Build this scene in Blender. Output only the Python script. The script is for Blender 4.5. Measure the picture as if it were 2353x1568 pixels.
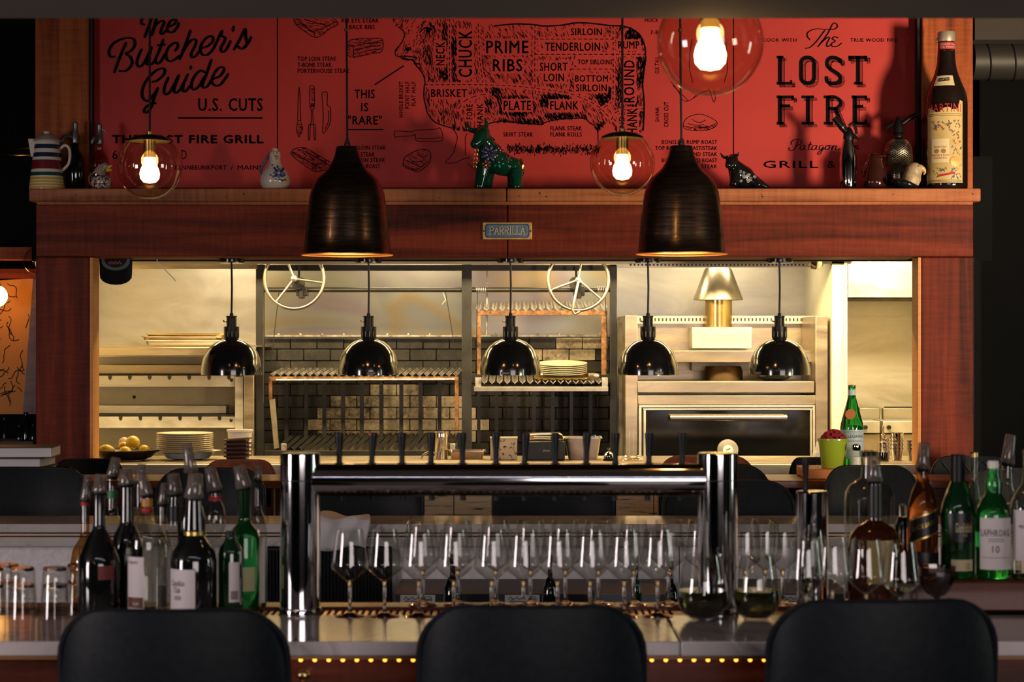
import bpy, bmesh, math, random
from mathutils import Vector, Matrix
random.seed(7)
PI = math.pi
for o in list(bpy.data.objects):
    bpy.data.objects.remove(o)
SC = bpy.context.scene
COL = SC.collection
# ---------------------------------------------------------------- camera (level, 70 mm, eye at 1.72 m)
F, CX, CY, EZ = 4575.0, 1176.5, 784.0, 1.72
cam_d = bpy.data.cameras.new('camera')
cam = bpy.data.objects.new('camera', cam_d)
COL.objects.link(cam)
cam.location = (0, 0, EZ)
cam.rotation_euler = (PI / 2, 0, 0)
cam_d.sensor_width = 36.0
cam_d.lens = F / 2353.0 * 36.0
cam_d.clip_start = 0.05
cam_d.dof.use_dof = True
cam_d.dof.focus_distance = 9.2
cam_d.dof.aperture_fstop = 6.3
SC.camera = cam
# ---------------------------------------------------------------- world, lights, exposure
W = bpy.data.worlds.new('world'); SC.world = W; W.use_nodes = True
W.node_tree.nodes['Background'].inputs[0].default_value = (0.35, 0.55, 0.65, 1)
W.node_tree.nodes['Background'].inputs[1].default_value = 0.012
def area(name, loc, target, sx, sy, power, col, spread=None):
    d = bpy.data.lights.new(name, 'AREA'); d.shape = 'RECTANGLE'; d.size = sx; d.size_y = sy
    d.energy = power; d.color = col
    if spread: d.spread = spread
    o = bpy.data.objects.new(name, d); COL.objects.link(o); o.location = loc
    o.rotation_euler = (Vector(target) - Vector(loc)).to_track_quat('-Z', 'Y').to_euler()
    return o
# daylight through the side window at the right, the street windows behind the camera, and a window on the left
area('daylight_side_window', (5.55, 2.6, 1.30), (2.35, 9.5, 2.85), 0.9, 1.0, 66, (1.0, 0.72, 0.46), math.radians(46))
area('daylight_narrow_window', (5.55, 4.6, 1.75), (0.0, 6.0, 1.4), 0.35, 1.5, 26, (0.80, 1.0, 0.86))
area('daylight_street_window', (2.2, -3.8, 1.9), (0.3, 6.0, 1.1), 4.2, 2.0, 170, (1.0, 0.86, 0.84))
area('daylight_left_window', (-5.5, 1.4, 1.7), (0.0, 6.5, 1.2), 1.2, 1.4, 130, (1.0, 0.86, 0.86))
area('soffit_line_light', (0, 2.2, 2.418), (0, 2.2, 0), 3.2, 0.05, 9, (0.88, 0.82, 1.0))
# kitchen fittings: tube lights under the kitchen ceiling and under the hood
for kx in (-1.5, 0.0, 1.5):
    area('kitchen_tube_light', (kx, 10.25, 2.47), (kx, 10.9, 1.2), 1.2, 0.18, 62, (1.0, 0.74, 0.36))
for kx in (-1.75, -0.62, 0.42, 1.25):
    area('hood_light', (kx, 11.45, 2.36), (kx, 11.6, 1.2), 0.55, 0.2, 8, (1.0, 0.84, 0.52))
area('kitchen_corner_light', (1.95, 10.4, 2.45), (2.0, 11.6, 1.4), 0.5, 0.2, 30, (1.0, 0.80, 0.44))
VS = SC.view_settings
VS.view_transform = 'Standard'; VS.look = 'None'; VS.gamma = 1.0; VS.use_curve_mapping = False
VS.exposure = 0.0
SC.cycles.use_denoising = True
SC.cycles.max_bounces = 14
SC.cycles.transmission_bounces = 14
SC.cycles.glossy_bounces = 6
SC.cycles.diffuse_bounces = 4
SC.cycles.transparent_max_bounces = 40
SC.cycles.caustics_reflective = False
SC.cycles.caustics_refractive = False
SC.cycles.sample_clamp_indirect = 4.0
# ---------------------------------------------------------------- pixel helpers
def X(px, Y): return (px - CX) * Y / F
def Z(py, Y): return EZ - (py - CY) * Y / F
def P(px, py, Y): return Vector((X(px, Y), Y, Z(py, Y)))
def M(n, Y): return n * Y / F
# ---------------------------------------------------------------- materials
MATS = {}
def mat(name, col, rough=0.5, metal=0.0, coat=0.0, trans=0.0, ior=1.45, emis=None, es=0.0, spec=0.5, alpha=None):
    if name in MATS: return MATS[name]
    m = bpy.data.materials.new(name); m.use_nodes = True
    b = m.node_tree.nodes['Principled BSDF']
    b.inputs['Base Color'].default_value = (*col, 1); b.inputs['Roughness'].default_value = rough
    b.inputs['Metallic'].default_value = metal; b.inputs['Coat Weight'].default_value = coat
    b.inputs['Coat Roughness'].default_value = 0.08
    b.inputs['Transmission Weight'].default_value = trans; b.inputs['IOR'].default_value = ior
    b.inputs['Specular IOR Level'].default_value = spec
    if emis:
        b.inputs['Emission Color'].default_value = (*emis, 1); b.inputs['Emission Strength'].default_value = es
    MATS[name] = m
    return m
def noisy(name, cols, scale=(1, 1, 1), ns=4.0, detail=6, dist=0.0, rough=0.5, metal=0.0, coat=0.0, bump=0.0,
          fine=None, rvar=0.0, stops=None, spec=0.5):
    """colour ramp over stretched noise; fine=(scale xyz, amount) adds a second, finer grain"""
    if name in MATS: return MATS[name]
    m = mat(name, cols[0], rough, metal, coat, spec=spec)
    nt = m.node_tree; N = nt.nodes; L = nt.links; b = N['Principled BSDF']
    tc = N.new('ShaderNodeTexCoord'); mp = N.new('ShaderNodeMapping'); mp.inputs['Scale'].default_value = scale
    L.new(tc.outputs['Object'], mp.inputs['Vector'])
    n1 = N.new('ShaderNodeTexNoise'); n1.inputs['Scale'].default_value = ns; n1.inputs['Detail'].default_value = detail
    n1.inputs['Distortion'].default_value = dist; n1.inputs['Roughness'].default_value = 0.62
    L.new(mp.outputs[0], n1.inputs['Vector'])
    fac = n1.outputs['Fac']
    if fine:
        m2 = N.new('ShaderNodeMapping'); m2.inputs['Scale'].default_value = fine[0]; L.new(tc.outputs['Object'], m2.inputs['Vector'])
        n2 = N.new('ShaderNodeTexNoise'); n2.inputs['Scale'].default_value = 1.0; n2.inputs['Detail'].default_value = 3
        L.new(m2.outputs[0], n2.inputs['Vector'])
        mx = N.new('ShaderNodeMix'); mx.data_type = 'FLOAT'; mx.inputs[0].default_value = fine[1]
        L.new(fac, mx.inputs[2]); L.new(n2.outputs['Fac'], mx.inputs[3]); fac = mx.outputs[0]
    cr = N.new('ShaderNodeValToRGB'); k = len(cols)
    st = stops or [0.3 + 0.4 * i / max(k - 1, 1) for i in range(k)]
    el = cr.color_ramp.elements
    while len(el) < k: el.new(0.5)
    for e, c, s in zip(el, cols, st):
        e.position = s; e.color = (*c, 1)
    L.new(fac, cr.inputs[0]); L.new(cr.outputs[0], b.inputs['Base Color'])
    if bump:
        bp = N.new('ShaderNodeBump'); bp.inputs['Strength'].default_value = bump; bp.inputs['Distance'].default_value = 0.01
        L.new(fac, bp.inputs['Height']); L.new(bp.outputs[0], b.inputs['Normal'])
    if rvar:
        mr = N.new('ShaderNodeMapRange'); mr.inputs[1].default_value = 0.3; mr.inputs[2].default_value = 0.7
        mr.inputs[3].default_value = max(rough - rvar, 0.02); mr.inputs[4].default_value = rough + rvar
        L.new(fac, mr.inputs[0]); L.new(mr.outputs[0], b.inputs['Roughness'])
    return m
def thin_glass(name, tint=(1, 1, 1), refl=1.0, ior=1.5, rough=0.0, haze=0.0, hcol=(0.4, 0.35, 0.3)):
    """glass wall too thin to bend light: clear with Fresnel reflections"""
    if name in MATS: return MATS[name]
    m = bpy.data.materials.new(name); m.use_nodes = True
    N = m.node_tree.nodes; L = m.node_tree.links
    N.remove(N['Principled BSDF']); out = N['Material Output']
    t = N.new('ShaderNodeBsdfTransparent'); t.inputs[0].default_value = (*tint, 1)
    g = N.new('ShaderNodeBsdfGlossy'); g.inputs['Roughness'].default_value = rough; g.inputs[0].default_value = (refl, refl, refl, 1)
    lw = N.new('ShaderNodeLayerWeight'); lw.inputs['Blend'].default_value = 0.5
    pw = N.new('ShaderNodeMath'); pw.operation = 'POWER'; pw.inputs[1].default_value = 4.0
    fr = N.new('ShaderNodeMath'); fr.operation = 'MULTIPLY_ADD'
    f0 = ((ior - 1) / (ior + 1)) ** 2; fr.inputs[1].default_value = (1 - f0) * 0.8; fr.inputs[2].default_value = f0
    L.new(lw.outputs['Facing'], pw.inputs[0]); L.new(pw.outputs[0], fr.inputs[0])
    mx = N.new('ShaderNodeMixShader')
    L.new(fr.outputs[0], mx.inputs[0]); L.new(t.outputs[0], mx.inputs[1]); L.new(g.outputs[0], mx.inputs[2])
    sh = mx.outputs[0]
    if haze:
        df = N.new('ShaderNodeBsdfDiffuse'); df.inputs[0].default_value = (*hcol, 1); m2 = N.new('ShaderNodeMixShader'); m2.inputs[0].default_value = haze
        L.new(sh, m2.inputs[1]); L.new(df.outputs[0], m2.inputs[2]); sh = m2.outputs[0]
    L.new(sh, out.inputs[0])
    MATS[name] = m
    return m
def wood(name, cols, axis, rough=0.5, coat=0.0, bump=0.25, fine=0.2, saw=60):
    s = [9.0, 9.0, 9.0]; s[axis] = 0.55
    f = [7.0, 7.0, 7.0]; f[axis] = float(saw)
    return noisy(name, cols, tuple(s), 1.6, 8, 0.6, rough, 0, coat, bump, (tuple(f), fine), spec=0.2)
BEAM = [(0.020, 0.005, 0.003), (0.13, 0.019, 0.008), (0.25, 0.042, 0.014)]
W_BEAM_X = wood('wood_beam_x', BEAM, 0, 0.6)
W_BEAM_Z = wood('wood_beam_z', BEAM, 2, 0.6)
W_COL = wood('wood_column', [(0.09, 0.018, 0.006), (0.32, 0.075, 0.018), (0.48, 0.14, 0.04)], 2, 0.6)
W_SHELF = wood('wood_shelf', [(0.10, 0.028, 0.012), (0.36, 0.12, 0.045), (0.52, 0.21, 0.09)], 0, 0.5, 0, 0.2, 0.2)
W_REVEAL_LIT = wood('wood_reveal_lit', [(0.50, 0.20, 0.06), (0.70, 0.31, 0.10), (0.80, 0.40, 0.15)], 2, 0.5, 0, 0.1, 0.3)  # post wood made paler orange: the kitchen light is put into the colour
W_TABLE = wood('wood_table', [(0.07, 0.018, 0.008), (0.20, 0.055, 0.022), (0.36, 0.12, 0.05)], 0, 0.3, 0.3, 0.1, 0.1)
W_PANEL = wood('wood_bar_panel', [(0.03, 0.008, 0.006), (0.09, 0.022, 0.012), (0.16, 0.045, 0.02)], 0, 0.35, 0.2, 0.1, 0.1)
W_BOARD = wood('wood_board', [(0.40, 0.13, 0.04), (0.60, 0.24, 0.08)], 0, 0.5, 0, 0.1, 0.1)
RED = noisy('red_paint', [(0.40, 0.020, 0.016), (0.47, 0.027, 0.021)], (1, 1, 1), 2.0, 4, 0, 0.62)
INK = mat('black_print', (0.005, 0.005, 0.007), 0.9, spec=0.05)
BLACK = mat('black_paint', (0.008, 0.008, 0.009), 0.5)
DARKWALL = noisy('dark_wall', [(0.002, 0.003, 0.004), (0.004, 0.005, 0.006)], (1, 1, 1), 3, 4, 0, 0.9, spec=0.2)
CEIL = noisy('ceiling_grey', [(0.20, 0.17, 0.15), (0.24, 0.20, 0.18)], (1, 1, 1), 2, 4, 0, 0.9)
BULKHEAD = noisy('bulkhead_grey', [(0.045, 0.042, 0.036), (0.06, 0.055, 0.048)], (1, 1, 1), 2, 4, 0, 0.9)
BRASSPALE = mat('pale_brass', (0.55, 0.38, 0.26), 0.5, 0.3)
DARKCEIL = mat('ceiling_dark', (0.02, 0.02, 0.02), 0.9)
FLOOR = wood('floor_wood', [(0.02, 0.014, 0.01), (0.05, 0.03, 0.02)], 1, 0.45, 0, 0.1, 0.1)
STEEL = noisy('stainless', [(0.32, 0.25, 0.16), (0.42, 0.34, 0.23), (0.50, 0.42, 0.30)], (1.2, 1, 6), 2.2, 6, 0.4, 0.34, 0.9, 0, 0.02, rvar=0.10)
STEEL_DULL = noisy('stainless_dull', [(0.26, 0.23, 0.18), (0.40, 0.36, 0.28)], (1, 1, 3), 3, 6, 0.5, 0.5, 0.75, 0, 0.0, rvar=0.12)
STEEL_LIT = noisy('stainless_wall', [(0.46, 0.43, 0.36), (0.58, 0.54, 0.47), (0.70, 0.66, 0.58)], (0.8, 1, 2.4), 1.7, 7, 1.6, 0.42, 0.75, 0, 0.0, rvar=0.12)
TINT = noisy('heat_tinted_steel', [(0.36, 0.34, 0.26), (0.46, 0.34, 0.17), (0.46, 0.44, 0.34), (0.40, 0.33, 0.32), (0.52, 0.37, 0.19), (0.48, 0.46, 0.38)],
             (0.55, 1, 1.1), 1.3, 2, 0.7, 0.36, 0.75, stops=[0.30, 0.40, 0.47, 0.54, 0.61, 0.70])
WHITEWALL = noisy('kitchen_white', [(0.62, 0.55, 0.38), (0.70, 0.63, 0.46)], (1, 1, 1), 4, 4, 0, 0.6)
BLKSTEEL = noisy('black_steel', [(0.010, 0.010, 0.010), (0.028, 0.026, 0.024)], (1, 1, 1), 9, 5, 0, 0.42, 0.3)
RUST = noisy('rusty_steel', [(0.04, 0.02, 0.012), (0.20, 0.09, 0.035), (0.34, 0.19, 0.09)], (1, 1, 1), 26, 6, 0.5, 0.65, 0.4, 0, 0.3)
GRATE = noisy('grate_steel', [(0.10, 0.09, 0.08), (0.40, 0.36, 0.30), (0.62, 0.57, 0.50)], (1, 1, 1), 24, 5, 0, 0.38, 0.8)
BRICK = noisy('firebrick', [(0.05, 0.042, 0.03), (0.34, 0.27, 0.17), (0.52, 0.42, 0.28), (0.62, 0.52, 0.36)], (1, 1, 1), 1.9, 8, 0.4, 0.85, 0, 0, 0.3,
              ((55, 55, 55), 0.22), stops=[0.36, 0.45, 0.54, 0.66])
SOOT = noisy('sooty_mortar', [(0.012, 0.011, 0.01), (0.06, 0.05, 0.04)], (1, 1, 1), 8, 5, 0, 0.9)
SOOT_SHADE_BRICK = noisy('soot_shaded_firebrick', [(0.007, 0.0065, 0.006), (0.024, 0.021, 0.018), (0.07, 0.06, 0.045)], (1, 1, 1), 3.5, 8, 0.4, 0.8, 0, 0, 0.3, ((60, 60, 60), 0.25), stops=[0.35, 0.52, 0.7])  # soot and the shade on unlit bricks, both put into one dark colour
CHROME = mat('chrome', (0.72, 0.72, 0.74), 0.06, 1.0)
BRUSHED = mat('brushed_handle', (0.70, 0.62, 0.48), 0.22, 1.0)
BRASS = noisy('brass', [(0.52, 0.36, 0.13), (0.62, 0.45, 0.18)], (1, 1, 3), 6, 4, 0, 0.26, 1.0)
NICKEL = noisy('worn_nickel', [(0.34, 0.29, 0.21), (0.52, 0.46, 0.35)], (1, 1, 1), 14, 4, 0, 0.34, 1.0)
COPPER = noisy('patinated_copper', [(0.030, 0.022, 0.018), (0.075, 0.05, 0.036), (0.13, 0.08, 0.055)], (5, 5, 60), 2.0, 5, 0, 0.27, 0.9, 0.2, 0.06)
COPPER_IN = noisy('copper_inside', [(0.80, 0.36, 0.10), (0.95, 0.50, 0.18)], (6, 6, 40), 2.0, 4, 0, 0.38, 0.8)
BLKGLOSS = mat('black_gloss', (0.007, 0.008, 0.009), 0.13, 0, 0.5)
BLKPLAST = mat('black_plastic', (0.004, 0.0045, 0.005), 0.4, spec=0.3)
LEATHER = noisy('black_leather', [(0.004, 0.006, 0.008), (0.008, 0.011, 0.014)], (1, 1, 1), 50, 4, 0, 0.5, 0, 0, 0.08, spec=0.2)
LEATHER_BR = noisy('brown_leather', [(0.10, 0.025, 0.010), (0.22, 0.06, 0.022)], (1, 1, 1), 30, 4, 0, 0.4, 0, 0.1, 0.08)
MARBLE = noisy('marble', [(0.22, 0.19, 0.19), (0.52, 0.47, 0.46), (0.58, 0.53, 0.52)], (1, 1, 1), 3.2, 9, 1.8, 0.12, 0, 0.2, 0, stops=[0.34, 0.47, 0.7])
PLATEPANEL = noisy('embossed_panel', [(0.74, 0.68, 0.70), (0.86, 0.80, 0.82)], (1, 1, 1), 45, 3, 0, 0.5, 0.0, 0, 0.6)
TILE = noisy('distressed_tile', [(0.04, 0.04, 0.04), (0.62, 0.62, 0.62), (0.82, 0.82, 0.82)], (4, 4, 40), 1.0, 8, 1.2, 0.55, 0, 0, 0.1, stops=[0.38, 0.43, 0.62])
CREAM = mat('cream_porcelain', (0.78, 0.70, 0.48), 0.25, 0, 0.3)
WHITE = mat('white_porcelain', (0.80, 0.78, 0.72), 0.25, 0, 0.3)
WHITEPL = mat('white_plastic', (0.80, 0.78, 0.70), 0.45)
PAPER = noisy('paper_white', [(0.60, 0.57, 0.58), (0.70, 0.67, 0.68)], (1, 1, 60), 6, 2, 0, 0.8)
CLOTH = mat('white_cloth', (0.62, 0.58, 0.60), 0.9)
GLASS = thin_glass('clear_glass', (0.94, 0.94, 0.93), ior=1.5)
BOTGLASS = thin_glass('bottle_glass', (0.80, 0.80, 0.76), ior=1.6)
GLOBE = thin_glass('globe_glass', (0.90, 0.84, 0.74), ior=1.65)
SOLIDGLASS = mat('solid_glass', (0.98, 1.0, 0.98), 0.0, 0, 0, 1.0, 1.45)
GREENGLASS = mat('green_glass', (0.03, 0.42, 0.08), 0.02, 0, 0.2, 0.92, 1.4)
DKGREEN = mat('dark_green_glass', (0.004, 0.05, 0.012), 0.04, 0, 0.6, 0.55, 1.45)
DKGLASS = mat('dark_bottle_glass', (0.005, 0.006, 0.006), 0.05, 0, 0.7)
AMBER = mat('amber_spirit', (0.50, 0.13, 0.015), 0.02, 0, 0.2, 0.95, 1.36)
DKAMBER = mat('dark_amber_spirit', (0.09, 0.02, 0.004), 0.03, 0, 0.4, 0.6, 1.36)
CLEARLIQ = mat('clear_spirit', (0.86, 0.88, 0.84), 0.01, 0, 0, 1.0, 1.33)
OLIVELIQ = mat('olive_liquid', (0.05, 0.055, 0.012), 0.02, 0, 0.2, 0.75, 1.33)
POURER = thin_glass('smoky_plastic', (0.66, 0.60, 0.54), ior=1.7, rough=0.12, haze=0.30, hcol=(0.30, 0.25, 0.21))
GOLD = mat('gold_foil', (0.75, 0.50, 0.16), 0.3, 1.0)
BULB = mat('bulb_glow', (1, 0.8, 0.5), 0.4, emis=(1.0, 0.58, 0.22), es=34)
BULBSMALL = mat('bulb_glow_small', (1, 0.7, 0.35), 0.4, emis=(1.0, 0.50, 0.14), es=9)
LED = mat('led_glow', (1, 0.6, 0.2), 0.4, emis=(1.0, 0.36, 0.03), es=5)
HEATBULB = mat('heat_bulb_glow', (1, 0.6, 0.3), 0.4, emis=(1.0, 0.55, 0.20), es=30)
RED_INK = mat('red_ink', (0.42, 0.02, 0.02), 0.6)
BLUE_INK = mat('blue_ink', (0.02, 0.05, 0.20), 0.5)
# ---------------------------------------------------------------- mesh helpers
ORG = {}
class MB:
    def __init__(s): s.v = []; s.f = []
    def add(s, vs, fs):
        b = len(s.v); s.v += [tuple(v) for v in vs]; s.f += [tuple(i + b for i in f) for f in fs]; return s
    def box(s, x0, x1, y0, y1, z0, z1, m=None):
        vs = [Vector((x, y, z)) for z in (z0, z1) for y in (y0, y1) for x in (x0, x1)]
        if m is not None: vs = [m @ v for v in vs]
        return s.add(vs, [(0, 2, 3, 1), (4, 5, 7, 6), (0, 1, 5, 4), (2, 6, 7, 3), (0, 4, 6, 2), (1, 3, 7, 5)])
    def pbox(s, a, b, c, d, Y0, Y1):
        """pixel rectangle a..b x c..d on the plane Y0, run straight back to Y1"""
        return s.box(X(a, Y0), X(b, Y0), Y0, Y1, Z(d, Y0), Z(c, Y0))
    def lathe(s, prof, seg=28, m=None, close=False, caps=True):
        """prof: (radius, height) list"""
        vs = []; fs = []; n = len(prof)
        for r, z in prof:
            for k in range(seg):
                a = 2 * PI * k / seg; v = Vector((r * math.cos(a), r * math.sin(a), z))
                vs.append(m @ v if m is not None else v)
        rng = n if close else n - 1
        for i in range(rng):
            j = (i + 1) % n
            for k in range(seg):
                k2 = (k + 1) % seg
                fs.append((i * seg + k, i * seg + k2, j * seg + k2, j * seg + k))
        if not close and caps:
            if prof[0][0] > 1e-5: fs.append(tuple(range(seg - 1, -1, -1)))
            if prof[-1][0] > 1e-5: fs.append(tuple((n - 1) * seg + k for k in range(seg)))
        return s.add(vs, fs)
    def shell(s, prof, t, seg=32, m=None):
        """open vessel: outer profile plus inner wall of thickness t"""
        inner = [(max(r - t, 0.0005), z) for r, z in reversed(prof)]
        return s.lathe(prof + inner, seg, m, close=True)
    def tube(s, pts, r, seg=8, closed=False):
        pts = [Vector(p) for p in pts]; n = len(pts); vs = []; fs = []
        rr = r if isinstance(r, (list, tuple)) else [r] * n
        up = None
        for i, p in enumerate(pts):
            a = pts[(i - 1) % n] if (closed or i > 0) else p
            b = pts[(i + 1) % n] if (closed or i < n - 1) else p
            t = (b - a).normalized() if (b - a).length > 1e-9 else Vector((0, 0, 1))
            if up is None:
                up = Vector((0, 0, 1)) if abs(t.z) < 0.9 else Vector((1, 0, 0))
            u = (up - t * up.dot(t))
            u = u.normalized() if u.length > 1e-6 else t.orthogonal().normalized()
            w = t.cross(u); up = u
            for k in range(seg):
                g = 2 * PI * k / seg; vs.append(p + (u * math.cos(g) + w * math.sin(g)) * rr[i])
        for i in range(n if closed else n - 1):
            j = (i + 1) % n
            for k in range(seg):
                k2 = (k + 1) % seg; fs.append((i * seg + k, i * seg + k2, j * seg + k2, j * seg + k))
        if not closed:
            fs.append(tuple(range(seg - 1, -1, -1))); fs.append(tuple((n - 1) * seg + k for k in range(seg)))
        return s.add(vs, fs)
    def prism(s, pts, d):
        """polygon extruded by the vector d"""
        n = len(pts); a = [Vector(p) for p in pts]; d = Vector(d)
        fs = [tuple(range(n)), tuple(range(2 * n - 1, n - 1, -1))]
        for i in range(n):
            j = (i + 1) % n; fs.append((i, i + n, j + n, j))
        return s.add(a + [p + d for p in a], fs)
    def ball(s, c, r, seg=16, rings=10, sc=(1, 1, 1), m=None):
        prof = [(max(math.sin(PI * i / rings), 1e-6), -math.cos(PI * i / rings)) for i in range(rings + 1)]
        mm = Matrix.Translation(c) @ (m if m is not None else Matrix()) @ Matrix.Diagonal((r * sc[0], r * sc[1], r * sc[2], 1))
        return s.lathe(prof, seg, mm)
    def stroke(s, pts, w, Y, cap=True):
        """flat pen stroke through points (x, z) of the plane Y; w = width or list of widths"""
        n = len(pts)
        if n < 2: return s
        ww = w if isinstance(w, (list, tuple)) else [w] * n
        L = []; R = []
        for i in range(n):
            a = pts[max(i - 1, 0)]; b = pts[min(i + 1, n - 1)]
            dx, dz = b[0] - a[0], b[1] - a[1]; l = math.hypot(dx, dz) or 1
            nx, nz = -dz / l * ww[i] / 2, dx / l * ww[i] / 2
            L.append((pts[i][0] + nx, Y, pts[i][1] + nz)); R.append((pts[i][0] - nx, Y, pts[i][1] - nz))
        return s.add(L + R, [(i, i + n, i + 1 + n, i + 1) for i in range(n - 1)])
    def disc(s, x, z, r, Y, seg=12):
        return s.add([(x + r * math.cos(2 * PI * k / seg), Y, z + r * math.sin(2 * PI * k / seg)) for k in range(seg)], [tuple(range(seg))])
def spline(pts, k=6, closed=False):
    """Catmull-Rom through 2-D or 3-D points"""
    p = [Vector(q) for q in pts]; n = len(p); out = []
    for i in range(n if closed else n - 1):
        if closed: a, b, c, d = p[(i - 1) % n], p[i], p[(i + 1) % n], p[(i + 2) % n]
        else: a, b, c, d = p[max(i - 1, 0)], p[i], p[i + 1], p[min(i + 2, n - 1)]
        for j in range(k):
            t = j / k
            out.append(0.5 * ((2 * b) + (c - a) * t + (2 * a - 5 * b + 4 * c - d) * t * t + (3 * b - a - 3 * c + d) * t ** 3))
    if not closed: out.append(p[-1])
    return out
def tag(o, label=None, cat=None, group=None, kind=None):
    if label: o['label'] = label
    if cat: o['category'] = cat
    if group: o['group'] = group
    if kind: o['kind'] = kind
    return o
def thing(name, label, cat, loc=(0, 0, 0), group=None, kind=None):
    o = bpy.data.objects.new(name, None); o.empty_display_size = 0.05
    COL.objects.link(o); o.location = loc; ORG[o.name] = Vector(loc)
    return tag(o, label, cat, group, kind)
def obj(name, mb, m, parent=None, label=None, cat=None, group=None, kind=None, smooth=38, bevel=0, loc=None, segs=2):
    """mesh given in world coordinates; it is stored relative to its parent's base (or to loc)"""
    org = ORG.get(parent.name, Vector()) if parent else Vector(loc or (0, 0, 0))
    me = bpy.data.meshes.new(name)
    if isinstance(mb, MB):
        vs = [(v[0] - org.x, v[1] - org.y, v[2] - org.z) for v in mb.v]
        me.from_pydata(vs, [], mb.f)
        bm = bmesh.new(); bm.from_mesh(me); bmesh.ops.recalc_face_normals(bm, faces=bm.faces); bm.to_mesh(me); bm.free()
    else:
        me = mb
    if smooth:
        me.polygons.foreach_set('use_smooth', [True] * len(me.polygons)); me.set_sharp_from_angle(angle=math.radians(smooth))
    o = bpy.data.objects.new(name, me); COL.objects.link(o)
    me.materials.append(m)
    if parent:
        o.parent = parent; ORG[o.name] = org
    else:
        o.location = org; ORG[o.name] = org
    if bevel:
        b = o.modifiers.new('bevel', 'BEVEL'); b.width = bevel; b.segments = segs; b.limit_method = 'ANGLE'
    return tag(o, label, cat, group, kind)
def struct(name, mb, m, bevel=0, **k):
    return obj(name, mb, m, kind='structure', bevel=bevel, **k)
def twin(o, parent, off=(0, 0, 0)):
    c = o.copy(); COL.objects.link(c); c.parent = parent; c.location = Vector(o.location) + Vector(off)
    ORG[c.name] = ORG.get(o.name, Vector()); return c
def dup(root, loc, rz=None, label=None, group=None, scale=None):
    r = root.copy(); COL.objects.link(r); r.location = loc
    if rz is not None: r.rotation_euler = (0, 0, rz)
    if scale: r.scale = scale
    if label: r['label'] = label
    if group: r['group'] = group
    for ch in list(root.children):
        c = ch.copy(); COL.objects.link(c); c.parent = r
        for g in list(ch.children):
            d = g.copy(); COL.objects.link(d); d.parent = c
    return r
# ---------------------------------------------------------------- lettering (built-in font) made once for all strings
TXT = {}
def load_texts(strings):
    tmp = []
    for s in sorted(set(strings)):
        cu = bpy.data.curves.new('t', 'FONT'); cu.body = s[0]; cu.resolution_u = 2; cu.space_character = 1.12
        ob = bpy.data.objects.new('t', cu); COL.objects.link(ob); tmp.append((s, ob, cu))
    bpy.context.view_layer.update(); dg = bpy.context.evaluated_depsgraph_get()
    for s, ob, cu in tmp:
        me = bpy.data.meshes.new_from_object(ob.evaluated_get(dg))
        v = [(p.co.x, p.co.y) for p in me.vertices]; f = [tuple(p.vertices) for p in me.polygons]
        x0 = min(a for a, b in v); x1 = max(a for a, b in v); y0 = min(b for a, b in v); y1 = max(b for a, b in v)
        TXT[s] = ([((a - x0) / (x1 - x0), (b - y0) / (y1 - y0)) for a, b in v], f)
        bpy.data.meshes.remove(me); bpy.data.objects.remove(ob); bpy.data.curves.remove(cu)
def text(mb, s, x0, y0, x1, y1, Y, bold=0.0, vert=False):
    """letters filling the pixel box on the plane Y; vert = reading upwards"""
    v, f = TXT[(s, bold)]
    e = bold * (abs(x1 - x0) if vert else abs(y1 - y0)) * 2.2      # heavier weight: the letters repeated a hair apart
    for dx, dy in (((-e, 0), (e, 0), (0, -e), (0, e)) if bold else ((0, 0),)):
        if vert: pts = [P(x1 - b * (x1 - x0) + dx, y1 - a * (y1 - y0) + dy, Y) for a, b in v]
        else: pts = [P(x0 + a * (x1 - x0) + dx, y1 - b * (y1 - y0) + dy, Y) for a, b in v]
        mb.add(pts, f)
    return mb
def text_on_cyl(mb, s, R, a0, a1, z0, z1, bold=0.0, c=(0, 0), slope=0.0):
    """letters wrapped round a vertical cylinder; angles measured from the side facing the camera"""
    v, f = TXT[(s, bold)]
    pts = []
    for a, b in v:
        t = a0 + a * (a1 - a0)
        pts.append((c[0] + R * math.sin(t), c[1] - R * math.cos(t), z0 + b * (z1 - z0) + slope * a))
    return mb.add(pts, f)
def cyl_patch(mb, R, a0, a1, z0, z1, n=10, c=(0, 0), slope=0.0, R2=None):
    vs = []
    for i in range(n + 1):
        t = a0 + (a1 - a0) * i / n
        for z, r in ((z0, R), (z1, R2 or R)):
            vs.append((c[0] + r * math.sin(t), c[1] - r * math.cos(t), z + slope * i / n))
    return mb.add(vs, [(2 * i, 2 * i + 2, 2 * i + 3, 2 * i + 1) for i in range(n)])
def blob(name, mb, m, parent, voxel=0.004, it=6, label=None):
    """one continuous body: overlapping rounded volumes fused into a single skin"""
    o = obj(name, mb, m, parent, label, smooth=0)
    r = o.modifiers.new('fuse', 'REMESH'); r.mode = 'VOXEL'; r.voxel_size = voxel; r.use_smooth_shade = True
    s = o.modifiers.new('soften', 'SMOOTH'); s.iterations = it; s.factor = 0.5
    return o
SKIN = []
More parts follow.
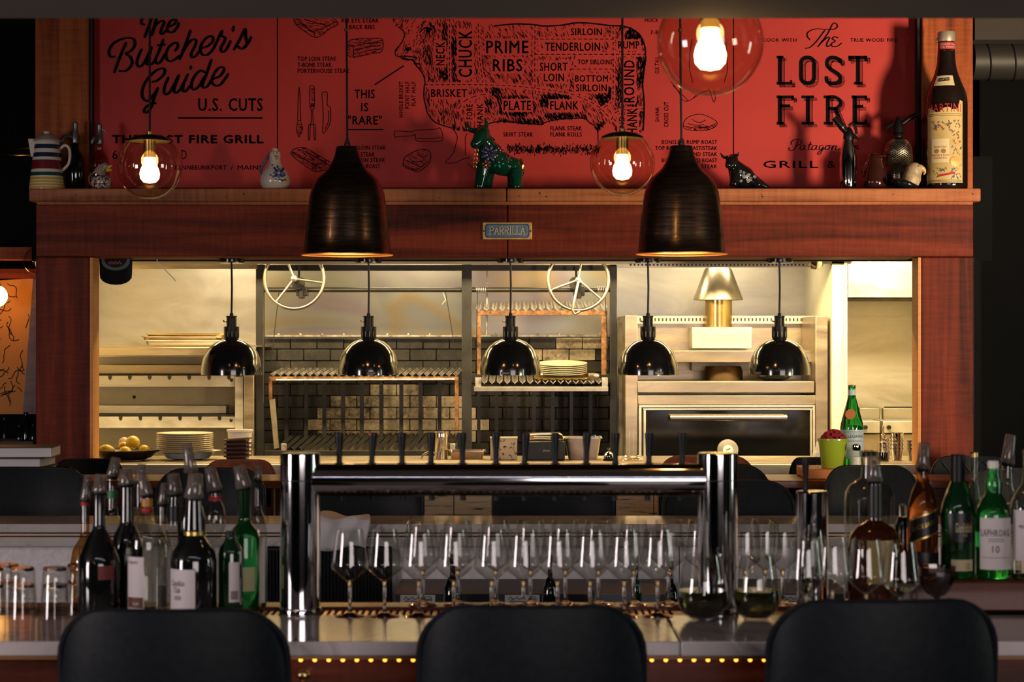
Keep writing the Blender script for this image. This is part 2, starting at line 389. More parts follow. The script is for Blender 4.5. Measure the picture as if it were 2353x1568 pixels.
def skin(name, chains, m, parent, label=None, sub=2):
    """one continuous body grown from chains of (point, radius); chains share points by position"""
    vs = []; idx = {}; es = []; rad = []
    for ch in chains:
        prev = None
        for p, r in ch:
            k = tuple(round(c, 4) for c in p)
            if k not in idx:
                idx[k] = len(vs); vs.append(k); rad.append(r)
            if prev is not None and (prev, idx[k]) not in es: es.append((prev, idx[k]))
            prev = idx[k]
    me = bpy.data.meshes.new(name); me.from_pydata(vs, es, [])
    o = bpy.data.objects.new(name, me); COL.objects.link(o); o.parent = parent; ORG[o.name] = ORG[parent.name]
    sk = o.modifiers.new('skin', 'SKIN'); sk.use_smooth_shade = True
    for i, sv in enumerate(me.skin_vertices[0].data):
        r = rad[i]; sv.radius = r if isinstance(r, tuple) else (r, r); sv.use_root = (i == 0)
    sb = o.modifiers.new('sub', 'SUBSURF'); sb.levels = sub; sb.render_levels = sub
    me.materials.append(m)
    return tag(o, label)
# ================================================================ the room
CT = 1.076                                   # height of both bar tops
struct('floor', MB().box(-6, 6, -4.2, 13, -0.1, 0), FLOOR)
struct('ceiling', MB().box(-6, 6, -4.2, 13, 3.45, 3.55), DARKCEIL)
# dropped ceiling over the front bar; its rear edge crosses the top of the picture
struct('ceiling_soffit', MB().box(-6, 6, 1.2, 4.35, Z(42, 4.35), 3.45), CEIL)
struct('ceiling_bulkhead', MB().box(X(2240, 9.9), 6, 9.9, 10.6, Z(91, 9.9), 3.45), BULKHEAD)
# side wall at the right with its window, street wall behind the camera with its windows
def window_wall(name, win, box_parts, wx):
    b = MB()
    for q in box_parts: b.box(*q)
    struct(name, b, DARKWALL)
struct('wall_right', MB().box(5.7, 5.9, -4.2, 2.1, 0, 3.45).box(5.7, 5.9, 3.1, 4.4, 0, 3.45).box(5.7, 5.9, 4.8, 13, 0, 3.45).box(5.7, 5.9, 2.1, 3.1, 0, 0.75).box(5.7, 5.9, 2.1, 3.1, 1.85, 3.45).box(5.7, 5.9, 4.4, 4.8, 0, 0.95).box(5.7, 5.9, 4.4, 4.8, 2.55, 3.45), DARKWALL)
struct('wall_left', MB().box(-5.9, -5.7, -4.2, 0.7, 0, 3.45).box(-5.9, -5.7, 2.1, 13, 0, 3.45).box(-5.9, -5.7, 0.7, 2.1, 0, 0.95).box(-5.9, -5.7, 0.7, 2.1, 2.45, 3.45), DARKWALL)
struct('wall_street', MB().box(-5.7, 0.0, -4.2, -4.0, 0, 3.45).box(4.4, 5.7, -4.2, -4.0, 0, 3.45).box(0.0, 4.4, -4.2, -4.0, 0, 0.85).box(0.0, 4.4, -4.2, -4.0, 2.95, 3.45), DARKWALL)
struct('wall_rear', MB().box(-6, 6, 12.4, 12.6, 0, 3.45), DARKWALL)
def win_frame(n, pts, t=0.03):
    b = MB()
    for a, c in pts: b.tube([a, c], t, 4)
    return struct('window_%d' % n, b, BLACK)
win_frame(1, [((5.68, y, 0.75), (5.68, y, 1.85)) for y in (2.1, 3.1)] + [((5.68, 2.1, z), (5.68, 3.1, z)) for z in (0.75, 1.85)])
win_frame(4, [((5.68, y, 0.95), (5.68, y, 2.55)) for y in (4.4, 4.8)] + [((5.68, 4.4, z), (5.68, 4.8, z)) for z in (0.95, 2.55)])
win_frame(2, [((x, -3.95, 0.85), (x, -3.95, 2.95)) for x in (0.0, 1.47, 2.93, 4.4)] + [((0.0, -3.95, z), (4.4, -3.95, z)) for z in (0.85, 2.95)])
win_frame(3, [((-5.68, y, 0.95), (-5.68, y, 2.45)) for y in (0.7, 1.4, 2.1)] + [((-5.68, 0.7, z), (-5.68, 2.1, z)) for z in (0.95, 2.45)])
# ---------------------------------------------------------------- timber frame round the kitchen opening
YF = 9.15
frame = thing('trim_5', 'reddish dark timber frame of posts and beam around the open kitchen', None, (0, YF, 0), kind='structure')
for a, b in ((82, 206), (2117, 2237)):
    obj('post', MB().pbox(a, b, 591, 1650, YF, YF + 0.145), W_BEAM_Z, frame, bevel=0.006)
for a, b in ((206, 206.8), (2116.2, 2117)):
    obj('reveal_lit_face', MB().box(X(a, YF) - (0.012 if a > 1000 else 0), X(b, YF) + (0.012 if a < 1000 else 0), YF + 0.004, YF + 0.145, 0.9, Z(592, YF)), W_REVEAL_LIT, frame,
        label='inner face of the post, kitchen light put into its pale orange')
for a, b in ((82, 1165), (1166.2, 2237)):
    obj('beam', MB().pbox(a, b, 470, 590, YF, YF + 0.145), W_BEAM_X, frame, bevel=0.006)
obj('header_board', MB().box(X(206, YF), X(2117, YF), YF + 0.145, 9.5, Z(590, YF), Z(474, YF)), W_BEAM_X, frame)
obj('edge_strip', MB().pbox(2236.5, 2239, 592, 1050, YF + 0.01, YF + 0.05), CHROME, frame, label='thin bright metal edge strip')
# mantel shelf: front boards with a lighter moulding beneath
shelf = thing('mantel_shelf', 'orange-brown wooden mantel shelf running above the beam', 'shelf', (0, YF, Z(465, YF)))
YS = 9.09
for a, b in ((66, 1163), (1164.5, 2254)):
    obj('shelf_board', MB().pbox(a, b, 433, 463, YS, 9.46), W_SHELF, shelf, bevel=0.006)
obj('moulding', MB().pbox(84, 2236, 461, 471, YS + 0.03, 9.3), W_SHELF, shelf, bevel=0.004)
for kx, ky in ((175, 448), (520, 452), (560, 446), (1192, 450), (1240, 444), (1255, 452), (1750, 447), (1752, 452), (2052, 447), (2235, 446), (1010, 455), (370, 455)):
    c = P(kx, ky, YS - 0.0005)
    obj('nail_hole', MB().disc(c.x, c.z, M(random.uniform(1.5, 3.0), YS), c.y), BLACK, shelf)
# upper columns either side of the mural
YC = 9.42
for i, (a, b) in enumerate(((80, 203), (2119, 2236))):
    struct('trim_%d' % (i + 1), MB().box(X(a, YC), X(b, YC), YC, YC + 0.15, Z(433, YS), 3.45), W_COL, bevel=0.006)
for i, (a, b) in enumerate(((203.2, 209), (2110, 2118.5))):
    struct('trim_%d' % (i + 3), MB().box(X(a, YC), X(b, YC), YC + 0.02, YC + 0.12, Z(433, YS), 3.45), BLACK if i == 0 else BLKSTEEL)
struct('wall_back', MB().box(X(80, YC), X(2236, YC), 9.6, 9.75, 2.12, 3.45).box(-2.34, 2.34, 9.70, 9.755, 2.11, 2.62), DARKWALL)
# wall beneath the opening, faced with distressed tiles
wt = struct('wall_pass', MB().box(X(90, YF), X(2230, YF), YF + 0.03, YF + 0.13, 0, 1.06), SOOT)
tw = 0.46; tx = X(1043, 9.17) - 5 * tw
k = 0
while tx < X(2230, YF):
    for r in range(5):
        z1 = 1.05 - r * 0.21
        if tx + tw > X(90, YF):
            x0 = max(tx, X(92, YF)); x1 = min(tx + tw, X(2228, YF))
            if x1 - x0 > 0.03:
                obj('tile', MB().box(x0 + 0.002, x1 - 0.002, 9.165, YF + 0.03, z1 - 0.206, z1), TILE, wt)
    tx += tw
# kitchen shell
def kx_(y, e): return 2.12 + e + (y - 9.3) * 0.2473
for side, nm in ((-1, 'left'), (1, 'right')):
    for k, (m_, e) in enumerate(((WHITEWALL, 0.0), (DARKWALL, 0.035))):
        b = MB()
        for y0_, y1_, h_ in ((9.3, 9.76, 2.1), (9.76, 12.05, 2.55)):
            xa, xb = kx_(y0_, e) * side, kx_(y1_, e) * side
            b.prism([(xa, y0_, 0), (xb, y1_, 0), (xb + 0.03 * side, y1_, 0), (xa + 0.03 * side, y0_, 0)], (0, 0, h_))
        struct('wall_kitchen_' + nm + ('_outer' if k else ''), b, m_)
struct('ceiling_kitchen', MB().prism([(-kx_(9.76, 0.06), 9.76, 2.55), (kx_(9.76, 0.06), 9.76, 2.55), (kx_(12.1, 0.06), 12.1, 2.55), (-kx_(12.1, 0.06), 12.1, 2.55)], (0, 0, 0.05)), WHITEWALL)
struct('wall_kitchen_back', MB().box(-2.78, X(590, 12.0), 12.0, 12.1, 0, 2.55).box(X(1415, 12), X(1890, 12.0), 12.0, 12.1, 0, 2.55), STEEL_LIT)
struct('wall_kitchen_tinted', MB().box(X(590, 12.0), X(1415, 12.0), 12.0, 12.1, 0, 2.55), TINT)
struct('wall_kitchen_pillar', MB().box(X(1886, 11.4), X(1944, 11.0), 11.0, 12.1, 0, 2.55), WHITEWALL)
struct('wall_kitchen_far', MB().box(X(1940, 12.1), 2.78, 12.05, 12.15, 0, 2.55), STEEL_LIT)
# lower wood panelling of the rooms left and right of the kitchen
struct('wall_side_left', MB().box(-5.7, -2.56, 10.9, 11.0, 0, 3.45), DARKWALL)
struct('wall_side_right', MB().box(2.56, 5.7, 10.9, 11.0, 0, 3.45), DARKWALL)
# ================================================================ mural
YM = 9.50; YI = YM - 0.0015
mural = thing('mural', 'red painted mural of beef cuts with black lettering above the shelf', 'mural', (0, YM, Z(433, YM)))
for a, b in ((206, 636), (638.8, 1684), (1686.8, 2112)):
    obj('panel', MB().box(X(a, YM), X(b, YM), YM, YM + 0.03, Z(431, YM), 3.44), RED, mural)
obj('backing', MB().box(X(206, YM), X(2112, YM), YM + 0.03, YM + 0.05, Z(431, YM), 3.44), BLACK, mural)
def inkpx(pts): return [(X(a, YI), Z(b, YI)) for a, b in pts]
T = []
def t(s, x0, y0, x1, y1, bold=0.008, vert=False): T.append((s, x0, y0, x1, y1, 0.0 if len(s) == 1 else (bold or 0.008), vert))
t('RIB EYE STEAK', 785, 41, 871, 52); t('BACK RIBS', 803, 57, 861, 67)
t('TOP LOIN STEAK', 684, 130, 773, 140); t('T-BONE STEAK', 684, 144, 762, 154); t('PORTERHOUSE STEAK', 684, 158, 803, 168)
t('THIS', 815, 206, 861, 226); t('IS', 830, 237, 846, 256); t('"RARE"', 800, 266, 877, 286)
t('WHOLE BRISKET', 917, 188, 926, 271, 0, True); t('POINT HALF', 931, 188, 941, 250, 0, True); t('FLAT HALF', 946, 188, 955, 243, 0, True)
t('NECK', 1002, 97, 1022, 150, 0, True); t('CHUCK', 1054, 71, 1085, 177, 0, True)
t('PRIME', 1118, 94, 1214, 122); t('RIBS', 1133, 136, 1200, 164); t('BRISKET', 991, 205, 1073, 223)
t('FORE', 1072, 240, 1086, 274, 0, True); t('SHANK', 1096, 238, 1110, 300, 0, True); t('PLATE', 1158, 232, 1220, 253)
t('SKIRT STEAK', 1157, 304, 1225, 314); t('SIRLOIN', 1312, 65, 1383, 81); t('TENDERLOIN', 1253, 98, 1379, 117)
t('SHORT', 1241, 144, 1304, 163); t('LOIN', 1250, 169, 1296, 187); t('TOP SIRLOINS', 1328, 137, 1407, 148)
t('BOTTOM', 1322, 173, 1397, 188); t('SIRLOIN', 1324, 194, 1394, 210); t('RUMP', 1421, 95, 1469, 112)
t('ROUND', 1434, 139, 1458, 235, 0, True); t('HIND', 1423, 268, 1435, 312, 0, True); t('SHANK', 1441, 250, 1464, 318, 0, True)
t('FLANK', 1265, 233, 1329, 252); t('FLANK STEAK', 1265, 290, 1337, 300); t('FLANK ROLLS', 1265, 304, 1337, 314)
t('MOCK', 1482, 42, 1513, 51); t('7-B', 1495, 70, 1513, 79); t('OX TAIL', 1505, 130, 1515, 169, 0, True)
t('SHANK', 1506, 246, 1515, 280, 0, True); t('CROSS CUT', 1526, 234, 1536, 292, 0, True)
t('BONELESS RUMP ROAST', 1521, 322, 1648, 331); t('TOP ROUND ROAST/STEAK', 1506, 336, 1648, 345); t('ROUND STEAK', 1570, 350, 1648, 359)
t('BOTTOM ROUND ROAST', 1521, 364, 1648, 373); t('TIP STEAK', 1590, 378, 1648, 387)
t('TOP SIRLOIN STEAK', 783, 335, 887, 344); t('STEAK', 829, 350, 861, 360); t('LOIN STEAK', 820, 363, 885, 373); t('ROAST', 841, 377, 873, 387)
t('U.S.', 456, 226, 509, 255, 0.01); t('CUTS', 526, 226, 603, 255, 0.01); t('THE LOST FIRE GRILL', 258, 311, 605, 329, 0.025); t('6', 258, 345, 270, 366); t('D', 417, 345, 429, 366)
t('KENNEBUNKPORT', 402, 380, 520, 390); t('/', 530, 379, 535, 391); t('MAINE', 546, 380, 604, 390)
t('COOK WITH', 1752, 88, 1830, 96); t('TRUE WOOD FIRE', 1954, 88, 2061, 96); t('GRILL', 1754, 370, 1880, 386); t('&', 1901, 370, 1919, 386)
OTHER = [('PARRILLA', 0.0), ('EPSON', 0.0), ('CAUTION-HOT', 0.0), ('S.PELLEGRINO', 0.02), ('MARTINI', 0.0), ('MARTINI & ROSSI', 0.02), ('HAMBURG', 0.0),
         ('GENIESST MAN', 0.02), ('DER FEINSTE', 0.02), ('Glenfiddich', 0.0), ('LAPHROAIG', 0.02), ('10', 0.02), ('12', 0.0), ('BLACK LABEL', 0.02), ('Canadian', 0.02), ('Club', 0.02),
         ('1858', 0.0), ('NSF', 0.02), ('MARTINI', 0.02), ('Captain', 0.02), ('RUM', 0.02), ('MACALLAN', 0.02)]
load_texts([(q[0], q[5]) for q in T] + OTHER)
for q in T:
    b = MB(); text(b, q[0], q[1], q[2], q[3], q[4], YI, q[5], q[6])
    obj('lettering', b, INK, mural, smooth=0)
for pts_, w_ in (([(799, 298), (881, 298)], 2.6), ([(409, 271), (603, 271)], 4), ([(861, 195), (928, 151)], 3)):
    obj('rule_line', MB().stroke(inkpx(pts_), M(w_, YI), YI), INK, mural, smooth=0)
def script(chars, ox, oy, sc, w, k=7, name='script_lettering'):
    """brush lettering traced as pen strokes"""
    for ch in chars:
        b = MB()
        for s in ch:
            pp = spline([(ox + a / sc, oy + c / sc, 0) for a, c in s], k)
            n = len(pp); ws = []
            for i in range(n):
                j = min(i + 1, n - 1); q = max(i - 1, 0)
                d = pp[j] - pp[q]; l = d.length or 1
                ws.append(M(w * (0.62 + 0.5 * abs(d.y) / l) * (0.75 if i in (0, n - 1) else 1), YI))
            b.stroke(inkpx([(v.x, v.y) for v in pp]), ws, YI)
            for e in (pp[0], pp[-1]): b.disc(X(e.x, YI), Z(e.y, YI), M(w * 0.4, YI), YI)
        obj(name, b, INK, mural, smooth=0)
script([
    [[(625, 150), (590, 130), (600, 70), (680, 30), (760, 20)], [(720, 60), (680, 180), (630, 310)]],
    [[(800, 20), (760, 150), (720, 285)], [(725, 270), (770, 160), (840, 105), (880, 120), (850, 200), (835, 250), (860, 270), (900, 230)]],
    [[(915, 185), (1000, 150), (1035, 100), (1010, 80), (960, 110), (920, 190), (940, 245), (1000, 240), (1050, 180), (1070, 130)]],
    [[(390, 385), (330, 520), (240, 760)], [(240, 560), (190, 560), (170, 490), (220, 400), (320, 340), (430, 320), (495, 345), (500, 420), (450, 490), (390, 520), (440, 560), (470, 630), (440, 700), (380, 745), (310, 745)]],
    [[(590, 470), (545, 570), (530, 650), (560, 690), (610, 660), (660, 570), (720, 440)], [(710, 480), (660, 640), (690, 665), (740, 640), (780, 580)]],
    [[(870, 345), (820, 480), (770, 600), (790, 650), (840, 620), (890, 530)], [(800, 415), (890, 405)]],
    [[(1020, 485), (1055, 440), (1050, 390), (1010, 385), (940, 440), (905, 530), (920, 600), (970, 620), (1030, 590), (1080, 550)]],
    [[(1220, 225), (1150, 420), (1080, 595)], [(1090, 560), (1170, 420), (1240, 345), (1290, 350), (1280, 420), (1230, 520), (1240, 570), (1290, 550), (1340, 480)]],
    [[(1370, 450), (1450, 420), (1510, 360), (1500, 305), (1450, 305), (1380, 370), (1345, 460), (1370, 530), (1430, 540), (1500, 480), (1560, 370)]],
    [[(1560, 370), (1625, 230), (1620, 290), (1665, 320), (1650, 380), (1610, 450), (1630, 500), (1680, 470), (1735, 360)]],
    [[(1775, 175), (1765, 230)]],
    [[(1780, 470), (1850, 350), (1925, 205), (1930, 300), (1945, 390), (1920, 440), (1870, 460), (1835, 430)], [(1900, 450), (1960, 390), (2000, 310)]],
    [[(730, 885), (790, 870), (870, 800), (890, 740), (860, 712), (780, 740), (690, 820), (620, 930), (595, 1040), (620, 1110), (670, 1130), (720, 1080), (770, 1020), (800, 965)],
     [(800, 965), (750, 1100), (710, 1220), (660, 1280), (625, 1270), (640, 1220), (700, 1175), (770, 1160)]],
    [[(935, 830), (890, 940), (880, 1010), (905, 1050), (960, 1010), (1010, 920), (1070, 800)], [(1070, 800), (1015, 960), (1010, 1010), (1040, 1025), (1090, 980), (1130, 900)]],
    [[(1185, 790), (1130, 920), (1125, 1000), (1160, 1005), (1210, 940)], [(1225, 690), (1220, 718)]],
    [[(1400, 760), (1350, 740), (1290, 790), (1240, 880), (1235, 960), (1270, 985), (1330, 940), (1400, 820)], [(1490, 600), (1420, 800), (1375, 920), (1390, 960), (1440, 940), (1490, 860)]],
    [[(1520, 845), (1600, 810), (1650, 740), (1640, 700), (1580, 710), (1520, 790), (1495, 880), (1530, 930), (1590, 930), (1650, 870), (1705, 785)]],
], 220, 30, 5.602, 6.6)
script([
    [[(500, 255), (472, 215), (490, 175), (560, 150), (640, 155), (720, 155), (760, 130), (745, 98), (715, 105), (665, 200), (575, 320)], [(640, 165), (560, 270), (500, 325), (455, 335)]],
    [[(585, 305), (610, 280), (660, 235), (685, 235), (660, 290), (665, 318), (700, 300)]],
    [[(765, 235), (735, 225), (710, 245), (740, 265), (705, 290), (715, 318), (760, 315), (800, 285)]],
], 1740, 30, 4.126, 3.0)
script([
    [[(388, 1208), (368, 1265), (345, 1298), (318, 1304), (300, 1296), (303, 1276)], [(322, 1246), (326, 1220), (352, 1202), (392, 1198), (418, 1212), (414, 1238), (392, 1252), (366, 1256)]],
    [[(450, 1255), (420, 1260), (405, 1285), (420, 1300), (445, 1280), (455, 1258), (445, 1290), (470, 1295)]],
    [[(510, 1225), (487, 1280), (495, 1298), (520, 1285)], [(485, 1250), (518, 1247)]],
    [[(562, 1255), (532, 1260), (517, 1285), (532, 1300), (557, 1280), (567, 1258), (557, 1290), (580, 1295)]],
    [[(628, 1255), (597, 1260), (587, 1285), (602, 1298), (628, 1270), (612, 1310), (592, 1340), (572, 1335), (592, 1310), (642, 1285)]],
    [[(672, 1255), (647, 1270), (647, 1295), (672, 1295), (687, 1270), (672, 1255), (702, 1262)]],
    [[(717, 1258), (705, 1298), (730, 1260), (750, 1260), (742, 1290), (762, 1298), (785, 1285)]],
    [[(927, 1260), (915, 1298), (937, 1262), (952, 1265), (945, 1290), (967, 1285)]],
], 1740, 30, 4.126, 2.2)
# slab letters LOST FIRE with a hatched drop shade
def slab(strokes):
    b = MB()
    pxl = lambda a, c: (1740 + a / 4.126, 30 + c / 4.126)
    for s, w in strokes:
        pp = [pxl(a, c) for a, c in s]
        b.stroke(inkpx(pp), M(w / 4.126, YI), YI)
        n = 0
        for (ax, ay), (bx, by) in zip(pp[:-1], pp[1:]):
            l = math.hypot(bx - ax, by - ay); k = max(int(l / 2.3), 1)
            for i in range(k + 1):
                t_ = i / k; cx, cy = ax + (bx - ax) * t_ + 6.2, ay + (by - ay) * t_ + 5.6
                h = w / 4.126 / 2 * 0.9
                ux, uy = (bx - ax) / l, (by - ay) / l
                nx, ny = -uy, ux
                b.stroke(inkpx([(cx + nx * h + ux * 1.2, cy + ny * h + uy * 1.2), (cx - nx * h - ux * 1.2, cy - ny * h - uy * 1.2)]), M(0.8, YI), YI)
            for sg in (1, -1):
                q = w / 4.126 / 2 * sg
                nx, ny = -(by - ay) / l * q, (bx - ax) / l * q
                b.stroke(inkpx([(ax + nx + 6.2, ay + ny + 5.6), (bx + nx + 6.2, by + ny + 5.6)]), M(0.9, YI), YI)
    obj('slab_lettering', b, INK, mural, smooth=0)
def rr(x0, y0, x1, y1, r, k=6):
    out = []
    for cx, cy, a0 in ((x1 - r, y0 + r, -90), (x1 - r, y1 - r, 0), (x0 + r, y1 - r, 90), (x0 + r, y0 + r, 180)):
        for i in range(k + 1):
            a = math.radians(a0 + 90 * i / k); out.append((cx + r * math.cos(a), cy + r * math.sin(a)))
    return out + [out[0]]
def sm(p): return [(v.x, v.y) for v in spline([(a, b, 0) for a, b in p], 5)]
slab([([(215, 408), (215, 678)], 37), ([(185, 418), (250, 418)], 25), ([(185, 666), (332, 666)], 25), ([(322, 636), (322, 678)], 20)])
slab([(rr(415, 422, 538, 663, 52), 36)])
slab([(sm([(790, 470), (770, 436), (725, 422), (680, 430), (660, 470), (672, 512), (722, 548), (772, 582), (786, 625), (766, 655), (725, 666), (680, 660), (658, 640), (657, 600)]), 34), ([(790, 430), (790, 475)], 26)])
slab([([(865, 420), (1042, 420)], 29), ([(880, 406), (880, 455)], 28), ([(1030, 406), (1030, 455)], 28), ([(955, 410), (955, 676)], 37), ([(918, 666), (1002, 666)], 25)])
slab([([(215, 785), (215, 1055)], 37), ([(185, 795), (348, 795)], 25), ([(336, 785), (336, 824)], 22), ([(215, 880), (312, 880)], 28), ([(185, 1045), (255, 1045)], 25)])
slab([([(480, 790), (480, 1050)], 37), ([(420, 795), (540, 795)], 25), ([(420, 1045), (540, 1045)], 25)])
slab([([(670, 790), (670, 1050)], 37), ([(630, 795), (700, 795)], 25), ([(632, 1045), (720, 1045)], 25), (sm([(670, 797), (735, 797), (782, 825), (785, 865), (748, 903), (670, 905)]), 30), ([(735, 900), (800, 1050)], 36)])
slab([([(925, 785), (925, 1055)], 40), ([(895, 795), (1042, 795)], 25), ([(1030, 785), (1030, 824)], 22), ([(925, 885), (1006, 885)], 28), ([(895, 1045), (1042, 1045)], 25), ([(1030, 1010), (1030, 1056)], 22)])
# ---------------------------------------------------------------- the engraved ox
def pip(x, y, poly):
    c = False; n = len(poly); j = n - 1
    for i in range(n):
        xi, yi = poly[i]; xj, yj = poly[j]
        if (yi > y) != (yj > y) and x < (xj - xi) * (y - yi) / (yj - yi + 1e-9) + xi: c = not c
        j = i
    return c
top = [(1010, 40), (1050, 46), (1090, 55), (1112, 58), (1135, 60), (1160, 57), (1190, 55), (1230, 57), (1250, 60), (1290, 58), (1320, 53), (1350, 53), (1380, 56), (1405, 59), (1430, 60), (1450, 66), (1468, 78), (1478, 95), (1483, 113), (1483, 125), (1484, 135), (1481, 155), (1478, 180), (1477, 200), (1480, 230), (1480, 262), (1478, 300)]
chest = [(952, 146), (964, 159), (973, 173), (977, 191), (975, 198), (974, 222), (978, 243), (982, 259), (994, 276), (1008, 285), (1033, 293), (1040, 295)]
belly = [(1068, 300), (1090, 297), (1135, 281), (1164, 280), (1198, 284), (1225, 285), (1244, 287), (1254, 281), (1275, 276), (1296, 273), (1323, 272), (1340, 272), (1350, 277), (1357, 285)]
head = [(900, 42), (905, 55), (915, 62), (921, 66), (929, 75), (927, 90), (920, 102), (911, 113), (908, 120), (910, 127), (915, 130), (932, 134), (950, 140), (952, 146)]
body = [(1012, 42)] + top + [(1440, 322), (1425, 318), (1410, 290), (1395, 282), (1372, 300)] + list(reversed(belly)) + list(reversed(chest)) + [(947, 138), (950, 131), (958, 110), (975, 90), (985, 60)]
mw = lambda n: M(n, YI)
d = MB()
def pen(pts, w, k=5): d.stroke(inkpx([(v.x, v.y) for v in spline([(a, b, 0) for a, b in pts], k)]), mw(w), YI)
pen(top[4:], 3.4); pen(chest, 2.6); pen(belly, 2.4); pen(head[2:], 2.2)
pen([(915, 130), (930, 129), (950, 131), (958, 133)], 2.6); pen([(922, 134), (936, 138), (948, 137), (956, 146), (966, 147)], 3.2)
pen([(1042, 296), (1048, 307), (1051, 318), (1047, 334), (1042, 350), (1032, 364), (1023, 374), (1046, 374), (1061, 367), (1080, 362)], 1.6)
pen([(1074, 307), (1069, 318), (1070, 336), (1069, 356)], 1.4); pen([(1357, 284), (1369, 291), (1374, 307), (1374, 325)], 2)
pen([(1075, 375), (1084, 384), (1100, 388), (1110, 372)], 1.2)
d.disc(X(984, YI), Z(70, YI), mw(6), YI); d.disc(X(937, YI), Z(114, YI), mw(4.5), YI)
pen([(964, 75), (972, 67), (984, 64), (994, 70)], 3); pen([(928, 118), (934, 112), (942, 109), (944, 116)], 2); pen([(908, 119), (912, 115), (909, 112)], 3)
pen([(986, 55), (996, 62), (1000, 75)], 3.5); pen([(967, 58), (978, 48)], 2.4)
boxes = [(q[1] - 4, q[2] - 3.5, q[3] + 4, q[4] + 3.5) for q in T]
dash = [
    [(1033, 43), (1033, 192)], [(1099, 54), (1102, 130), (1110, 190)],
    [(976, 195), (1110, 195), (1180, 198), (1230, 203), (1300, 213), (1340, 227), (1375, 245), (1402, 272)],
    [(1229.5, 56), (1229.5, 202), (1236, 235), (1248, 270), (1256, 281)], [(1229, 90), (1408, 90)], [(1229, 125), (1482, 125)],
    [(1409, 58), (1409, 215), (1404, 236), (1375, 254)], [(1322, 127), (1313, 155), (1297, 213)], [(1313, 159), (1408, 159)],
    [(1054, 250), (1068, 232), (1090, 222), (1115, 217), (1135, 228), (1143, 250), (1140, 272), (1128, 282)], [(1405, 276), (1415, 258), (1440, 252), (1482, 250)]]
DP = []
for s in dash:
    pp = spline([(a, b, 0) for a, b in s], 14); acc = []; L = 0
    for a, b in zip(pp[:-1], pp[1:]):
        n = max(int((b - a).length / 1.0), 1)
        for i in range(n): acc.append(a + (b - a) * i / n)
    acc.append(pp[-1]); DP += acc[::3]
    i = 0
    while i < len(acc) - 1:
        seg = acc[i:i + 8]
        if len(seg) > 1: d.stroke(inkpx([(seg[0].x, seg[0].y), (seg[-1].x, seg[-1].y)]), mw(1.7), YI)
        i += 12
grid = {}
for q in DP: grid.setdefault((int(q.x // 6), int(q.y // 6)), []).append(q)
def clear(x, y):
    for a, b, c, e in boxes:
        if a < x < c and b < y < e: return False
    gx, gy = int(x // 6), int(y // 6)
    for i in (-1, 0, 1):
        for j in (-1, 0, 1):
            for q in grid.get((gx + i, gy + j), ()):
                if (q.x - x) ** 2 + (q.y - y) ** 2 < 14: return False
    return True
dark = [  # x, y, rx, ry, extra density
    (1022, 85, 9, 40, 0.62), (1020, 170, 14, 20, 0.7), (1044, 120, 8, 70, 0.6), (1050, 180, 14, 14, 0.6), (1185, 245, 48, 24, 1.0), (1140, 215, 14, 22, 0.7), (1275, 232, 40, 20, 1.0),
    (1290, 270, 60, 8, 0.9), (1390, 222, 22, 26, 0.95), (1325, 195, 20, 14, 0.6), (1462, 85, 26, 22, 1.0), (1474, 160, 12, 40, 0.7), (1425, 200, 18, 60, 0.55), (1455, 260, 26, 40, 0.55),
    (1385, 300, 16, 20, 0.9), (1122, 240, 8, 18, 0.8), (1212, 279, 40, 7, 0.9), (1150, 278, 20, 4, 0.7), (1048, 306, 14, 14, 0.9), (990, 130, 18, 30, 0.45), (1412, 300, 12, 14, 0.6), (1395, 68, 16, 10, 0.5), (1300, 215, 18, 10, 0.5)]
random.seed(11)
cnt = 0
for _ in range(26000):
    x = random.uniform(940, 1486); y = random.uniform(44, 322)
    if not pip(x, y, body): continue
    den = 0.20
    for cx, cy, rx, ry, e in dark:
        q = ((x - cx) / rx) ** 2 + ((y - cy) / ry) ** 2
        if q < 1: den = max(den, e * (1 - 0.4 * q))
    if y < 75 and 1100 < x < 1400: den *= 0.45
    if random.random() > den or not clear(x, y): continue
    ang = math.radians(62 + random.uniform(-6, 6)) if x < 1420 else math.radians(100 + random.uniform(-14, 14))
    if x < 1100: ang = math.radians(78 + random.uniform(-10, 10))
    l = random.uniform(2.6, 6.0)
    dx, dy = l * math.cos(ang), l * math.sin(ang)
    x0, y0, x1, y1 = x - dx, y - dy, x + dx, y + dy
    for t_ in (0.5, 1.0):
        if not clear(x - dx * t_, y - dy * t_): x0, y0 = x, y
        if not clear(x + dx * t_, y + dy * t_): x1, y1 = x, y
    if abs(x0 - x1) + abs(y0 - y1) < 1: continue
    w = 1.25 + 1.6 * (den > 0.5) * random.random()
    d.stroke(inkpx([(x0, y0), ((x0 + x1) / 2, (y0 + y1) / 2), (x1, y1)]), [mw(w * 0.4), mw(w), mw(w * 0.4)], YI)
for _ in range(420):   # face and mane
    x = random.uniform(900, 1000); y = random.uniform(42, 140)
    if not pip(x, y, head + [(965, 130), (990, 100), (1010, 42)]): continue
    if random.random() > (0.9 if y < 62 and x < 935 else 0.42): continue
    l = random.uniform(1.5, 3.5); a = math.radians(random.uniform(95, 130))
    d.stroke(inkpx([(x - l * math.cos(a), y - l * math.sin(a)), (x + l * math.cos(a), y + l * math.sin(a))]), mw(random.uniform(0.8, 1.8)), YI)
for _ in range(520):   # tufts of grass under the animal
    x = random.uniform(1165, 1378); y = 346 + random.gauss(0, 5)
    l = random.uniform(1.5, 5); a = math.radians(random.choice((60, 75, 100, 120)) + random.uniform(-15, 15))
    d.stroke(inkpx([(x, y), (x + l * math.cos(a), y - l * math.sin(a) * 1.5)]), mw(random.uniform(0.8, 2.0)), YI)
obj('ox_engraving', d, INK, mural, smooth=0, label='black engraving of an ox divided into cuts by dashed lines')
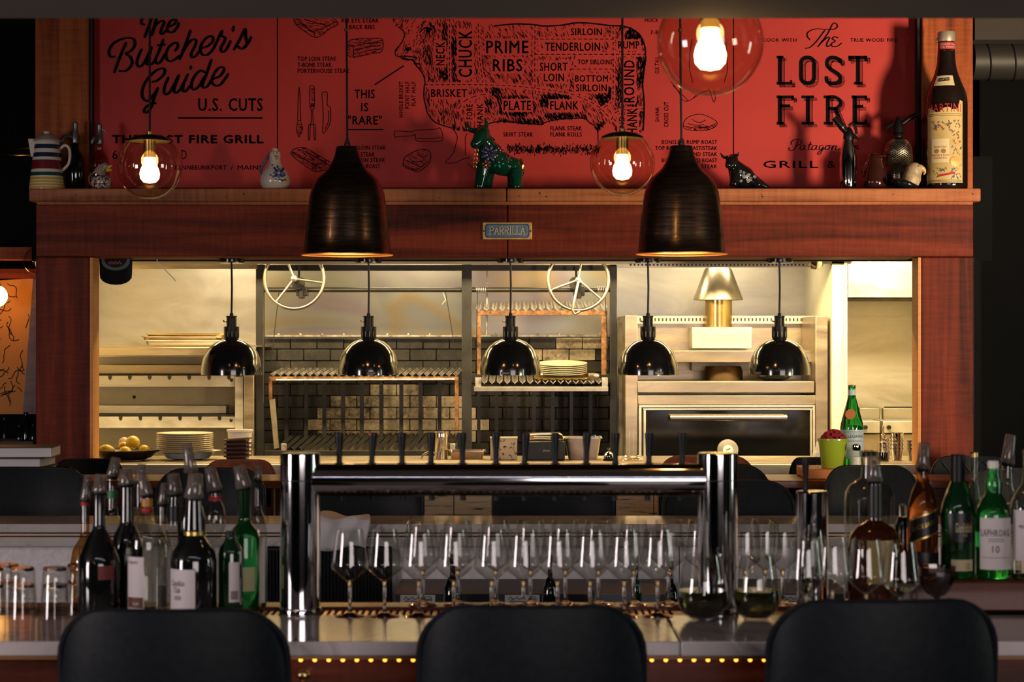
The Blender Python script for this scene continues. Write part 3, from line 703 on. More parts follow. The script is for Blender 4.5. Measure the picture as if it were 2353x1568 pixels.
# ---------------------------------------------------------------- smaller drawings of cuts and tools
def drawing(lines, w=1.5, hatch=None, name='drawing'):
    global d
    d = MB()
    for s in lines: pen(s, w, 6)
    if hatch:
        poly, ang, step = hatch
        xs = [p[0] for p in poly]; ys = [p[1] for p in poly]
        for _ in range(int((max(xs) - min(xs)) * (max(ys) - min(ys)) / step)):
            x = random.uniform(min(xs), max(xs)); y = random.uniform(min(ys), max(ys))
            if not pip(x, y, poly): continue
            l = random.uniform(1.5, 5); a = math.radians(ang + random.uniform(-10, 10))
            d.stroke(inkpx([(x - l * math.cos(a), y - l * math.sin(a)), (x + l * math.cos(a), y + l * math.sin(a))]), mw(0.8), YI)
    obj(name, d, INK, mural, smooth=0)
ro = [(674, 42), (680, 56), (700, 72), (724, 86), (740, 80), (758, 66), (775, 58), (775, 50), (765, 42)]
drawing([ro, [(690, 44), (700, 60), (722, 74)], [(724, 86), (724, 72), (745, 64), (770, 50)], [(700, 44), (740, 56), (752, 52)], [(678, 48), (684, 44), (690, 52), (696, 58), (704, 60), (710, 70), (720, 74)]], 1.7, (ro, 15, 22))
br = [(797, 100), (806, 92), (830, 88), (862, 88), (879, 91), (877, 118), (850, 124), (812, 132), (797, 122)]
drawing([br + [br[0]], [(797, 100), (812, 106), (879, 93)], [(812, 106), (812, 132)], [(814, 114), (830, 112), (846, 108), (876, 104)], [(814, 124), (840, 118), (877, 112)]], 1.6, (br, -8, 16))
drawing([[(687, 201), (685, 240), (684, 276)], [(688.5, 201), (690, 240), (691, 276)], [(683, 277), (693, 277)], [(684, 280), (681, 295), (684, 308), (690, 308), (695, 295), (691, 280)], [(685, 309), (687, 315), (690, 309)]], 1.6, ([(682, 285), (694, 285), (693, 306), (684, 306)], 20, 10))
drawing([[(712, 246), (711.5, 204), (717, 197), (722.5, 204), (722, 246), (719, 252), (720, 282), (725, 290), (725, 319), (722, 319), (721, 290), (717, 286), (713, 290), (712, 319), (709, 319), (709, 290), (715, 282), (715, 252), (712, 246)]], 1.6, ([(717, 203), (722, 203), (721, 246), (717, 246)], 0, 5))
drawing([[(742, 244), (740, 216), (744, 212), (752, 214), (752, 240), (758, 246), (760, 252), (759, 280), (752, 296), (742, 306), (743, 270), (742, 252), (742, 244)], [(755, 254), (755, 278), (746, 298)], [(746, 218), (748, 218)]], 1.6)
drawing([[(906, 303), (912, 301), (944, 303), (954, 300), (1000, 297), (1012, 295), (1016, 322), (985, 325), (957, 323), (954, 309), (947, 312), (915, 314), (908, 316), (906, 303)], [(957, 318), (985, 319), (1014, 316)], [(912, 307), (913, 307)]], 1.5)
sk = [(926, 378), (930, 362), (948, 350), (970, 343), (986, 348), (990, 362), (982, 380), (962, 394), (944, 390), (930, 384)]
drawing([sk + [sk[0]], [(932, 368), (950, 376), (968, 384)], [(940, 362), (950, 372), (972, 370)], [(960, 350), (968, 360), (982, 358)], [(930, 380), (948, 388), (962, 388), (984, 370)]], 1.7, (sk, 30, 34))
dr = [(668, 352), (678, 342), (700, 340), (730, 356), (762, 376), (764, 388), (742, 392), (724, 394), (700, 380), (676, 362)]
drawing([dr + [dr[0]], [(672, 350), (700, 366), (728, 382)], [(728, 382), (732, 376), (760, 380)], [(728, 382), (726, 393)], [(690, 344), (720, 358), (750, 376)]], 1.7, (dr, 32, 14))
rs = [(1570, 286), (1576, 274), (1592, 265), (1612, 263), (1632, 270), (1647, 280), (1645, 290), (1625, 299), (1596, 300), (1574, 296)]
drawing([rs + [rs[0]], [(1572, 290), (1596, 294), (1625, 292), (1646, 284)], [(1590, 274), (1606, 282), (1622, 276)], [(1580, 284), (1600, 288), (1618, 286)]], 1.5, ([(1574, 292), (1645, 288), (1630, 299), (1590, 300)], 20, 8))
ch = [(1541, 186), (1560, 212), (1567, 228), (1578, 233), (1590, 228), (1600, 218)]
drawing([ch, [(1546, 196), (1566, 216), (1582, 232)], [(1590, 228), (1612, 214), (1630, 205)]], 1.4)
drawing([[(1630, 205), (1634, 215), (1636, 224), (1641, 235), (1644, 222), (1640, 205)]], 1.4)
drawing([[(1592, 190), (1585, 160), (1585, 130), (1590, 90)]], 1.2); drawing([[(1664, 190), (1672, 160), (1670, 130), (1668, 90)]], 1.2)
# ================================================================ kitchen
YK = 11.2                                    # front plane of the cooking line
# extractor hood over the line
hood = thing('extractor_hood', 'long stainless extractor hood edge above the grill and oven', 'hood', (0, 10.95, 2.15))
obj('hood_lip', MB().pbox(205, 1960, 560, 600, 10.95, 11.0), STEEL, hood)
obj('hood_canopy', MB().box(X(205, 10.95), X(1960, 10.95), 11.0, 11.06, Z(606, 11.0), 2.5), STEEL_DULL, hood)
obj('hood_face', MB().pbox(216, 590, 600, 618, 11.1, 11.13), STEEL, hood)
obj('filter_frame', MB().pbox(1418, 1870, 597, 614, 11.06, 11.12), STEEL_LIT, hood)
s0 = None
for i in range(46):
    px = 1448 + i * 8.8
    b = MB().pbox(px, px + 3.6, 599, 611, 11.055, 11.06)
    if s0 is None: s0 = obj('filter_slot', b, SOOT, hood)
    else: twin(s0, hood, (X(px, 11.055) - X(1448, 11.055), 0, 0))
obj('lamp_housing', MB().lathe([(0.0, 0), (0.03, 0.005), (0.045, 0.03), (0.045, 0.055), (0, 0.056)], 20, Matrix.Translation(P(1874, 620, 11.02)) @ Matrix.Diagonal((1.0, 0.7, 1, 1))), CHROME, hood)
obj('side_return', MB().prism([P(1960, 592, 10.95), P(1960, 600, 10.95), P(1888, 622, 11.9), P(1888, 600, 11.9)], (0.01, 0, 0)), STEEL, hood)
struct('trim_7', MB().pbox(1940, 1947, 596, 1060, 10.98, 11.0), WHITEWALL)
# ---------------------------------------------------------------- left: slotted stainless rack with sheet pans
rack = thing('slotted_rack', 'stainless rack with notched rails standing left of the grill', 'rack', (X(400, YK), YK, 0))
obj('top_shelf', MB().pbox(190, 590, 794, 798, YK - 0.25, 11.9), STEEL, rack)
obj('shelf_lip', MB().pbox(190, 585, 798, 818, YK - 0.25, YK - 0.23), STEEL, rack, bevel=0.003)
obj('back_panel', MB().pbox(195, 545, 820, 1100, YK + 0.25, YK + 0.27), STEEL_DULL, rack)
obj('upright', MB().pbox(540, 559, 866, 1150, YK - 0.02, YK + 0.2), STEEL_LIT, rack, bevel=0.002)
obj('upright', MB().pbox(560.5, 583, 820, 1150, YK - 0.04, YK + 0.3), STEEL, rack, bevel=0.002)
def rail(y0, y1, first):
    """angle rail with half-round notches cut into its upper edge"""
    pts = [(195, y1), (540, y1)]
    up = [(540, y0)]
    x = first
    notches = []
    while x < 535:
        notches.append(x); x += 45.5
    for nx in reversed(notches):
        up += [(nx + 4.5, y0), (nx + 4.3, y0 + 5), (nx + 2.5, y0 + 8.5), (nx, y0 + 9.5), (nx - 2.5, y0 + 8.5), (nx - 4.3, y0 + 5), (nx - 4.5, y0)]
    up.append((195, y0))
    obj('notched_rail', MB().prism([P(a, b, YK) for a, b in pts + up], (0, 0.012, 0)), STEEL_LIT, rack, smooth=0)
    obj('rail_lip', MB().pbox(195, 540, y1, y1 + 3, YK - 0.01, YK + 0.02), WHITEPL if False else STEEL_LIT, rack)
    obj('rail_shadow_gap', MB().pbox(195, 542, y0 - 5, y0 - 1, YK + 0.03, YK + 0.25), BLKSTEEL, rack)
rail(864, 886, 253); rail(958, 981, 277)
for px, py in ((308, 913), (364, 941), (532, 874), (531, 966), (365, 852)):
    obj('bolt', MB().ball(P(px, py, YK + (0.0 if px > 500 else 0.245)), M(4, YK), 10, 6, (1, 0.5, 1)), BLKSTEEL, rack)
obj('inner_ledge', MB().pbox(195, 520, 932, 951, YK + 0.12, YK + 0.25), STEEL_LIT, rack, bevel=0.003)
obj('inner_ledge', MB().pbox(195, 522, 838, 862, YK + 0.12, YK + 0.25), STEEL, rack, bevel=0.003)
def rounded_rect(cx, cy, w, h, r, z, k=5):
    out = []
    for sx, sy, a0 in ((1, 1, 0), (-1, 1, 90), (-1, -1, 180), (1, -1, 270)):
        for i in range(k + 1):
            a = math.radians(a0 + 90 * i / k)
            out.append(Vector((cx + sx * (w / 2 - r) + r * math.cos(a), cy + sy * (h / 2 - r) + r * math.sin(a), z)))
    return out
def tray(mb, cx, cy, w, h, z, depth, flare, r=0.02):
    """sheet pan: base, sloping walls, rolled rim"""
    rings = [rounded_rect(cx, cy, w - 2 * flare, h - 2 * flare, r, z), rounded_rect(cx, cy, w, h, r + flare, z + depth), rounded_rect(cx, cy, w + 0.012, h + 0.012, r + flare, z + depth),
             rounded_rect(cx, cy, w + 0.012, h + 0.012, r + flare, z + depth - 0.006), rounded_rect(cx, cy, w - 0.004, h - 0.004, r + flare, z + depth - 0.006), rounded_rect(cx, cy, w - 2 * flare - 0.004, h - 2 * flare - 0.004, r, z - 0.002)]
    n = len(rings[0]); vs = [v for q in rings for v in q]; fs = []
    for i in range(len(rings) - 1):
        for k in range(n): fs.append((i * n + k, i * n + (k + 1) % n, (i + 1) * n + (k + 1) % n, (i + 1) * n + k))
    fs += [tuple(range(n)), tuple((len(rings) - 1) * n + k for k in range(n))]
    return mb.add(vs, fs)
zt = Z(794, YK - 0.25) + 0.004
for i, (dx, dz, m_, lb) in enumerate(((0.0, 0.0, STEEL_LIT, 'lowest sheet pan of the stack on the slotted rack'), (-0.015, 0.022, STEEL, 'scorched middle sheet pan of the stack on the slotted rack'),
                                      (0.01, 0.036, BRASS, 'burnt topmost sheet pan of the stack on the slotted rack'))):
    obj('sheet_pan', tray(MB(), X(430, 11.3) + dx, 11.32, 0.44, 0.3, zt + dz, 0.026, 0.012), m_, None, lb, 'pan', 'sheet pans on the rack', loc=(X(430, 11.3) + dx, 11.32, zt + dz))
# ---------------------------------------------------------------- the wood-fired grill
grill = thing('wood_grill', 'black steel wood fired grill with crank shaft and two handwheels', 'grill', (X(1000, YK), YK, 0))
for a, b in ((588, 606), (1061, 1084), (1402, 1418)):
    obj('frame_post', MB().pbox(a, b, 608, 1500, YK, YK + 0.05), BLKSTEEL, grill, bevel=0.003)
obj('frame_post', MB().pbox(588, 600, 608, 1500, YK + 0.5, YK + 0.55), BLKSTEEL, grill)
obj('frame_top_bar', MB().pbox(588, 1418, 609, 622, YK + 0.001, YK + 0.049), BLKSTEEL, grill, bevel=0.002)
obj('frame_top_bar', MB().pbox(588, 1418, 600, 606, YK + 0.3, YK + 0.34), BLKSTEEL, grill)
for a, b in ((606, 1061), (1084, 1402)):
    y = Z(667, YK + 0.1)
    obj('crank_shaft', MB().tube([(X(a, YK), YK + 0.03, y), (X(b, YK), YK + 0.03, y)], M(5.6, YK), 14), BLKSTEEL, grill)
    obj('hood_rail', MB().pbox(a + 4, b, 770, 774, YK + 0.35, YK + 0.37), GRATE, grill)
for px in (693, 1330):
    c = P(px, 668, YK)
    obj('gear_block', MB().box(c.x - 0.028, c.x + 0.032, YK - 0.03, YK + 0.1, c.z - 0.03, c.z + 0.02).box(c.x - 0.012, c.x + 0.014, YK - 0.05, YK + 0.06, c.z - 0.045, c.z + 0.07), BLKSTEEL, grill, bevel=0.004)
    obj('gear_wheel', MB().lathe([(0.02, -0.02), (0.036, -0.02), (0.036, 0.02), (0.02, 0.02)], 18, Matrix.Translation(P(px - 8, 651, YK - 0.05)) @ Matrix.Rotation(PI / 2, 4, 'X')), BLKSTEEL, grill)
    obj('hanger_rod', MB().tube([P(px - 6, 612, YK - 0.02), P(px - 6, 652, YK - 0.02)], 0.006, 6), BLKSTEEL, grill)
for px, n in ((1105, 6), (1385, 6)):
    pts = []
    for i in range(n * 10):
        a = 2 * PI * i / 10; pts.append((X(px, YK) - 0.03 + 0.06 * i / (n * 10), YK + 0.03 + 0.017 * math.cos(a), Z(667, YK + 0.1) + 0.017 * math.sin(a)))
    obj('cable_coil', MB().tube(pts, 0.0028, 5), GRATE, grill)
for a, b, c, e, py in ((642, 662, 621, 850, 0), (1024, 672, 1052, 845, 0), (1097, 672, 1094, 862, 0), (1390, 672, 1400, 862, 0)):
    obj('lifting_cable', MB().tube([P(a, b, YK + 0.02), P(c, e, YK + 0.05)], 0.0022, 5), BLKSTEEL, grill)
obj('cable_hook', MB().tube([P(1018, 672, YK + 0.01), P(1024, 690, YK + 0.01), P(1016, 700, YK + 0.01)], 0.004, 6), GRATE, grill)
obj('tie_bolt', MB().tube([P(1120, 600, YK + 0.1), P(1118, 770, YK + 0.1)], 0.006, 6), GRATE, grill)
for px in (640, 690, 740, 790, 890, 938, 988, 1100, 1138, 1236, 1284, 1333, 1378):
    obj('rail_bolt', MB().ball(P(px, 769, YK + 0.36), M(3.5, YK), 8, 5), GRATE, grill)
# crank handwheels
def handwheel(px, py, rpx, rot, lb):
    Yw = YK - 0.14; c = P(px, py, Yw); R = M(rpx, Yw)
    w = None
    ring = [(c.x + R * math.cos(2 * PI * k / 40), Yw, c.z + R * math.sin(2 * PI * k / 40)) for k in range(40)]
    w = obj('handwheel', MB().tube(ring, M(4.1, Yw), 10, True), NICKEL, grill, lb)
    for q in range(3):
        a = rot + 2 * PI * q / 3
        obj('spoke', MB().tube([(c.x, Yw, c.z), (c.x + R * math.cos(a), Yw, c.z + R * math.sin(a))], M(2.7, Yw), 8), NICKEL, w)
    obj('hub', MB().lathe([(0, -0.016), (M(7, Yw), -0.012), (M(7, Yw), 0.1), (0, 0.1)], 14, Matrix.Translation(c) @ Matrix.Rotation(-PI / 2, 4, 'X')), NICKEL, w)
    return w
handwheel(676, 641, 68.5, math.radians(-8), 'worn nickel three spoked handwheel in front of the wide grill bay')
hw2 = handwheel(1329, 644, 69.5, math.radians(80), 'worn nickel handwheel with hanging peg above the raised grate')
obj('crank_peg', MB().tube([P(1329, 648, YK - 0.15), P(1320, 690, YK - 0.17), P(1315, 712, YK - 0.17), P(1321, 722, YK - 0.17), P(1332, 716, YK - 0.17)], M(3.2, YK), 8), NICKEL, hw2)
# firebrick wall behind the grates, brick by brick
YB = 11.62
fb = struct('wall_firebrick', MB().pbox(602, 1408, 774, 1130, YB + 0.05, YB + 0.2), SOOT)
bw, bh = 61.0, 26.8
random.seed(5)
row = 0; y = 776.0
while y < 1060:
    x = 606 - (row % 2) * bw / 2
    while x < 1404:
        a, b = max(x, 606), min(x + bw, 1404)
        if b - a > 8:
            dz = random.uniform(0, 0.012)
            lit_pool = 1.35 - ((a + 30 - 900) / 190.0) ** 2 - ((y + 13 - 985) / 95.0) ** 2; soot_shade = random.uniform(0.0, 0.55) > lit_pool and not (a > 1180 and y < 870 and random.random() < 0.5)  # ellipse of pale bricks paints the lit area; dark ones mix soot and shade
            obj('brick', MB().pbox(a + 0.8, b - 0.8, y + 0.8, y + bh - 0.8, YB - dz, YB + 0.055), SOOT_SHADE_BRICK if soot_shade else BRICK, fb, bevel=0.003, segs=1)
        x += bw
    y += bh; row += 1
# V-channel grates; each channel is its own bar
def v_bar(w, dpt, ln, th=0.003):
    """V-section channel, open side up, running back along +Y"""
    o_ = [(-w / 2, dpt), (0, 0), (w / 2, dpt), (w / 2 - th * 1.4, dpt + th * 0.3), (0, th * 1.9), (-w / 2 + th * 1.4, dpt + th * 0.3)]
    return o_
def grate(name, lb, px0, px1, n, py, Yg, ln, rise, m_=GRATE, w=0.034, dpt=0.018, skew=0.0):
    g = thing(name, lb, 'grate', (X((px0 + px1) / 2, Yg), Yg, Z(py, Yg)), 'V-channel grill grates')
    sec = v_bar(w, dpt, ln); first = None
    for i in range(n):
        px = px0 + (px1 - px0) * i / (n - 1); c = P(px, py, Yg)
        if first is None:
            vs = [(c.x + a, Yg, c.z + b) for a, b in sec] + [(c.x + a + skew, Yg + ln, c.z + b + rise) for a, b in sec]
            fs = [(0, 1, 7, 6), (1, 2, 8, 7), (2, 3, 9, 8), (3, 4, 10, 9), (4, 5, 11, 10), (5, 0, 6, 11), (0, 5, 4, 1), (1, 4, 3, 2), (6, 7, 10, 11), (7, 8, 9, 10)]
            first = obj('grate_bar', MB().add(vs, fs), m_, g, smooth=0); c0 = c
        else: twin(first, g, c - c0)
    return g
g1 = grate('grill_grate', 'wide raised V-channel grate on a rusty leg frame', 628, 1048, 26, 866, YK + 0.06, 0.42, 0.035, skew=0.03)
def pbars(g, rects, Y0, Y1, m_, nm):
    for a, b, c, e in rects: obj(nm, MB().pbox(a, b, c, e, Y0, Y1), m_, g, bevel=0.002)
pbars(g1, [(617, 1054, 866, 876)], YK + 0.04, YK + 0.065, RUST, 'front_rail')
pbars(g1, [(617, 625, 876, 920), (1045, 1054, 876, 990)], YK + 0.042, YK + 0.062, RUST, 'leg')
obj('drip_bar', MB().tube([P(635, 874, YK + 0.03), P(1045, 872, YK + 0.03)], 0.006, 8), GRATE, g1)
for i, px in enumerate((658, 703, 745, 788, 831, 876, 922, 966, 1010)):
    obj('guard_rod', MB().pbox(px - 4.5, px + 4.5, 880, 1020, YK + 0.3, YK + 0.32), BLKSTEEL, g1)
g2 = grate('grill_grate', 'low V-channel grate over the ash bed', 640, 1052, 24, 1036, YK - 0.05, 0.5, 0.065, BLKSTEEL, skew=0.05)
pbars(g2, [(607, 1060, 1036, 1049)], YK - 0.07, YK - 0.045, BLKSTEEL, 'front_rail')
for px in (1040, 652):
    obj('pivot_bracket', MB().pbox(px - 6, px + 6, 1020, 1036, YK - 0.06, YK - 0.03), GRATE, g2, bevel=0.002)
obj('poker_bar', MB().prism([P(619, 920, YK - 0.02), P(632, 916, YK - 0.02), P(641, 1030, YK - 0.06), P(630, 1032, YK - 0.06)], (0, 0.02, 0)), NICKEL, g2, label='leaning flat steel bar')
g3 = grate('grill_grate', 'upper V-channel grate on rusty legs above the plate tray', 1100, 1390, 17, 715, YK + 0.05, 0.4, 0.045)
pbars(g3, [(1095, 1396, 714, 725)], YK + 0.03, YK + 0.055, RUST, 'front_rail')
pbars(g3, [(1096, 1105, 725, 862), (1382, 1394, 725, 862)], YK + 0.032, YK + 0.053, RUST, 'leg')
g4 = grate('grill_grate', 'middle V-channel grate carrying a tray with plates', 1113, 1376, 16, 883, YK - 0.02, 0.5, 0.03, GRATE)
pbars(g4, [(1089, 1398, 889, 900)], YK - 0.04, YK - 0.012, NICKEL, 'front_rail')
for i, px in enumerate((1100, 1141, 1184, 1227, 1270, 1313, 1357)):
    obj('guard_rod', MB().pbox(px - 4, px + 4, 900, 1070, YK + 0.3, YK + 0.32), BLKSTEEL, g4)
for px in (1098, 1389):
    obj('pivot_bracket', MB().pbox(px - 6, px + 8, 868, 889, YK - 0.03, YK - 0.015), GRATE, g4, bevel=0.002)
# ash bed
ash = MB()
for i in range(170):
    px = random.uniform(735, 1010); yy = YK + random.uniform(0.0, 0.25)
    z = Z(1064, YK) + abs(random.gauss(0, 0.02)) * (0.6 + 0.8 * math.exp(-((px - 830) / 60) ** 2))
    mm = Matrix.Rotation(random.uniform(0, 6), 4, (random.random(), random.random(), 0.5))
    ash.ball((X(px, yy), yy, z), random.uniform(0.008, 0.022), 6, 4, (1.3, 0.9, 0.6), mm)
obj('ash_heap', ash, noisy('ash', [(0.05, 0.045, 0.04), (0.5, 0.46, 0.38)], (1, 1, 1), 30, 5, 0, 0.9), None, 'heap of pale wood ash under the low grate', 'ash', kind='stuff', loc=(X(870, YK), YK, Z(1066, YK)))
struct('floor_grill_hearth', MB().pbox(607, 1402, 1062, 1130, YK - 0.08, YB + 0.06), BLKSTEEL)
# tray and plates on the middle grate, both tipped a little to the front
tilt = Matrix.Rotation(math.radians(5.5), 4, 'X')
ty = YK + 0.14; tz = Z(883, YK - 0.02) + 0.036
ct = (X(1290, ty), ty, tz)
tr = tray(MB(), 0, 0, 0.30, 0.26, 0, 0.012, 0.006)
tr.v = [tuple(Matrix.Translation(ct) @ tilt @ Vector(v)) for v in tr.v]
trob = obj('warming_tray', tr, BRASS, None, 'shallow metal tray under the plate pile on the middle grate', 'tray', loc=ct)
pp = [(0.0, 0.0), (0.09, 0.0), (0.10, 0.004), (0.145, 0.013), (0.1455, 0.016), (0.10, 0.008), (0.0, 0.005)]
for i in range(6):
    q = MB().lathe([(r * 0.98, z) for r, z in pp], 30)
    off = Matrix.Translation(Vector(ct)) @ tilt @ Matrix.Translation((0.005, 0.0, 0.014 + i * 0.0105))
    q.v = [tuple(off @ Vector(v)) for v in q.v]
    obj('dinner_plate', q, CREAM, None, ('lowest', 'second', 'third', 'fourth', 'fifth', 'top')[i] + ' cream dinner plate of the pile on the warming tray at the grill', 'plate', 'plates warming at the grill', loc=tuple(off.translation))
obj('foil_ball', MB().ball(P(1370, 864, YK + 0.05), M(9, YK), 8, 6, (1, 0.8, 0.7)), GRATE, None, 'crumpled foil beside the plate pile on the grill', 'foil', loc=tuple(P(1370, 870, YK + 0.05)))
ts = [(-0.13, 0, 0), (-0.1, 0, 0.004), (-0.03, 0, 0.006), (0.02, 0, 0.002)]
obj('tongs', MB().tube([Vector(ct) + Vector((a - 0.13, -0.1, 0.012 + c)) for a, b, c in ts], [0.004, 0.004, 0.006, 0.012], 8), BRASS, None, 'brass coloured tongs lying on the middle grate', 'tongs', loc=(ct[0] - 0.15, ct[1] - 0.1, ct[2] + 0.012))
# ---------------------------------------------------------------- charcoal oven
YO = 11.05
oven = thing('charcoal_oven', 'large stainless charcoal oven with black glass door', 'oven', (X(1670, YO), YO, 0))
for a, b in ((1437, 1465), (1874, 1902)):
    obj('side_pillar', MB().pbox(a, b, 725 if a < 1500 else 727, 1250, YO - 0.01, YO + 0.8), STEEL, oven, bevel=0.003)
obj('side_cheek', MB().pbox(1422, 1437, 742, 1250, YO + 0.3, YO + 0.8), STEEL_DULL, oven)
obj('body', MB().pbox(1465, 1874, 930, 1250, YO + 0.03, YO + 0.8), STEEL_DULL, oven)
obj('back_panel', MB().pbox(1420, 1885, 745, 950, YO + 0.55, YO + 0.6), STEEL, oven)
vs_ = obj('vent_strip', MB().pbox(1465, 1880, 726, 744, YO + 0.5, YO + 0.6), STEEL_LIT, oven)
v0 = None
for i in range(47):
    px = 1470 + i * 8.6
    if v0 is None: v0 = obj('vent_slot', MB().pbox(px, px + 2.6, 731, 738, YO + 0.494, YO + 0.5), SOOT, vs_)
    else: twin(v0, vs_, (X(px, YO + 0.494) - X(1470, YO + 0.494), 0, 0))
obj('flue_box', MB().pbox(1590, 1728, 752, 801, YO + 0.35, YO + 0.58), STEEL_LIT, oven, bevel=0.003)
obj('upper_shelf', MB().pbox(1465, 1871, 806, 833, YO + 0.14, YO + 0.56), STEEL, oven, bevel=0.003)
obj('rear_apron', MB().pbox(1590, 1730, 833, 852, YO + 0.4, YO + 0.5), STEEL_DULL, oven)
obj('flue_collar', MB().lathe([(M(46, YO), 0), (M(46, YO), 0.05), (M(42, YO), 0.08)], 28, Matrix.Translation(P(1662, 874, YO + 0.32))), mat('scorched_steel', (0.10, 0.06, 0.025), 0.45, 0.7), oven)
obj('lower_shelf', MB().pbox(1465, 1871, 877, 903, YO - 0.02, YO + 0.56), STEEL, oven, bevel=0.003)
obj('front_panel', MB().pbox(1466, 1874, 909, 930, YO - 0.01, YO + 0.1), STEEL, oven, bevel=0.003)
door = obj('oven_door', MB().pbox(1486, 1862, 944, 1100, YO - 0.005, YO + 0.05), mat('oven_glass', (0.004, 0.004, 0.004), 0.08, 0, 0.5), oven, bevel=0.003, label='black glass door')
for q in ((1468, 1873, 932, 937), (1478, 1868, 939, 943), (1468, 1474, 937, 1120), (1479, 1484, 943, 1120), (1868, 1873, 937, 1120), (1862, 1866, 943, 1120)):
    obj('door_trim', MB().pbox(*q, YO - 0.02, YO + 0.04), STEEL_LIT, oven, bevel=0.002)
h0 = P(1540, 961, YO - 0.07); h1 = P(1808, 961, YO - 0.07)
obj('door_handle', MB().tube([h0, h1], M(7.4, YO), 16), BRUSHED, door)
for h in (P(1560, 961, YO), P(1788, 961, YO)):
    obj('handle_mount', MB().tube([h, h + Vector((0, -0.07, 0))], 0.008, 8), BRUSHED, door)
th = P(1672, 1034, YO - 0.012)
MX = Matrix.Translation(th) @ Matrix.Rotation(PI / 2, 4, 'X')
gauge = obj('thermometer', MB().lathe([(M(24, YO), 0.0), (M(24, YO), 0.012), (M(14, YO), 0.018), (0, 0.018)], 30, MX), STEEL_LIT, door)
obj('dial', MB().lathe([(M(11.5, YO), 0.0), (M(11.5, YO), 0.0195), (0, 0.0195)], 24, MX), WHITE, gauge)
obj('pointer', MB().box(-0.012, 0.014, -0.001, 0.0, -0.0012, 0.0012, Matrix.Translation(th + Vector((0, -0.0205, 0.004))) @ Matrix.Rotation(math.radians(-25), 4, 'Y')), BLACK, gauge)
# brass flue pipe with its conical hat
fl = thing('flue_hat', 'conical brushed steel hat on a brass flue pipe above the oven', 'flue', P(1650, 752, YO + 0.42))
yc = YO + 0.44
obj('pipe', MB().lathe([(M(31, yc), Z(756, yc)), (M(31, yc), Z(640, yc))], 32, Matrix.Translation((X(1651, yc), yc, 0))), BRASS, fl)
obj('cone', MB().shell([(M(57, yc), Z(690, yc)), (M(57, yc), Z(688, yc)), (M(31, yc), Z(619, yc)), (M(28, yc), Z(616, yc)), (0.004, Z(615.5, yc))], 0.003, 40, Matrix.Translation((X(1650, yc), yc, 0))), NICKEL, fl)
obj('black_bowl', MB().shell([(M(20, YO), 0), (M(36, YO), 0.012), (M(44, YO), 0.036), (M(44, YO), 0.045)], 0.004, 28, Matrix.Translation((X(1777, YO + 0.1), YO + 0.1, Z(877, YO - 0.02) + 0.001))), BLKGLOSS, None,
    'black bowl on the oven shelf below the last heat lamp', 'bowl', loc=(X(1777, YO + 0.1), YO + 0.1, Z(877, YO - 0.02)))
# ---------------------------------------------------------------- far right corner: second hood and fryers
h2 = thing('wall_hood', 'bright stainless wall hood over the fryers in the corner', 'hood', (X(2040, 11.3), 11.3, 2.0))
obj('hood_box', MB().box(X(1948, 11.3), 2.70, 11.3, 11.95, Z(684, 11.3), 2.5), STEEL_LIT, h2, bevel=0.003)
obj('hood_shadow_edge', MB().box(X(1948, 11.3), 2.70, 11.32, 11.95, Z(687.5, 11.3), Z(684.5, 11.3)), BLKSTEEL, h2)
for i, (a, b, y0) in enumerate(((1975, 2022, 937), (2029, 2140, 938))):
    f = thing('fryer', ('narrow stainless fryer beside the green glass bottle' if i == 0 else 'wide stainless fryer with black rear edge in the corner'), 'fryer', (X((a + b) / 2, 11.25), 11.3, 0))
    obj('back_splash', MB().pbox(a, b, y0, 966, 11.55, 11.6), STEEL_DULL, f, bevel=0.006)
    if i: obj('rear_cap', MB().pbox(a + 5, b, 935, 939, 11.6, 11.63), BLKSTEEL, f)
    obj('front_panel', MB().pbox(a, b, 968, 996, 11.25, 11.5), STEEL_LIT, f, bevel=0.003)
    obj('body', MB().pbox(a, b, 998, 1250, 11.27, 11.6), STEEL, f, bevel=0.003)
    obj('knob', MB().lathe([(0.012, 0), (0.012, 0.02), (0, 0.022)], 12, Matrix.Translation(P(a + 13, 982, 11.25)) @ Matrix.Rotation(PI / 2, 4, 'X')), BLKSTEEL, f)
# ---------------------------------------------------------------- the pass: stainless counter behind the posts
PZ = Z(1062, 9.35)
pas = thing('pass_counter', 'stainless pass counter running through the kitchen opening', 'counter', (0, 9.6, 0))
obj('top', MB().box(-1.985, 1.985, 9.295, 9.85, PZ - 0.03, PZ), STEEL, pas, bevel=0.003)
obj('front_edge', MB().box(X(216, 9.2), X(2106, 9.2), 9.2, 9.294, PZ - 0.055, PZ - 0.004), STEEL_LIT, pas, bevel=0.004)
obj('under_shelf', MB().box(-1.985, 1.985, 9.32, 9.8, 0.5, 0.53), STEEL_DULL, pas)
obj('lower_rail', MB().box(X(216, 9.2), X(2106, 9.2), 9.145, 9.165, PZ - 0.095, PZ - 0.06), BLKSTEEL, pas)
for x in (-1.9, -0.6, 0.6, 1.9):
    obj('leg', MB().box(x - 0.02, x + 0.02, 9.78, 9.82, 0, PZ - 0.03), STEEL_DULL, pas)
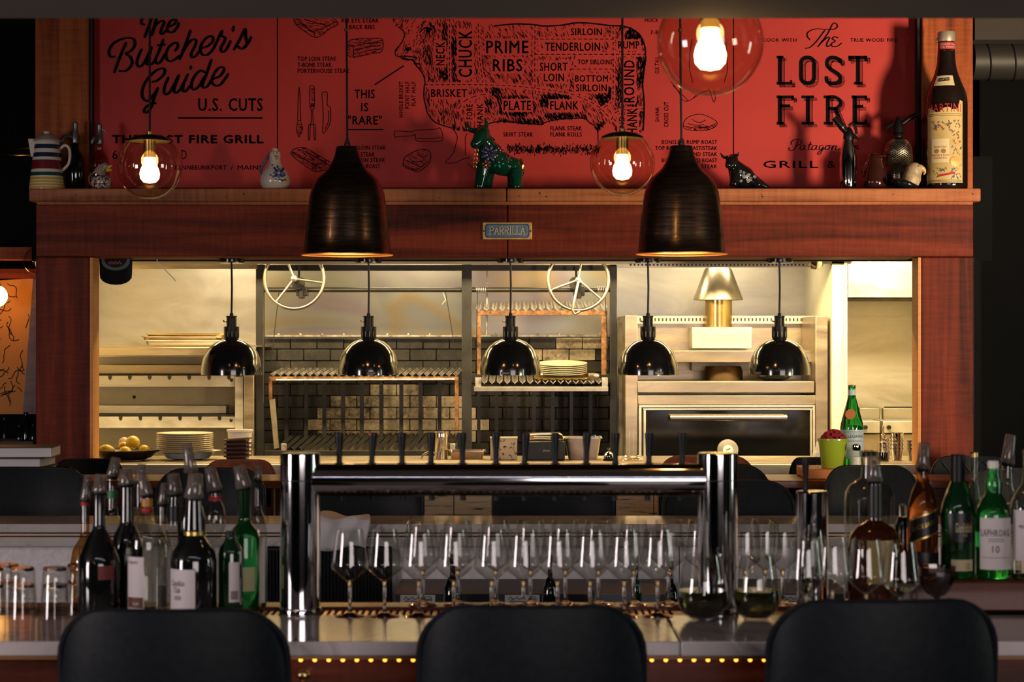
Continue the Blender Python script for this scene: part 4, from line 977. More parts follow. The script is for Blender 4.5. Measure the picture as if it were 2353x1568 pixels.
# baseball cap hanging from the header
cc = P(266, 592, 9.42)
cap = thing('baseball_cap', 'black baseball cap with teal lining hung at the top of the opening', 'cap', cc)
def capped(hw, y0, y1, k=10):
    pts = [P(266 - hw, y0, 9.42)]
    for i in range(k + 1):
        a = PI * i / k; pts.append(P(266 - hw * math.cos(a) ** 1 * (1 if abs(math.cos(a)) < 0.97 else 0.98), y1 - 26 + 26 * math.sin(a) ** 0.8, 9.42))
    pts.append(P(266 + hw, y0, 9.42)); return pts
obj('brim', MB().prism(capped(38, 595, 655), (0, 0.006, 0)), LEATHER, cap, bevel=0.002)
obj('lining', MB().prism([v + Vector((0, -0.004, 0)) for v in capped(33, 594, 622)], (0, 0.004, 0)), mat('teal_lining', (0.16, 0.24, 0.24), 0.8), cap)
obj('crown', MB().prism([v + Vector((0, -0.006, 0)) for v in capped(27, 594, 615)], (0, 0.003, 0)), BLACK, cap)
sq = MB()
for i in range(12):
    a = P(250 + i * 2.6, 605 + 2 * math.sin(i * 1.9), 9.42); sq.box(a.x, a.x + 0.004, 9.4115, 9.4135, a.z - 0.004, a.z + 0.006)
obj('embroidery', sq, mat('cap_thread', (0.45, 0.20, 0.14), 0.8), cap, kind='stuff')
obj('hook', MB().tube([cc + Vector((0, 0.02, 0.005)), cc + Vector((0, 0.02, -0.03))], 0.004, 6), BLKSTEEL, cap)
obj('hanging_skewer', MB().tube([P(361, 592, 9.44), P(361, 601, 9.44), P(404, 646, 9.46)], 0.0025, 6), WHITEPL, None, 'thin pale skewer hanging from the header beside the cap', 'skewer', loc=tuple(P(361, 592, 9.44)))
# ---------------------------------------------------------------- heat lamps over the pass
YL = 9.40
def heat_lamp(i, px, la):
    zt = Z(590, YF); c = Vector((X(px, YL), YL, Z(862, YL)))
    names = ('heat lamp in front of the slotted rack', 'heat lamp over the wide grill bay', 'heat lamp in front of the plate pile', 'heat lamp at the oven\'s grill side', 'heat lamp above the black bowl')
    h = thing('heat_lamp', 'glossy black dome ' + names[i], 'lamp', c, 'dome heat lamps over the pass')
    L = lambda r, y: (M(r, YL), Z(y, YL))
    T0 = Matrix.Translation((c.x, YL, 0))
    obj('canopy', MB().lathe([(M(28, YL), zt - 0.02), (M(31, YL), zt - 0.015), (M(31, YL), zt), (0, zt)], 28, T0), BLKGLOSS, h)
    obj('cord', MB().tube([(c.x, YL, zt - 0.02), (c.x + 0.002, YL, Z(660, YL)), (c.x, YL, Z(722, YL))], M(2.4, YL), 8), BLKPLAST, h)
    s = obj('socket', MB().lathe([L(4, 720), L(4.5, 726), L(12.5, 726), L(12.5, 729), L(11.5, 730), L(11.5, 752)], 24, T0), BLKPLAST, h)
    obj('switch_key', MB().tube([(c.x - M(11, YL), YL - 0.005, Z(740, YL)), (c.x - M(16, YL), YL - 0.012, Z(739, YL))], 0.0035, 6).ball((c.x - M(17, YL), YL - 0.014, Z(738, YL)), 0.005, 8, 6), BRASS, s)
    co = obj('collar', MB().lathe([L(17.6, 751), L(17.6, 775), L(15.5, 780)], 24, T0), BLKPLAST, h)
    for a in (-0.9, -0.35, 0.2, 0.75):
        obj('vent_slit', cyl_patch(MB(), M(17.8, YL), a - 0.05, a + 0.05, Z(774, YL), Z(762, YL), 2, (c.x, YL)), mat('slit_grey', (0.25, 0.25, 0.24), 0.4), co)
    sh = obj('shade', MB().shell([L(70, 862), L(70, 850), L(68.5, 838), L(64.5, 822), L(58, 808), L(48, 795.5), L(35, 785.5), L(22, 780.5), L(14, 779)], 0.003, 44, T0), BLKGLOSS, h)
    lab = cyl_patch(MB(), M(70.5, YL), la, la + 0.30, Z(860.5, YL), Z(853.5, YL), 6, (c.x, YL))
    tg = obj('warning_label', lab, mat('label_black', (0.02, 0.02, 0.02), 0.5), sh)
    obj('lettering', text_on_cyl(MB(), 'CAUTION-HOT', M(70.8, YL), la + 0.03, la + 0.27, Z(858.6, YL), Z(855.6, YL), 0.0, (c.x, YL)), PAPER, sh, smooth=0)
    obj('bulb', MB().lathe([L(10, 790), L(12, 800), L(26, 822), L(28, 832), L(22, 842), (0, Z(846, YL))], 20, T0), HEATBULB, h)
for i, (px, la) in enumerate(((532, 0.95), (847, 0.0), (1173, -0.32), (1489, 0.15), (1791, -1.05))):
    heat_lamp(i, px, la)
# ================================================================ pendants
def cord_to(c, z1, r, m_=BLKPLAST): return MB().tube([c, (c[0], c[1], z1)], r, 8)
def globe(px, py, rpx, Y, lb, ztop=3.449):
    c = P(px, py, Y); s = Y / F * rpx / 75.0                # s = metres per pixel of the reference globe
    g = thing('globe_pendant', lb, 'lamp', (c.x, c.y, c.z - 75 * s), 'clear globe pendants')
    T0 = Matrix.Translation(c)
    a0 = math.asin(48 / 75.0)
    prof = [(75 * s * math.sin(PI - i * (PI - a0) / 28), 75 * s * math.cos(PI - i * (PI - a0) / 28)) for i in range(29)]
    obj('globe', MB().lathe(prof, 48, T0, caps=False), GLOBE, g)
    z0 = 75 * s * math.cos(a0)
    cp = obj('cap', MB().lathe([(48.5 * s, z0 - 0.5 * s), (48.5 * s, z0 + 3 * s), (40 * s, z0 + 8 * s), (22 * s, z0 + 13 * s), (8 * s, z0 + 15 * s), (0, z0 + 15 * s)], 36, T0), BLKGLOSS, g)
    obj('cap_lining', MB().lathe([(47.5 * s, z0 - 1.0 * s), (0.001, z0 - 1.2 * s)], 36, T0), BRASS, g)
    obj('brass_nipple', MB().lathe([(7 * s, z0 + 13 * s), (7 * s, z0 + 21 * s), (3.2 * s, z0 + 23 * s)], 16, T0), BRASS, g)
    obj('socket', MB().lathe([(14 * s, z0 - 1 * s), (14 * s, z0 - 38 * s), (12 * s, z0 - 39 * s)], 20, T0), BRASS, g)
    b = [(12.5, -38), (13, -46), (15, -54), (20, -64), (22.5, -75), (21, -86), (14, -94), (0.01, -97)]
    obj('bulb', MB().lathe([(r * s, z0 + z * s) for r, z in b], 24, T0), BULB, g)
    obj('cord', cord_to((c.x, c.y, c.z + z0 + 21 * s), ztop, 2.6 * s), BLKPLAST, g)
globe(344, 382, 75.5, 7.2, 'lit clear globe pendant hanging before the address lettering of the mural')
globe(1430, 375, 75, 7.2, 'lit clear globe pendant hanging beside the ox\'s hind leg')
globe(1632, 98, 122.5, 4.58, 'large lit clear globe pendant cut off by the dropped ceiling')
def copper_pendant(px, dy, lb, kink):
    Y = 8.0; c = Vector((X(px, Y), Y, Z(586 + dy, Y)))
    g = thing('copper_pendant', lb, 'lamp', c, 'bell shaped copper pendants')
    L = lambda r, y: (M(r, Y), Z(y + dy, Y))
    T0 = Matrix.Translation((c.x, Y, 0))
    prof = [L(105, 586), L(100, 580), L(97, 545), L(93.5, 505), L(88, 462), L(85, 445), L(80, 430), L(70, 412), L(58, 401), L(46, 390), L(37, 376), L(30, 360), L(27, 348), L(25, 338)]
    o = MB().lathe(prof + [(0.001, Z(337.5 + dy, Y))], 48, T0, caps=False)
    obj('shade', o, COPPER, g)
    obj('shade_lining', MB().lathe([(r - 0.004, z + (0.0005 if i == 0 else -0.003)) for i, (r, z) in enumerate(prof)], 48, T0, caps=False), COPPER_IN, g, label='bright copper inside of the shade')
    rim = [(c.x + M(104.5, Y) * math.cos(2 * PI * k / 48), Y + M(104.5, Y) * math.sin(2 * PI * k / 48), Z(586 + dy, Y)) for k in range(48)]
    obj('rolled_rim', MB().tube(rim, 0.0025, 6, True), COPPER_IN, g)
    obj('cord_grip', MB().lathe([L(7, 339), L(7, 330), L(5, 328), L(5, 322), L(2.5, 320)], 14, T0).ball((c.x, Y, Z(330 + dy, Y)), M(6, Y), 10, 8), BLKSTEEL, g)
    obj('bulb', MB().ball((c.x, Y, Z(500 + dy, Y)), 0.045, 14, 10), BULBSMALL, g)
    z1 = Z(330 + dy, Y)
    pts = [(c.x, Y, z1), (c.x + kink * 0.5, Y, z1 + 0.2), (c.x + kink, Y, z1 + 0.6), (c.x + kink, Y, 3.449)]
    obj('cord', MB().tube(pts, M(2.6, Y), 8), BLKPLAST, g)
    obj('cord_joint', MB().lathe([(M(5, Y), Z(73, Y)), (M(5, Y), Z(66, Y))], 10, Matrix.Translation((c.x + kink, Y, 0))), BRASS, g)
copper_pendant(798, 0, 'dark bell shaped copper pendant hanging over the wide grill bay', -0.003)
copper_pendant(1566, -2, 'dark bell shaped copper pendant hanging beside the oven flue hat', -0.006)
for (px, Y, z) in ((798, 8.0, 0.085), (1566, 8.0, 0.085)):
    d_ = bpy.data.lights.new('pendant_bulb_light', 'POINT'); d_.energy = 5.5; d_.color = (1.0, 0.55, 0.2); d_.shadow_soft_size = 0.03
    o_ = bpy.data.objects.new('pendant_bulb_light', d_); COL.objects.link(o_); o_.location = (X(px, Y), Y, Z(560, Y))
# ================================================================ things on the mantel shelf
YT = 9.22; SZ = Z(433, YS) + 0.0005
def L_(Y): return lambda r, y: (M(r, Y), Z(y, Y) - Z(432, Y) + SZ)
def lathe_at(prof, px, Y, seg=30):
    f = L_(Y); return MB().lathe([f(r, y) for r, y in prof], seg, Matrix.Translation((X(px, Y), Y, 0)))
# enamel coffee pot with stripes
Y = 9.24; c = (X(108, Y), Y, SZ)
pot = thing('coffee_pot', 'white enamel coffee pot with blue, red, green and yellow stripes', 'coffee pot', c)
def pot_r(y): return 28.5 + (y - 322) * (41 - 28.5) / (432 - 322)
f = L_(Y)
STR = mat('enamel_white', (0.66, 0.60, 0.50), 0.3, 0, 0.3)
obj('body', MB().lathe([f(0.01, 431.8), f(40, 432)] + [f(pot_r(y), y) for y in range(428, 319, -6)] + [f(28, 321), f(26, 320)], 40, Matrix.Translation((c[0], Y, 0))), STR, pot)
for y0, y1, colr in ((327, 337, (0.012, 0.02, 0.06)), (346, 356, (0.012, 0.02, 0.06)), (363, 384, (0.16, 0.012, 0.02)), (391, 399, (0.01, 0.06, 0.05)), (403, 408, (0.60, 0.36, 0.03)), (411, 415, (0.60, 0.36, 0.03)), (418, 422, (0.60, 0.36, 0.03)), (424.5, 428, (0.60, 0.36, 0.03))):
    sm_ = mat('enamel_%d' % (y0 if y0 < 403 else 403), colr, 0.28, 0, 0.3)
    obj('stripe', MB().lathe([f(pot_r(y1) - 0.3, y1 + 0.01), f(pot_r(y1) + 0.25, y1), f(pot_r(y0) + 0.25, y0), f(pot_r(y0) - 0.3, y0 - 0.01)], 40, Matrix.Translation((c[0], Y, 0))), sm_, pot)
obj('spout', MB().prism([P(67, 320, Y), P(94, 320, Y), P(80, 362, Y), P(74, 362, Y)], (0, -0.03, 0)), STR, pot, bevel=0.004)
obj('handle', MB().tube(spline([P(138, 342, Y), P(150, 334, Y), P(160, 345, Y), P(158, 375, Y), P(143, 392, Y)], 5), 0.007, 8), STR, pot)
lid = obj('lid', MB().lathe([f(33, 320), f(33, 317), f(24, 309), f(16, 304), f(8, 301), f(0.01, 300)], 32, Matrix.Translation((c[0], Y, 0))), mat('enamel_grey', (0.42, 0.36, 0.30), 0.3, 0, 0.3), pot)
obj('lid_knob', MB().lathe([f(6, 302), f(8, 297), f(7.5, 296), f(0.01, 295.8)], 18, Matrix.Translation((c[0] - 0.002, Y, 0))), STR, lid)
# soda siphons
PEW = noisy('pewter', [(0.16, 0.17, 0.17), (0.26, 0.27, 0.27)], (1, 1, 1), 20, 4, 0, 0.38, 0.9)
def siphon(px, Y, top, hw, gm, lb, lever, spout, spread):
    c = (X(px, Y), Y, SZ); s = thing('soda_siphon', lb, 'siphon', c, 'old soda siphons on the mantel shelf')
    k = (432 - top) / 163.0; yy = lambda v: 432 - v * k
    obj('bottle', lathe_at([(0.01, 431.9), (hw - 2, 432), (hw, yy(4)), (hw, yy(66)), (hw * 0.93, yy(78)), (hw * 0.72, yy(88)), (9.5, yy(96)), (8.5, yy(102)), (8.5, yy(114)), (7, yy(117))], px, Y, 32), gm, s)
    hd = obj('head', lathe_at([(9, yy(113)), (9.8, yy(116)), (9.6, yy(126)), (6.6, yy(138)), (5.6, yy(150)), (6.2, yy(154)), (6, yy(159)), (0.01, yy(163))], px, Y, 20), PEW, s)
    z = lambda v: SZ + M(v * k, Y)
    obj('spout', MB().tube(spline([(c[0], Y, z(126)), (c[0] + M(spout[0], Y), Y + spread[0], z(127)), (c[0] + M(spout[1], Y), Y + spread[1], z(112))], 5), [0.010] * 6 + [0.008] * 3 + [0.007] * 2, 8), PEW, hd)
    if lever: obj('lever', MB().tube(spline([(c[0], Y, z(150)), (c[0] + M(lever, Y) * 0.6, Y, z(146)), (c[0] + M(lever, Y), Y, z(136))], 5), 0.004, 6), PEW, hd)
siphon(173, 9.335, 268.5, 23.5, DKGLASS, 'dark glass soda siphon with pewter spout behind the coffee pot', 0, (-18, -27), (-0.03, -0.04))
siphon(228, 9.33, 273, 23.5, thin_glass('siphon_glass', (0.80, 0.62, 0.60), ior=1.9), 'clear glass soda siphon behind the bird creamer', 19, (-6, -12), (-0.05, -0.06))
# little bird shaped creamer
Y = 9.17; c = (X(233, Y), Y, SZ); bj = thing('bird_creamer', 'painted bird shaped creamer with open yellow beak', 'creamer', c)
BJ = noisy('creamer_glaze', [(0.62, 0.48, 0.30), (0.02, 0.02, 0.05), (0.02, 0.03, 0.16), (0.70, 0.58, 0.40), (0.55, 0.28, 0.03)], (1, 1, 1), 42, 2, 0.5, 0.15, 0, 0.5, stops=[0.36, 0.44, 0.5, 0.58, 0.66])
g = lambda px, py, dy=0: (X(px, Y) - c[0], dy, Z(py, Y) - Z(432, Y))
obj('body', lathe_at([(0.01, 431.8), (14, 432), (21, 427), (24.5, 417), (22.5, 406), (17, 401), (15, 400)], 233, Y, 28), BJ, bj)
obj('neck', MB().tube([P(228, 402, Y), P(231, 392, Y), P(236, 385, Y), P(243, 382, Y), P(248, 385, Y)], [M(16, Y), M(13, Y), M(10, Y), M(9, Y), M(6, Y)], 14), mat('creamer_grey', (0.34, 0.28, 0.22), 0.2, 0, 0.4), bj)
for a, b_ in (((244, 386), (258, 381)), ((244, 391), (258, 391))):
    obj('beak', MB().tube([P(*a, Y), P((a[0] + b_[0]) / 2, (a[1] + b_[1]) / 2, Y), P(*b_, Y)], [M(4.5, Y), M(4.2, Y), M(1.5, Y)], 10), mat('beak_yellow', (0.70, 0.40, 0.02), 0.25, 0, 0.3), bj)
obj('eye', MB().ball(P(236, 384, Y - 0.021), 0.003, 8, 6), BLKGLOSS, bj)
obj('handle', MB().tube(spline([P(215, 398, Y), P(206, 404, Y), P(205, 418, Y), P(212, 427, Y)], 5), 0.005, 8), mat('creamer_brown', (0.16, 0.09, 0.03), 0.25, 0, 0.3), bj)
# gourd jug with blue flowers
Y = 9.2; c = (X(632, Y), Y, SZ); gj = thing('gourd_jug', 'white ceramic gourd jug with face neck and blue flowers', 'jug', c)
obj('body', lathe_at([(0.01, 431.8), (22, 432), (30, 427), (34.5, 415), (33.5, 402), (28, 390), (19, 379), (14, 370), (12.5, 362), (13.5, 352), (12, 345), (7, 342), (7, 338), (6, 336.5)], 632, Y, 36), mat('jug_glaze', (0.56, 0.50, 0.42), 0.2, 0, 0.5), gj)
fl_ = MB()
def on_jug(a, py, r): return None
random.seed(3)
def jug_r(py):
    pr = [(432, 22), (427, 30), (415, 34.5), (402, 33.5), (390, 28), (379, 19), (370, 14)]
    for (a, b), (c_, d_) in zip(pr[:-1], pr[1:]):
        if c_ <= py <= a: return d_ + (b - d_) * (py - c_) / (a - c_)
    return 12
def petal(mbx, px0, py, rx, ry, a):
    n = 10; vs = []
    for i in range(n):
        t_ = 2 * PI * i / n; ex, ey = rx * math.cos(t_), ry * math.sin(t_)
        qx, qy = px0 + ex * math.cos(a) - ey * math.sin(a), py + ex * math.sin(a) + ey * math.cos(a)
        R = jug_r(min(max(qy, 372), 431)) + 0.4; dx = max(min(qx / R, 0.98), -0.98)
        vs.append((X(632, Y) + M(qx, Y), Y - M(R, Y) * math.sqrt(1 - dx * dx) - 0.0012, Z(qy, Y) - Z(432, Y) + SZ))
    mbx.add(vs, [tuple(range(n))])
for k in range(8):
    a = 2 * PI * k / 8; q = MB(); petal(q, 12 + 8 * math.cos(a), 395 + 8 * math.sin(a), 5, 3.2, a); obj('flower_petal', q, BLUE_INK if k % 2 else mat('blue_ink_pale', (0.10, 0.16, 0.34), 0.4), gj, smooth=0)
for (x_, y_, r_) in ((2, 384, 4), (8, 380, 3.5), (20, 384, 4), (24, 400, 3.5), (0, 404, 3), (-6, 400, 3), (20, 412, 4), (14, 410, 3), (26, 410, 3), (6, 410, 2.5), (-4, 376, 2.5)):
    q = MB(); petal(q, x_, y_, r_, r_ * 0.6, random.uniform(0, 3)); obj('leaf_mark', q, BLUE_INK, gj, smooth=0)
for k, (x_, y_) in enumerate(((-4, 348), (4, 348))):
    obj('eye_mark', MB().ball((X(632 + x_ + 2, Y), Y - M(12.5, Y), Z(y_, Y) - Z(432, Y) + SZ), 0.003, 8, 5), BLKGLOSS, gj)
obj('beak', MB().tube([P(632, 358, Y - 0.02), P(638, 362, Y - 0.032), P(637, 368, Y - 0.03)], [0.008, 0.007, 0.003], 8), mat('jug_beak', (0.40, 0.30, 0.18), 0.3), gj)
obj('handle', MB().tube(spline([P(622, 350, Y + 0.01), P(606, 376, Y + 0.01), P(599, 392, Y + 0.01), P(604, 404, Y + 0.01)], 5), 0.007, 8), mat('jug_handle_blue', (0.10, 0.11, 0.16), 0.25), gj)
# green glazed bull
Y = 9.22; c = Vector((X(1142, Y), Y, SZ)); bl = thing('bull_figurine', 'glossy dark green ceramic bull painted with purple and turquoise flowers', 'figurine', c, 'bull figurines on the mantel shelf')
q = lambda px, py, dy=0.0: (X(px, Y) - c.x, dy, Z(py, Y) - Z(432, Y))
GLZ = noisy('green_glaze', [(0.002, 0.030, 0.016), (0.004, 0.055, 0.030)], (1, 1, 1), 8, 3, 0, 0.07, 0, 0.8)
w3 = lambda px, py, dy=0.0: (X(px, Y), Y + dy, Z(py, Y) - Z(432, Y) + SZ)
bm_ = MB()
bm_.tube([w3(1118, 338, -0.02), w3(1128, 352, -0.012), w3(1146, 368, 0), w3(1166, 376, 0), w3(1184, 380, 0), w3(1192, 388, 0)], [M(r, Y) for r in (24, 30, 30, 25, 22, 14)], 20)
bm_.tube([w3(1122, 340, -0.02), w3(1116, 322, -0.04), w3(1108, 308, -0.05)], [M(r, Y) for r in (23, 19, 16)], 18)
bm_.tube([w3(1112, 300, -0.045), w3(1106, 312, -0.065), w3(1098, 324, -0.085), w3(1092, 330, -0.095)], [M(r, Y) for r in (15, 18, 14, 11)], 18)
for (a_, b_, r0_, r1_) in (((1112, 372, -0.035), (1101, 430, -0.05), 20, 13), ((1124, 372, 0.03), (1117, 430, 0.04), 18, 12), ((1186, 386, -0.03), (1188, 430, -0.045), 17, 12), ((1180, 386, 0.03), (1176, 430, 0.045), 16, 11)):
    p0, p1 = Vector(w3(*a_)), Vector(w3(*b_))
    bm_.tube([p0, p0.lerp(p1, 0.5), p1], [M(r0_, Y), M((r0_ + r1_) / 2 - 1, Y), M(r1_, Y)], 14)
for q_ in ((1118, 338, -0.02, 24), (1192, 388, 0, 14), (1092, 330, -0.095, 11), (1112, 302, -0.045, 15), (1128, 352, -0.012, 31)):
    bm_.ball(w3(q_[0], q_[1], q_[2]), M(q_[3], Y), 14, 10)
blob('body', bm_, GLZ, bl)
for a, b_, e in (((1098, 302), (1076, 296), (1070, 279)), ((1112, 298), (1118, 288), (1114, 270))):
    obj('horn', MB().tube(spline([P(*a, Y - 0.04), P(*b_, Y - 0.04), P(*e, Y - 0.04)], 5), [M(r, Y) for r in (7, 7, 6.5, 6, 5.5, 5, 4.5, 4, 3, 2, 1)], 10), GLZ, bl)
def flower(px, py, dy, n, r, colr, nm):
    for k in range(n):
        a = 2 * PI * k / n + 0.3
        obj('petal', MB().ball((X(px + r * math.cos(a), Y), Y + dy + 0.0045 * abs(math.cos(a)), Z(py + r * math.sin(a), Y) - Z(432, Y) + SZ), 1.0, 10, 6, (M(r * 0.62, Y), 0.003, M(r * 0.30, Y)), Matrix.Rotation(a, 4, 'Y')), mat(nm, colr, 0.2, 0, 0.5), bl)
    obj('flower_centre', MB().ball((X(px, Y), Y + dy - 0.002, Z(py, Y) - Z(432, Y) + SZ), 0.004, 8, 6), GOLD, bl)
flower(1125, 350, -0.075, 8, 13, (0.045, 0.035, 0.13), 'petal_purple'); flower(1146, 370, -0.058, 6, 8.5, (0.0, 0.32, 0.28), 'petal_turquoise')
flower(1149, 342, -0.052, 5, 7, (0.40, 0.03, 0.04), 'petal_red'); flower(1118, 376, -0.078, 6, 7, (0.30, 0.06, 0.03), 'petal_rust'); flower(1168, 362, -0.05, 5, 6, (0.16, 0.05, 0.05), 'petal_brown')
flower(1112, 315, -0.092, 6, 4, (0.5, 0.3, 0.05), 'petal_gold')
obj('tail', MB().tube(spline([P(1196, 366, Y), P(1201, 378, Y - 0.01), P(1199, 388, Y - 0.01)], 5), [0.005] * 5 + [0.009] * 3 + [0.008] * 3, 8), GOLD, bl, label='gold tail')
for k in range(5):
    cx_, cz_ = X(1096 - k, Y), Z(345 + k * 9.5, Y) - Z(432, Y) + SZ
    obj('chain_link', MB().tube([(cx_ + 0.008 * math.cos(2 * PI * i / 10), Y - 0.09, cz_ + 0.009 * math.sin(2 * PI * i / 10)) for i in range(10)], 0.0016, 5, True), GOLD, bl)
obj('ear', MB().tube([P(1124, 312, Y - 0.03), P(1134, 322, Y - 0.04), P(1128, 330, Y - 0.05)], [0.004, 0.009, 0.003], 8), GLZ, bl)
# black bull lying down with white scrollwork
Y = 9.22; c = Vector((X(1712, Y), Y, SZ)); bb = thing('bull_figurine', 'black ceramic bull resting with white scroll patterns', 'figurine', c, 'bull figurines on the mantel shelf')
q = lambda px, py, dy=0.0: (X(px, Y) - c.x, dy, Z(py, Y) - Z(432, Y))
bm_ = MB(); w3 = lambda px, py, dy=0.0: (X(px, Y), Y + dy, Z(py, Y) - Z(432, Y) + SZ)
bm_.tube([w3(1684, 372, -0.02), w3(1694, 388, -0.01), w3(1708, 402, 0), w3(1726, 412, 0), w3(1744, 418, 0), w3(1760, 424, 0)], [M(r, Y) for r in (15, 23, 27, 20, 13, 7)], 18)
bm_.tube([w3(1682, 362, -0.03), w3(1675, 369, -0.055), w3(1670, 377, -0.07)], [M(r, Y) for r in (13, 12, 8)], 14)
for a_, b_, r_ in (((1690, 396, -0.03), (1682, 424, -0.05), 15), ((1700, 400, 0.03), (1690, 424, 0.04), 14), ((1730, 412, -0.03), (1744, 424, -0.045), 12), ((1722, 408, 0), (1716, 424, 0), 20)):
    bm_.tube([w3(*a_), w3(*b_)], [M(r_, Y), M(r_ * 0.6, Y)], 12)
for q_ in ((1682, 362, -0.03, 13), (1670, 377, -0.07, 8), (1708, 402, 0, 27), (1760, 424, 0, 7)): bm_.ball(w3(q_[0], q_[1], q_[2]), M(q_[3], Y), 14, 10)
bm_.v = [(x_, y_, max(z_, SZ + 0.001)) for x_, y_, z_ in bm_.v]
blob('body', bm_, BLKGLOSS, bb, 0.0035)
for a, b_, e in (((1672, 362), (1662, 361), (1655, 351)), ((1688, 358), (1695, 356), (1698, 350))):
    obj('horn', MB().tube(spline([P(*a, Y - 0.04), P(*b_, Y - 0.045), P(*e, Y - 0.05)], 4), [M(r, Y) for r in (4.5, 4.2, 4, 3.6, 3, 2.6, 2, 1.4, 0.8)], 8), BLKGLOSS, bb)
SCR = mat('scroll_white', (0.55, 0.55, 0.52), 0.4)
random.seed(9)
for k in range(16):
    px_ = random.uniform(1684, 1738); py_ = random.uniform(384 + (px_ - 1690) * 0.45, 418); r_ = random.uniform(3, 6); ph = random.uniform(0, 6)
    pts = []
    for i in range(18):
        a = ph + i * 0.6; rr_ = r_ * (1 - i / 20)
        qx, qy = px_ + rr_ * math.cos(a), py_ + rr_ * math.sin(a)
        yy = Y - 0.060 + 0.012 * ((qx - 1708) / 24) ** 2 + 0.010 * ((qy - 402) / 20) ** 2
        pts.append((X(qx, Y), yy, Z(qy, Y) - Z(432, Y) + SZ))
    obj('scroll', MB().tube(pts, 0.0011, 4), SCR, bb)
# polished steel siphon
Y = 9.2; c = (X(1949, Y), Y, SZ); ss = thing('soda_siphon', 'polished steel soda siphon with black head and charger', 'siphon', c, 'old soda siphons on the mantel shelf')
obj('bottle', lathe_at([(0.01, 431.8), (16, 432), (18, 426), (18.5, 410), (20, 380), (19.5, 356), (16, 335), (12.5, 322), (11, 316)], 1949, Y, 36), CHROME, ss)
hd = obj('head', lathe_at([(11.5, 318), (12.5, 312), (12, 303), (9, 296), (6, 290), (0.01, 286)], 1950, Y, 20), BLKPLAST, ss)
obj('charger', MB().tube([P(1946, 304, Y), P(1932, 288, Y), P(1917, 270, Y)], [M(8, Y), M(8.5, Y), M(8, Y)], 14), BLKGLOSS, hd)
obj('charger_ring', MB().tube([P(1938, 295, Y), P(1935, 291.5, Y)], M(9.2, Y), 14), CHROME, hd)
obj('spout', MB().tube([P(1955, 307, Y - 0.01), P(1962, 312, Y - 0.015), P(1971, 322, Y - 0.02)], [M(4.5, Y), M(4.5, Y), M(3.5, Y)], 10), BLKPLAST, hd)
obj('lever', MB().tube(spline([P(1951, 290, Y), P(1960, 284, Y), P(1967, 298, Y), P(1968, 308, Y)], 4), M(3.6, Y), 8), BLKPLAST, hd)
# brown glazed jug figure
Y = 9.24; c = (X(2014, Y), Y, SZ); bg = thing('glazed_jug', 'dark brown glazed figure jug between the steel and the mesh siphon', 'jug', c)
DBR = mat('brown_glaze', (0.035, 0.010, 0.008), 0.08, 0, 0.7)
obj('body', lathe_at([(0.01, 431.8), (22, 432), (27, 425), (27, 408), (25, 392), (20, 376), (16, 366), (17, 356), (14, 348), (0.01, 344)], 2012, Y, 32), DBR, bg)
obj('brim', lathe_at([(13, 358), (18, 356), (19, 352), (12, 349)], 2018, Y - 0.005, 20), DBR, bg)
obj('handle', MB().tube(spline([P(1992, 370, Y), P(1984, 384, Y), P(1986, 402, Y), P(1994, 410, Y)], 5), 0.007, 8), DBR, bg)
# mesh covered siphon
Y = 9.3; c = (X(2064, Y), Y, SZ); ms = thing('soda_siphon', 'wire mesh covered soda siphon with black lever head', 'siphon', c, 'old soda siphons on the mantel shelf')
bod = [(0.01, 431.8), (31, 432), (32, 428), (32, 345), (30.5, 332), (26, 321), (18, 313), (11, 309), (10, 306)]
obj('bottle', lathe_at([(r * 0.97, y) for r, y in bod], 2064, Y, 32), DKGLASS, ms)
f = L_(Y); msh = []
def bod_r(y):
    for (a, b), (c_, d_) in zip(bod[1:-1], bod[2:]):
        if d_ <= y <= b: return c_ + (a - c_) * (y - d_) / max(b - d_, 1e-6)
    return 10
for sgn in (1, -1):
    for k in range(26):
        a0 = 2 * PI * k / 26; pts = []
        for i in range(23):
            y = 430 - i * 5.3; r, z = f(bod_r(y) + 0.3, y); a = a0 + sgn * i * 0.26
            pts.append((c[0] + r * math.cos(a), Y + r * math.sin(a), z))
        msh.append(pts)
mm = MB()
for p_ in msh: mm.tube(p_, M(0.85, Y), 4)
obj('wire_mesh', mm, NICKEL, ms, kind='stuff', label='diamond wire mesh jacket')
hd = obj('head', lathe_at([(10, 309), (11, 303), (9, 299), (14, 296), (12, 280), (8, 268), (5, 262), (0.01, 258)], 2064, Y, 20), BLKPLAST, ms)
obj('spout', MB().tube([P(2054, 284, Y), P(2042, 290, Y - 0.01), P(2032, 297, Y - 0.02)], [M(4, Y), M(3.6, Y), M(3, Y)], 8), BLKPLAST, hd)
obj('charger', MB().tube([P(2074, 284, Y), P(2090, 272, Y), P(2106, 264, Y)], [M(5, Y), M(6, Y), M(6.5, Y)], 10), BLKPLAST, hd)
